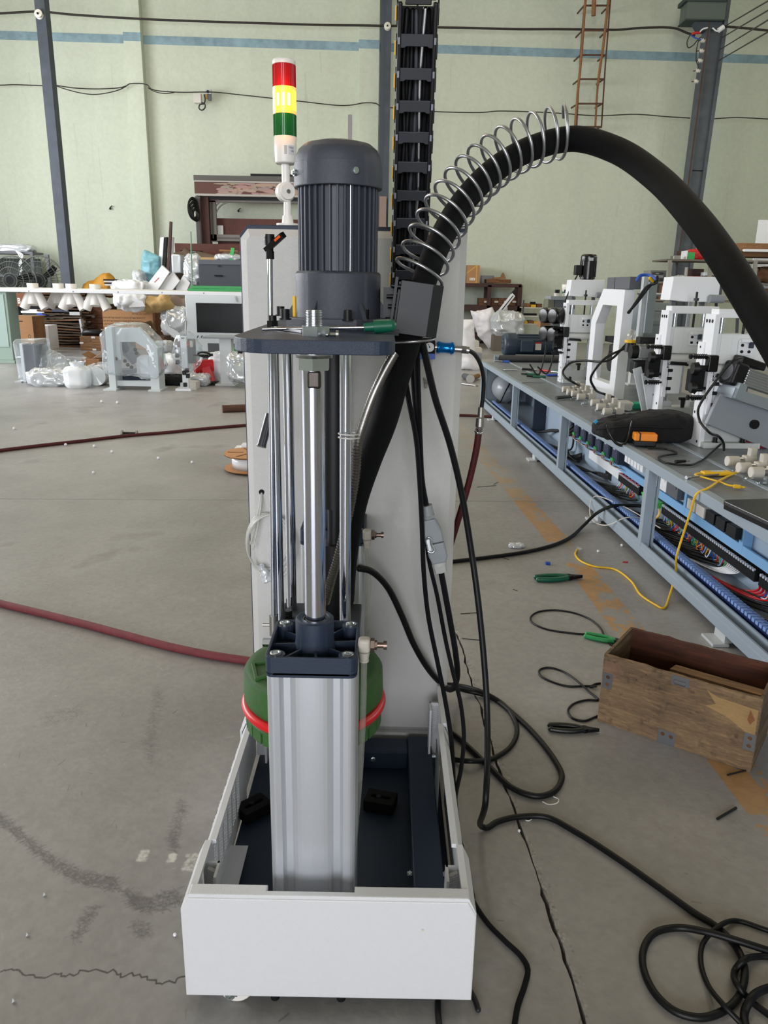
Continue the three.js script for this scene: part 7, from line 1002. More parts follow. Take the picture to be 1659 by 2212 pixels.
// ================================================================ the right background and the wall fittings
{
  const z = -22.4, q = R(960, 612, 1127, 620, z), t = thing('welded_rack', 'dark brown welded steel rack against the wall right of the melter', 'rack', [q.cx, 0, z]);
  part('top_beam', [span(q.x0, q.x1, q.y0, q.y1, z - 1.0, z, 0.008)], M.rackBrown, t); part('shelf_beam', [RB(960, 660, 1127, 671, z, 1.0)], M.rackBrown, t);
  for (const [a, b, d] of [[960, 968, 0], [1053, 1061, 0], [1119, 1127.5, 0], [1046, 1053, -0.85], [1112, 1118, -0.85]]) part('post', [RF(a, 616, b, z + d, 0.14)], M.rackBrown, t); part('base_beam', [RB(960, 722, 1127, 731, z, 1.0)], M.rackBrown, t);
  carton('carton', 'brown carton with a yellow strap on top of the brown rack', 1008, 573, 1036, 612, z - 0.2, 0.7, M.cardboard, { tex: printTex((g) => { g.fillStyle = '#d9b23c'; g.fillRect(190, 0, 12, 256); g.save(); g.rotate(-0.5); g.fillRect(-60, 92, 260, 9); g.restore(); g.fillStyle = '#eee8dd'; g.fillRect(60, 180, 110, 34); g.fillStyle = '#222'; g.font = 'bold 26px sans-serif'; g.fillText('47-1 KH', 64, 206); }) });
  single('wood_tray', 'orange brown wooden tray on top of the brown rack', 'tray', [RB(1052, 603, 1104, 611.5, z - 0.1, 0.6, 0.01)], planar(mat(0x9a6234, 0.7, 0, { map: rep(texGrain, 0.8) }))); single('torn_carton', 'torn open carton piece lying in the wooden tray', 'box', [quad([[1066, 603], [1068, 599], [1084, 598], [1088, 589], [1093, 602]], z - 0.3, 0.3)], M.cardboard); single('gray_tray', 'gray metal tray behind the wooden tray on the rack top', 'tray', [RB(1040, 595, 1067, 611.5, z - 0.7, 0.25)], M.grayMachine);
  [[1035, 1053, 'leftmost'], [1061, 1075, 'second'], [1076, 1096, 'third'], [1096, 1114, 'rightmost']].forEach(([a, b, w]) => carton('wooden_case', `brown wooden case on the rack shelf, ${w} of four`, a, 644, b, 660, z - 0.15, 0.5, M.plyBrown, { staples: [[b - 3, 652]] }));
  const pr = thing('slide_unit', 'white slotted slide unit tilted on a small stand before the brown rack', 'machine', P(1090, 683, -21.3)); part('rail', [quad([[1075, 674], [1107, 633], [1113, 640], [1081, 680]], -21.2, 0.15)], M.whiteMachine, pr); part('motor', [quad([[1104, 634], [1113, 624], [1116, 626], [1109, 638]], -21.25, 0.1)], M.black, pr); part('stand', [quad([[1086, 683], [1088, 670], [1096, 660], [1097, 683]], -21.3, 0.12)], M.whiteMachine, pr); part('base', [RB(1075, 681, 1099, 683.5, -21.15, 0.35)], M.grayPale, pr); part('slot', [quad([[1080, 673], [1108, 638], [1109, 639], [1081, 675]], -21.185, 0.02, 0)], M.black, pr);
  const bx = thing('support_case', 'dark brown case carrying the slide unit in front of the rack', 'case', P(1087, 690, -21.3).setY(0)); part('case', [(() => { const r = R(1066, 684, 1116, 735, -21.1); return span(r.x0, r.x1, 0, r.y1, -21.8, -21.1); })()], M.rackBrown, bx);
  single('sack', 'full white woven sack standing before the brown rack', 'sack', [pillow([[1018, 672], [1040, 674], [1062, 666], [1070, 689], [1076, 712], [1083, 744], [1076, 1000], [1042, 1000], [1034, 720]], -20.7, 0.26, 0.4, 0.05, 1.8, 3)], M.sack); single('sack', 'narrow white sack standing close behind the melter cabinet', 'sack', [pillow([[985, 697], [1000, 692], [1021, 693], [1023, 740], [1021, 1000], [985, 1000]], -15.0, 0.18, 0.3, 0.04, 2.0, 7)], M.sack);
  single('film_bag', 'clear plastic bag of parts right of the white woven sack', 'bag', [bag(0.70, 0.52, 0.5, P(1095, 725, -20.0).x, P(1095, 725, -20.0).y, -20.0, 0.20, 1.6, 61)], M.foil); { const r = R(1066, 720, 1125, 760, -19.8); single('low_pallet', 'low gray pallet under the clear bag of parts', 'pallet', [span(r.x0, r.x1, 0, P(1095, 725, -20).y, -20.3, -19.8)], M.shelfGray); }
  single('gray_slabs', 'stacked gray slabs lying at the foot of the white woven sack', 'slabs', [RF(1022, 737, 1034, -18.0, 0.5), RF(1022, 752, 1040, -17.4, 0.4)], M.offWhite); single('iron_parts', 'gray iron parts on the floor beside the slabs', 'parts', [RF(1022, 763, 1040, -16.0, 0.3)], M.grayMachine);
  const dr = thing('angle_grinder', 'gray and orange hand grinder lying on the floor beside the bench end', 'grinder', G(1015, 822)); const a = G(1003, 812, 0.05), b = G(1017, 817, 0.06), c = G(1033, 812, 0.05); part('body', [rod(a, b, 0.05, 16, 0.06)], M.grayPart, dr); part('head', [rod(b, b.clone().add(V(-0.02, 0.0, 0.12)), 0.07, 16)], M.steelRough, dr); part('grip', [rod(b, c, 0.04, 12)], M.rust, dr); single('floor_spanner', 'spanner lying on the floor in front of the hand grinder', 'spanner', [rod(G(998, 829, 0.015), G(1028, 833, 0.015), 0.015, 8), cyl(0.035, 0.035, 0.02, ...G(1028, 833, 0.012).toArray())], M.steelRough);
}
// shelf rack with small parts beside the brown rack
{
  const z = -21.6, t = thing('parts_shelf', 'low gray shelf with small parts and yellow bins behind the far bench end', 'shelf', P(1150, 735, z).setY(0)); for (const y of [664, 682, 699]) part('shelf_board', [RB(1129, y, 1176, y + 2.2, z, 0.5)], M.offWhite, t); for (const x of [1129, 1174]) part('post', [RF(x, 648, x + 2.5, z, 0.06)], M.grayPart, t);
  [[1131, 655, 1144, 664, 'brown carton on the top board, left end', M.cardboard], [1147, 658, 1158, 664, 'yellow bin on the top board, middle', M.yellow], [1160, 656, 1171, 664, 'brown carton on the top board, right end', M.cardDark], [1148, 652, 1157, 657.8, 'dark spindle part in the yellow bin', M.darkMetal], [1132, 677, 1160, 682, 'dark metal parts on the middle board', M.darkMetal], [1133, 694, 1140, 699, 'small yellow box on the lowest board, left', M.yellow], [1141, 692, 1152, 699, 'small orange box on the lowest board', M.rust], [1153, 694, 1161, 699, 'small yellow box on the lowest board, right', M.yellow]].forEach(([a, b, c, d, l, m]) => single('small_box', l + ' of the parts shelf', 'box', [RB(a, b, c, d, z - 0.08, 0.25, 0.01)], m));
  carton('carton', 'orange brown carton seen between the black milling motors', 1167, 695, 1195, 707, -11.6, 0.3, M.cardboard);
}
// glue unit and bucket behind the far station
{
  const z = -11.4, t = thing('valve_block_unit', 'gray machine unit with two valve caps behind the milling motors', 'machine', P(1208, 668, z).setY(0)); part('body', [RF(1197, 645, 1214, z, 0.3)], M.grayPart, t); part('plate', [RB(1190, 640, 1236, 648, z + 0.05, 0.4)], M.grayMachine, t); part('side_tank', [RB(1184, 646, 1197, 665, z, 0.3)], mat(0x6b6c5c, 0.5), t); for (const x of [1203, 1223]) { part('valve_cap', [cyl(0.04, 0.045, 0.06, ...P(x, 638, z - 0.1).toArray())], M.offWhite, t); part('valve_stem', [cyl(0.018, 0.018, 0.08, ...P(x - 2, 632, z - 0.1).toArray()), cyl(0.018, 0.018, 0.08, ...P(x + 3, 632, z - 0.1).toArray())], M.black, t); }
  const b = thing('bucket', 'white plastic bucket on a stand behind the far white hood', 'bucket', P(1227, 640, -12.4).setY(0)), q = R(1214, 614, 1241, 642, -12.4); part('stand', [span(q.cx - 0.1, q.cx + 0.1, 0, q.y0, -12.5, -12.3)], M.grayPart, b); part('pail', [lathe([[0, q.y0], [q.w * 0.42, q.y0], [q.w * 0.47, q.y1 - 0.09], [q.w * 0.5, q.y1 - 0.08], [q.w * 0.5, q.y1 - 0.05], [q.w * 0.45, q.y1 - 0.045]], 32, q.cx, 0, -12.4)], M.offWhite, b); part('lid', [lathe([[q.w * 0.5, q.y1 - 0.05], [q.w * 0.52, q.y1 - 0.03], [q.w * 0.52, q.y1], [0, q.y1]], 32, q.cx, 0, -12.4)], M.whitePlastic, b); part('green_band', [cyl(q.w * 0.462, q.w * 0.468, 0.03, q.cx, q.y1 - 0.125, -12.4, 'y', 32)], M.greenHandle, b);
}
// storage rack at the right with its load
{
  const z = -16.5, t = thing('storage_rack', 'old gray steel storage rack behind the bench at the right', 'rack', P(1550, 640, z).setY(0));
  for (const [y, h] of [[562, 4], [611, 4], [650, 4]]) part('shelf_board', [RB(1440, y, 1760, y + h, z, 0.9)], M.shelfGray, t); for (const [x, s] of [[1447, -4], [1535, -4], [1632, -4], [1740, -4]]) part('post', [bar(P(x, 562, z), P(x + s, 720, z).setY(0), 0.06, 0.07)], mat(0x8b8a80, 0.7), t); for (const x of [1462, 1552, 1600]) part('rear_post', [bar(P(x, 562, z - 0.85), P(x, 700, z - 0.85).setY(0), 0.05, 0.05)], M.grayPart, t);
  const it = (name, label, cat, x0, y0, x1, y1, m, d = 0.4, dz = 0.1, s = 0) => { const q = R(x0, y0, x1, y1, z - dz); return single(name, label, cat, s ? [bag(q.w, q.h, d, q.cx, q.y0, z - dz - d / 2, 0.16, 1.8, s)] : [span(q.x0, q.x1, q.y0, q.y1, z - dz - d, z - dz, 0.01)], m); };
  it('silver_tin', 'silver tin on the rack top, left end', 'tin', 1455, 552, 1471, 562, M.steelRough, 0.2); it('green_coil', 'bright green wire reel on the rack top', 'reel', 1486, 545, 1501, 562, M.greenBright, 0.3, 0.2); it('reel_flange', 'white reel flange beside the green wire on the rack top', 'reel', 1482, 541, 1485.5, 562, M.white, 0.3, 0.2); it('red_bag', 'red plastic bag on the rack top', 'bag', 1494, 540, 1525, 562, M.red, 0.4, 0.3, 3); it('dark_part', 'dark angular part behind the silver tin', 'part', 1472, 541, 1485, 556, M.rackBrown, 0.3, 0.5);
  it('carton_sheet', 'large folded brown carton sheet on the rack top, right side', 'carton', 1594, 526, 1760, 548, M.cardboard, 0.3, 0.4); it('carton_sheet', 'torn brown carton flap lying before the large carton sheet', 'carton', 1585, 543, 1760, 556, M.cardDark, 0.5, 0.05); it('white_profile', 'thin white profile lying in the cartons on the rack top', 'profile', 1608, 539, 1760, 545, M.white, 0.1, 0.0);
  it('white_part', 'white plastic part on the middle rack board, left', 'part', 1453, 598, 1466, 611, M.white, 0.2, 0.1, 5); it('film_bag', 'small clear bag on the middle rack board', 'bag', 1466, 595, 1479, 611, M.foil, 0.3, 0.1, 6); it('white_box', 'white flat box on the middle rack board', 'box', 1475, 603, 1500, 611, M.white, 0.3, 0.05); it('brown_box', 'dull brown box at the back of the middle rack board', 'box', 1496, 581, 1520, 602, M.rackBrown, 0.4, 0.4); it('paper_roll', 'white paper roll standing on the middle rack board', 'roll', 1521, 588, 1531, 600, M.white, 0.2, 0.2); it('red_parts', 'red plastic parts in the clutter on the middle rack board', 'parts', 1488, 597, 1520, 606, M.redHandle, 0.3, 0.3, 9); it('rope_heap', 'heap of gray rope and scraps on the middle rack board', 'heap', 1520, 596, 1556, 612, M.shelfGray, 0.5, 0.1, 12); it('lamp_base', 'pale thin bottle standing on the middle rack board', 'bottle', 1482, 577, 1486, 600, M.beige, 0.1, 0.3);
  it('brown_carton_low', 'brown carton on the lower rack board', 'box', 1441, 613, 1474, 648, M.cardDark, 0.5, 0.05); it('black_case', 'black case on the lower rack board beside the brown carton', 'case', 1475, 618, 1490, 648, M.blackMatt, 0.4, 0.1); it('gray_cases', 'gray flat cases on the lower rack board behind the white hood', 'case', 1490, 616, 1560, 640, mat(0x595b66, 0.6), 0.5, 0.2);
  it('wrapped_cartons', 'film wrapped brown cartons on the middle rack board at the right edge', 'boxes', 1605, 580, 1637, 612, M.cardboard, 0.6, 0.2); it('wrapped_cartons', 'heap of film wrapped brown bags at the right edge of the middle board', 'bags', 1636, 580, 1700, 612, M.cardDark, 0.6, 0.1, 15); it('blue_crate', 'bright blue plastic crate on the lower rack board at the right edge', 'crate', 1626, 626, 1652, 650, mat(0x1878c4, 0.45), 0.5, 0.1); it('film_bags', 'shiny film bags above the blue crate', 'bags', 1628, 611, 1680, 628, M.foil, 0.4, 0.15, 17); it('orange_carton', 'orange brown carton right of the blue crate', 'box', 1653, 624, 1720, 650, M.plyBrown, 0.5, 0.1);
  const wb = R(1636, 476, 1760, 530, -17.8), b = thing('white_board', 'white board standing upright behind the cartons at the right edge', 'board', [wb.cx, 0, -17.8]); part('panel', [span(wb.x0, wb.x1, 1.0, wb.y1, -17.84, -17.8, 0.004)], M.white, b); part('frame_leg', [span(wb.x0 + 0.1, wb.x0 + 0.16, 0, 1.0, -17.84, -17.8)], M.grayPale, b);
  const dc = thing('drawer_cabinet', 'small gray steel drawer cabinet left of the storage rack', 'cabinet', P(1422, 615, -17.5).setY(0)); const dq = R(1405, 584, 1439, 616, -17.5); part('stand', [span(dq.x0, dq.x1, 0, dq.y0, -17.9, -17.5)], M.shelfGray, dc); part('case', [span(dq.x0, dq.x1, dq.y0, dq.y1, -18.0, -17.52)], mat(0x85867f, 0.6), dc); for (let i = 0; i < 4; i++) { const d = part('drawer', [RB(1409, 588 + i * 6.6, 1433, 593 + i * 6.6, -17.5, 0.03)], i === 1 ? M.grayPale : mat(0x4b4c49, 0.6), dc); part('drawer_pull', [RB(1418, 590 + i * 6.6, 1424, 591.5 + i * 6.6, -17.48, 0.02)], M.offWhite, d); }
  const rl = thing('steel_tube', 'long silver tube resting level behind the white hood', 'tube', P(1440, 640, -10.5)); part('tube', [rod(P(1378, 633, -10.6), P(1500, 642, -10.2), 0.022, 16)], M.steel, rl); for (const [x, z2] of [[1382, -10.6], [1494, -10.22]]) { const q = P(x, 640, z2); part('stand', [span(q.x - 0.02, q.x + 0.02, 0, q.y + 0.02, z2 - 0.04, z2)], M.grayMachine, rl); }
}
// steel column with its bracket, wires and insulators
const colZ = -22.6, colM = planar(mat(0x666d74, 0.6, 0.1, { map: rep(texTone, 0.3) }));
{
  const t = thing('crane_column', 'gray steel column with a square bracket head carrying insulators, right of the ladder', 'column', P(1470, 640, colZ).setY(0));
  const L = (y) => 1529 - (y - 64) * 0.1335 + 2, W = (y) => 50 - y * 0.028, foot = (x, y) => P(x, y, colZ);
  const seg = (dx0, dx1, z, d, m, nm) => { const a = [foot(L(0) + dx0, -20), foot(L(0) + dx1, -20), foot(L(560) + dx1 * 0.82, 560), foot(L(560) + dx0 * 0.82, 560)], g = ext([[a[0].x, a[0].y], [a[1].x, a[1].y], [a[2].x, a[2].y], [a[3].x + (a[3].x - a[0].x) * 0.42, 0], [a[3].x + (a[3].x - a[0].x) * 0.42 - (a[3].x - a[2].x), 0]].slice(0, 3).concat([[a[2].x - (a[1].x - a[2].x) * 0.30, 0], [a[3].x - (a[0].x - a[3].x) * 0.30, 0], [a[3].x, a[3].y]]), d, 0.004).translate(0, 0, z - d); part(nm, [g], m, t); };
  seg(-2, 6, colZ + 0.02, 0.36, colM, 'left_flange'); seg(6, 34, colZ - 0.06, 0.10, colM, 'web_front'); seg(34, 42, colZ + 0.02, 0.36, colM, 'right_flange'); seg(-1, 1, colZ + 0.05, 0.02, M.rustDark, 'rust_edge');
  part('bracket_head', [RB(1484, 3, 1568, 42, colZ + 0.1, 0.5)], mat(0x566059, 0.6), t); part('bracket_plate', [RB(1481, -6, 1570, 3, colZ + 0.14, 0.56), RB(1481, 41, 1562, 44, colZ + 0.14, 0.56)], mat(0x2e3a37, 0.6), t); part('bracket_taper', [quad([[1501, 44], [1560, 44], [1558, 62], [1514, 66]], colZ + 0.04, 0.3)], M.steelBeam, t); part('splice_line', [quad([[1493, 367], [1521, 368], [1521, 370], [1493, 369]], colZ - 0.04, 0.03)], M.blackMatt, t);
  const ins = [[1518, 88], [1516, 110], [1513, 131], [1508, 153], [1504, 176]]; ins.forEach(([x, y], i) => { const q = P(x, y, colZ + 0.25), k = thing('insulator', `white porcelain insulator on the steel column, ${ORD[i]} from the top`, 'insulator', q, 0, 'insulators on the steel column'); part('body', [lathe([[0.0, -0.06], [0.05, -0.05], [0.03, -0.02], [0.06, 0.01], [0.03, 0.03], [0.045, 0.06], [0, 0.06]], 20).rotateZ(1.3).translate(q.x, q.y, q.z)], M.porcelain, k); part('pin', [rod(q, q.clone().add(V(-0.13, -0.01, 0.02)), 0.012, 8)], M.rustDark, k); });
}
const wallWire = (name, label, pts, z, r, m = M.wire) => single(name, label, 'wire', [tube(pts.map(([x, y]) => P(x, y, z)), r, 160, 6)], m);
wallWire('overhead_cable', 'thick dark cable strung along the wall above the blue stripe, left of the right column', [[-60, 31], [0, 29], [78, 25], [101, 26], [149, 31], [307, 41], [430, 46], [560, 50], [700, 54], [790, 55], [836, 56], [900, 56], [945, 59], [1000, 60], [1115, 63], [1200, 63], [1298, 64], [1340, 64], [1390, 60], [1458, 61], [1483, 71], [1500, 76]], -22.9, 0.028);
wallWire('overhead_cable', 'thick dark cable continuing from the right column to the right edge', [[1560, 57], [1600, 60], [1659, 66], [1740, 74]], -22.3, 0.028);
wallWire('wall_wire', 'thin dark wire sagging along the wall at mid height', [[-60, 182], [0, 184], [30, 183], [95, 185], [115, 184], [160, 190], [220, 192], [270, 187], [276, 182], [318, 183], [326, 192], [380, 199], [460, 199], [520, 205], [585, 212], [650, 219], [740, 228], [772, 225], [778, 223], [815, 224], [824, 231], [850, 233], [900, 238], [940, 241], [1040, 243], [1075, 240], [1180, 243], [1215, 245], [1290, 250], [1375, 247], [1440, 252], [1490, 255]], -23.0, 0.014);
wallWire('wall_wire', 'second thin wire drooping below the first between post and pilaster', [[117, 184], [140, 192], [175, 201], [205, 204], [240, 199], [262, 192], [273, 186]], -23.0, 0.013); wallWire('wall_wire', 'short thin wire drooping just right of the left pilaster', [[320, 190], [335, 198], [356, 202], [376, 200]], -23.05, 0.012); wallWire('wall_wire', 'thin wire at mid height right of the steel column', [[1535, 257], [1590, 254], [1659, 257], [1740, 260]], -23.0, 0.014);
[[1567, 56, 1700, -22], [1560, 81, 1700, -2], [1557, 106, 1700, 18], [1554, 130, 1700, 45]].forEach(([a, b, c, d], i) => { const q = P(a, b, colZ + 0.2), e = P(c, d, -12); single('bus_wire', `bare dark wire rising from the column to the right, ${ORD[i]} from the top`, 'wire', [rod(q, e, 0.013, 6)], M.wire, 'bare wires at the right column'); });
[[84, 31, -19.64], [837, 57, -22.84]].forEach(([x, y, z], i) => { const q = P(x, y, z), t = thing('spool_insulator', `white spool insulator holding the overhead cable on the ${i ? 'middle' : 'left'} post`, 'insulator', q); part('spool', [lathe([[0.02, -0.05], [0.085, -0.05], [0.09, -0.03], [0.05, 0], [0.09, 0.03], [0.085, 0.05], [0.02, 0.05]], 24).rotateX(1.35).translate(q.x, q.y, q.z)], M.porcelain, t); part('pin', [cyl(0.022, 0.022, 0.12, q.x, q.y, q.z + 0.02, 'z', 10)], M.darkMetal, t); });
{ // joint of the overhead cable at the column
  const t = thing('cable_joint', 'tangle of taped cable ends at the top of the right column', 'cable', P(1500, 85, -22.2)), w = (pts, r, m, nm) => part(nm, [tube(pts.map(([x, y]) => P(x, y, -22.2)), r, 40, 6)], m, t); w([[1496, 73], [1502, 71], [1510, 71]], 0.03, M.red, 'red_tape'); w([[1510, 71], [1518, 63], [1528, 60]], 0.018, M.white, 'white_end'); w([[1490, 76], [1484, 92], [1487, 103], [1497, 98], [1508, 85], [1514, 80]], 0.014, M.wire, 'loop'); w([[1492, 76], [1502, 82], [1514, 86]], 0.016, M.blue, 'blue_core'); w([[1510, 84], [1505, 105], [1504, 130], [1510, 148]], 0.012, M.wire, 'drop'); w([[1540, 61], [1548, 67], [1556, 66], [1562, 60]], 0.018, M.white, 'white_end'); part('tape', [rod(P(1552, 66, -22.2), P(1563, 58, -22.2), 0.06, 10)], M.white, t);
}
// middle post with insulator
{ const z = -22.9, t = thing('steel_post', 'slim dark steel post against the wall in the middle, beside the pilaster', 'post', P(832, 640, z).setY(0)); const a = R(820.5, 0, 843, 400, z); part('web', [span(a.x0, a.x0 + (a.x1 - a.x0) * 0.45, 0, 10, z - 0.3, z)], mat(0x39424c, 0.6), t); part('flange', [span(a.x0 + (a.x1 - a.x0) * 0.45, a.x1, 0, 10, z - 0.3, z + 0.03)], M.steelBeam, t); }
// rusty wall ladder
{
  const z = -22.7, t = thing('wall_ladder', 'rusty iron ladder fixed high on the wall above the hose', 'ladder', P(1268, 276, z)), S = (px, nm, m, r, zz = z) => { for (let i = 0; i < px.length - 1; i++) part(nm, [rod(P(...px[i], zz), P(...px[i + 1], zz), r, 8)], m, t); };
  S([[1268, -40], [1263, 20], [1256, 120], [1248, 200], [1242, 273]], 'rail', M.rust, 0.034); S([[1318, -40], [1311, 30], [1303, 100], [1297, 140], [1291, 185]], 'rail', M.rust, 0.036); S([[1291, 185], [1288, 230], [1286, 273]], 'rail', M.rust, 0.028, z - 0.3);
  S([[1322, -40], [1317, 20], [1307, 150], [1299, 276]], 'rear_rail', M.rustDark, 0.020, z - 0.5); S([[1262, 10], [1254, 110], [1250, 190], [1246, 272]], 'rear_rail', M.rustDark, 0.018, z - 0.5);
  for (const [y, x0, x1] of [[12, 1262, 1316], [66, 1258, 1312], [119, 1254, 1307], [171, 1252, 1304], [224, 1248, 1301], [274, 1245, 1298]]) { part('rung', [rod(P(x0, y, z), P(x1, y, z), 0.022, 8)], M.rustDark, t); for (const x of [x0, x1]) part('standoff', [rod(P(x, y, z), P(x, y, z).add(V(0, 0.05, -0.75)), 0.022, 8)], M.rustDark, t); }
  const h = thing('hanging_pipe', 'short rusty pipe hanging between the ladder rails at the top', 'pipe', P(1283, 34, z)); part('pipe', [rod(P(1285, -50, z + 0.1), P(1282, 34, z + 0.1), 0.055, 14)], M.rust, h);
}
{ // small boxes on the wall
  const z = -23.2, t = thing('junction_box', 'cream junction box on the wall with a loop of cable, above the press frame', 'box', P(426, 221, z)); part('case', [RB(418, 201, 434, 222, z + 0.1, 0.16, 0.01)], M.offWhite, t); const c = thing('wall_camera', 'small gray wall fitting with a yellow part beside the junction box', 'fitting', P(448, 212, z)); part('cover', [RB(443, 192, 456, 203, z + 0.12, 0.1, 0.01)], M.grayPale, c); part('lens', [cyl(0.035, 0.035, 0.04, ...P(449, 198, z + 0.14).toArray(), 'z', 14)], M.blackMatt, c); part('yellow_part', [RB(441, 203, 448, 213, z + 0.12, 0.08, 0.01)], M.kraft, c); part('fitting', [RB(449, 204, 456, 217, z + 0.1, 0.07, 0.01)], M.grayPart, c); part('cable_loop', [tube([[441, 205], [443, 216], [440, 224], [432, 226], [430, 234], [436, 238], [443, 232], [442, 224], [436, 222]].map(([x, y]) => P(x, y, z + 0.15)), 0.018, 50, 6)], M.wire, c);
}

// ================================================================ crate and small things on the floor
{
  const a = G(1290, 1557), TH = -Math.atan2(0.299, 0.422), t = thing('wooden_crate', 'open worn plywood crate with gray metal corner plates standing on the floor', 'crate', a, TH), W = 0.517, D = 0.285, Hh = 0.268, th = 0.009;
  const face = canvasTex(1024, 512, (g) => {
    const im = g.createImageData(1024, 512); for (let j = 0; j < 512; j++) for (let i = 0; i < 1024; i++) { const s = look(N2, i * 0.05, j * 0.9), f = look(N3, i * 0.15, j * 0.8), q = look(N1, i * 0.3, j * 0.4), k = look(N2, i * 0.5 + 100, j * 0.5), v = 0.80 + 0.30 * (s - 0.5) + 0.22 * (f - 0.5) + 0.45 * (q - 0.5) - (k > 0.62 ? (k - 0.62) * 0.9 : 0), o = (j * 1024 + i) * 4; im.data[o] = 140 * v; im.data[o + 1] = 113 * v; im.data[o + 2] = 82 * v; im.data[o + 3] = 255; } g.putImageData(im, 0, 0);
    const poly = (c, p) => { g.fillStyle = c; g.beginPath(); p.forEach(([x, y], i) => (i ? g.lineTo(x, y) : g.moveTo(x, y))); g.fill(); };
    poly('rgba(170,138,88,0.7)', [[690, 40], [760, 70], [1010, 80], [1015, 300], [960, 250], [850, 190], [700, 150], [760, 120]]); poly('rgba(128,96,78,0.6)', [[10, 40], [120, 50], [150, 110], [70, 150], [12, 130]]); poly('rgba(120,70,40,0.8)', [[965, 90], [1000, 150], [975, 190], [955, 160]]);
    for (let i = 0; i < 500; i++) { g.strokeStyle = rnd() < 0.6 ? `rgba(80,55,30,${rr(0.1, 0.4)})` : `rgba(215,180,130,${rr(0.1, 0.4)})`; g.lineWidth = rr(0.6, 2); const x = rr(0, 1024), y = rr(0, 512), l = rr(4, 60); g.beginPath(); g.moveTo(x, y); g.lineTo(x + l, y + rr(-3, 3)); g.stroke(); }
    for (const [x, y] of [[240, 118], [300, 60]]) { g.fillStyle = '#3c2a18'; g.beginPath(); g.ellipse(x, y, 6, 4, 0, 0, 7); g.fill(); }
  });
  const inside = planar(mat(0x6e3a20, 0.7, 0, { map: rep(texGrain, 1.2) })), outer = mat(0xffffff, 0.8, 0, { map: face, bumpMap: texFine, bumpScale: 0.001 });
  const edge = (n, f) => Array.from({ length: n }, (_, i) => [f * i / (n - 1), Hh + 0.0035 * nz3(i * 0.7, f * 9, 2)]);
  const fg = ext([[0, 0], [W, 0], ...edge(26, W).reverse()], th, 0.0012).translate(0, 0, -th), u = fg.attributes.uv, p = fg.attributes.position; for (let i = 0; i < u.count; i++) u.setXY(i, p.getX(i) / W, p.getY(i) / Hh);
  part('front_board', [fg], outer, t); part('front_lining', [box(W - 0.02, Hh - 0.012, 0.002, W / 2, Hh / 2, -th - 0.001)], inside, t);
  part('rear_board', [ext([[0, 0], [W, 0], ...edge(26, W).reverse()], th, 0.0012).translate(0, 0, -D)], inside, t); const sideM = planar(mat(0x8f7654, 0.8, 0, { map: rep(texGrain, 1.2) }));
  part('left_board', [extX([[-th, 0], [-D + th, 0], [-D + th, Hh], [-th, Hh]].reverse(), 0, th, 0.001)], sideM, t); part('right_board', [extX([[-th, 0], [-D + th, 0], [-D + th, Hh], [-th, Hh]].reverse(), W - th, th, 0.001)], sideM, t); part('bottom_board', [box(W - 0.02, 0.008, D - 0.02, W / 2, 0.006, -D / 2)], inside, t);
  const plateAt = (x, y, w, h, holes) => { const g = part('corner_plate', [ext(roundRect(w, h, 0.003), 0.0016, 0.0003, holes.map(([a, b]) => ringPts(0.0075, 14, a, b))).translate(x, y, 0.001)], mat(0x84868a, 0.4, 0.7), t); part('plate_hole', holes.map(([a, b]) => cyl(0.0074, 0.0074, 0.001, x + a, y + b, 0.0008, 'z', 14)), M.plyBrown, g); };
  plateAt(0.022, 0.170, 0.036, 0.060, [[0, 0.014], [0, -0.014]]); plateAt(W - 0.018, 0.108, 0.036, 0.060, [[0, 0.014], [0, -0.014]]); plateAt(0.245, 0.026, 0.058, 0.050, [[-0.014, 0.01], [0.014, 0.008]]);
  part('catch_plate', [box(0.058, 0.034, 0.0025, 0.265, Hh - 0.020, 0.0015)], mat(0x84868a, 0.4, 0.7), t); part('catch_lip', [extX([[0.002, -0.006], [0.012, 0.004], [0.012, 0.010], [0.002, 0.014]], 0.247, 0.036).translate(0, Hh - 0.03, 0)], mat(0x84868a, 0.4, 0.7), t);
  const b = thing('plank', 'pale wooden batten leaning inside the open crate', 'plank', a, TH); part('batten', [bar(V(0.20, 0.205, -0.16), V(0.505, 0.232, -0.10), 0.045, 0.020)], planar(mat(0xa5794c, 0.75, 0, { map: rep(texGrain, 1.5) })), b); part('batten_end', [bar(V(0.26, 0.165, -0.20), V(0.50, 0.19, -0.15), 0.04, 0.02)], planar(mat(0x94683f, 0.75, 0, { map: rep(texGrain, 1.5) })), b);
}
pliers('bright green handled pliers lying at the back left corner of the crate', G(1324, 1388, 0), -0.45, 0.19, mat(0x2f9a58, 0.35));
cable('thin_cable', 'thin dark cable looped on the floor left of the crate, farthest loop', onFloor([[1318, 1392], [1306, 1376], [1298, 1358], [1275, 1338], [1240, 1324], [1200, 1318], [1165, 1321], [1147, 1332], [1150, 1345], [1180, 1359], [1230, 1367], [1280, 1372], [1310, 1380], [1322, 1394]], 0.0042), 0.0042, M.cable, 140);
cable('thin_cable', 'thin dark cable with a small loop left of the crate, nearest loop', onFloor([[1296, 1476], [1285, 1478], [1276, 1484], [1290, 1482, 0.009], [1270, 1482], [1225, 1482], [1190, 1472], [1168, 1460], [1166, 1447], [1185, 1442], [1215, 1450], [1250, 1474, 0.009], [1275, 1496], [1292, 1512], [1270, 1512], [1240, 1520], [1227, 1536], [1238, 1552], [1262, 1557], [1290, 1547]], 0.0042), 0.0042, M.cable, 170);
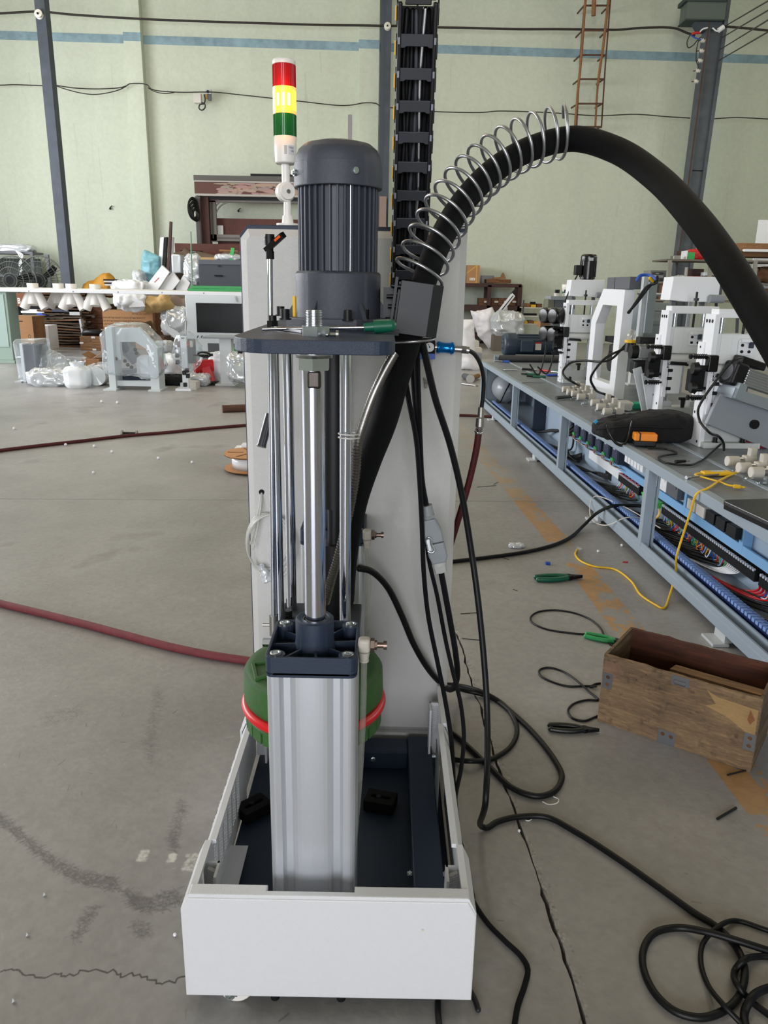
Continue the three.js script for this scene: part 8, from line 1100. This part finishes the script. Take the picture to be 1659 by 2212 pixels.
single('cut_rod', 'short dark cable offcut lying on the floor near the right edge', 'offcut', [rod(G(1549, 1769, 0.004), G(1590, 1745, 0.004), 0.0042, 8)], M.rubber); single('thin_stick', 'thin dark stick on the floor under the right end of the crate', 'stick', [rod(G(1571, 1674, 0.003), G(1612, 1664, 0.003), 0.0028, 6)], M.rubber);
cable('zip_tie_loop', 'white cut zip tie curled on the floor', onFloor([[1172, 1732], [1186, 1738], [1204, 1734], [1206, 1726], [1196, 1721]], 0.002), 0.0018, M.whitePlastic, 40, 'zip tie'); cable('zip_tie_loop', 'small white zip tie scrap on the floor beside the seam', onFloor([[1136, 1772], [1142, 1773], [1148, 1770]], 0.002), 0.0014, M.whitePlastic, 20, 'zip tie');
const bits = [[378, 2022, 'the near floor left of the guard box'], [1121, 1797, 'the seam below the thick cable'], [242, 978, 'the floor left of the cabinet'], [202, 1023, 'the floor beyond the spool, left'], [142, 963, 'the floor by the dark red hose, left'], [204, 966, 'the floor by the dark red hose, right'], [342, 992, 'the floor halfway to the spool'], [415, 1001, 'the floor just left of the spool'], [31, 928, 'the far floor at the left edge'], [220, 870, 'the far floor below the large stand'], [254, 872, 'the far floor right below the large stand'], [1292, 1193, 'the aisle by the bench, farther one'], [1343, 1180, 'the aisle by the bench foot']];
bits.forEach(([x, y, w]) => { const q = G(x, y, 0), s = 0.0045 * Math.max(1, -q.z * 0.42); single('foam_bead', `white crumb on ${w}`, 'crumb', [new THREE.DodecahedronGeometry(s, 1).translate(q.x, s * 0.9, q.z)], M.white); });
[[97, 1935, 'left'], [60, 2022, 'far left'], [30, 2165, 'bottom left']].forEach(([x, y, w]) => { const q = G(x, y, 0); single('chip', `tiny gray chip on the near floor, ${w}`, 'chip', [new THREE.TetrahedronGeometry(0.006).translate(q.x, 0.004, q.z)], M.grayPale); });
{ const c = G(1115, 1182, 0), d = thing('film_scrap_floor', 'small crumpled clear film scrap on the aisle floor', 'film', c); part('scrap', [bag(0.09, 0.022, 0.05, c.x, 0, c.z, 0.3, 1.2, 71)], M.foil, d); const e = G(1345, 1214, 0.003); single('ferrule', 'tiny red crimp ferrule on the aisle floor', 'ferrule', [rod(e, e.clone().add(V(0.03, 0, 0)), 0.004, 8)], M.redHandle); const f = G(1183, 1219, 0); single('blue_clip', 'tiny blue clip on the aisle floor by the yellow line', 'clip', [box(0.03, 0.012, 0.012, f.x, 0.006, f.z, 0, 0.5), box(0.012, 0.012, 0.03, f.x, 0.006, f.z, 0, 0.5)], M.blue); }
[[1030, 1052, 1072, 1049], [995, 1326, 1032, 1323], [998, 1379, 1040, 1383], [1080, 1203, 1100, 1209], [1066, 1047, 1076, 1041], [1108, 1273, 1118, 1276]].forEach(([a, b, c, d], i) => single('wire_offcut', `thin dark wire offcut on the floor, ${ORD[i]} one counted from the bench side`, 'offcut', [rod(G(a, b, 0.0015), G(c, d, 0.0015), 0.0015, 5)], M.rubber));

renderer.render(scene, camera);
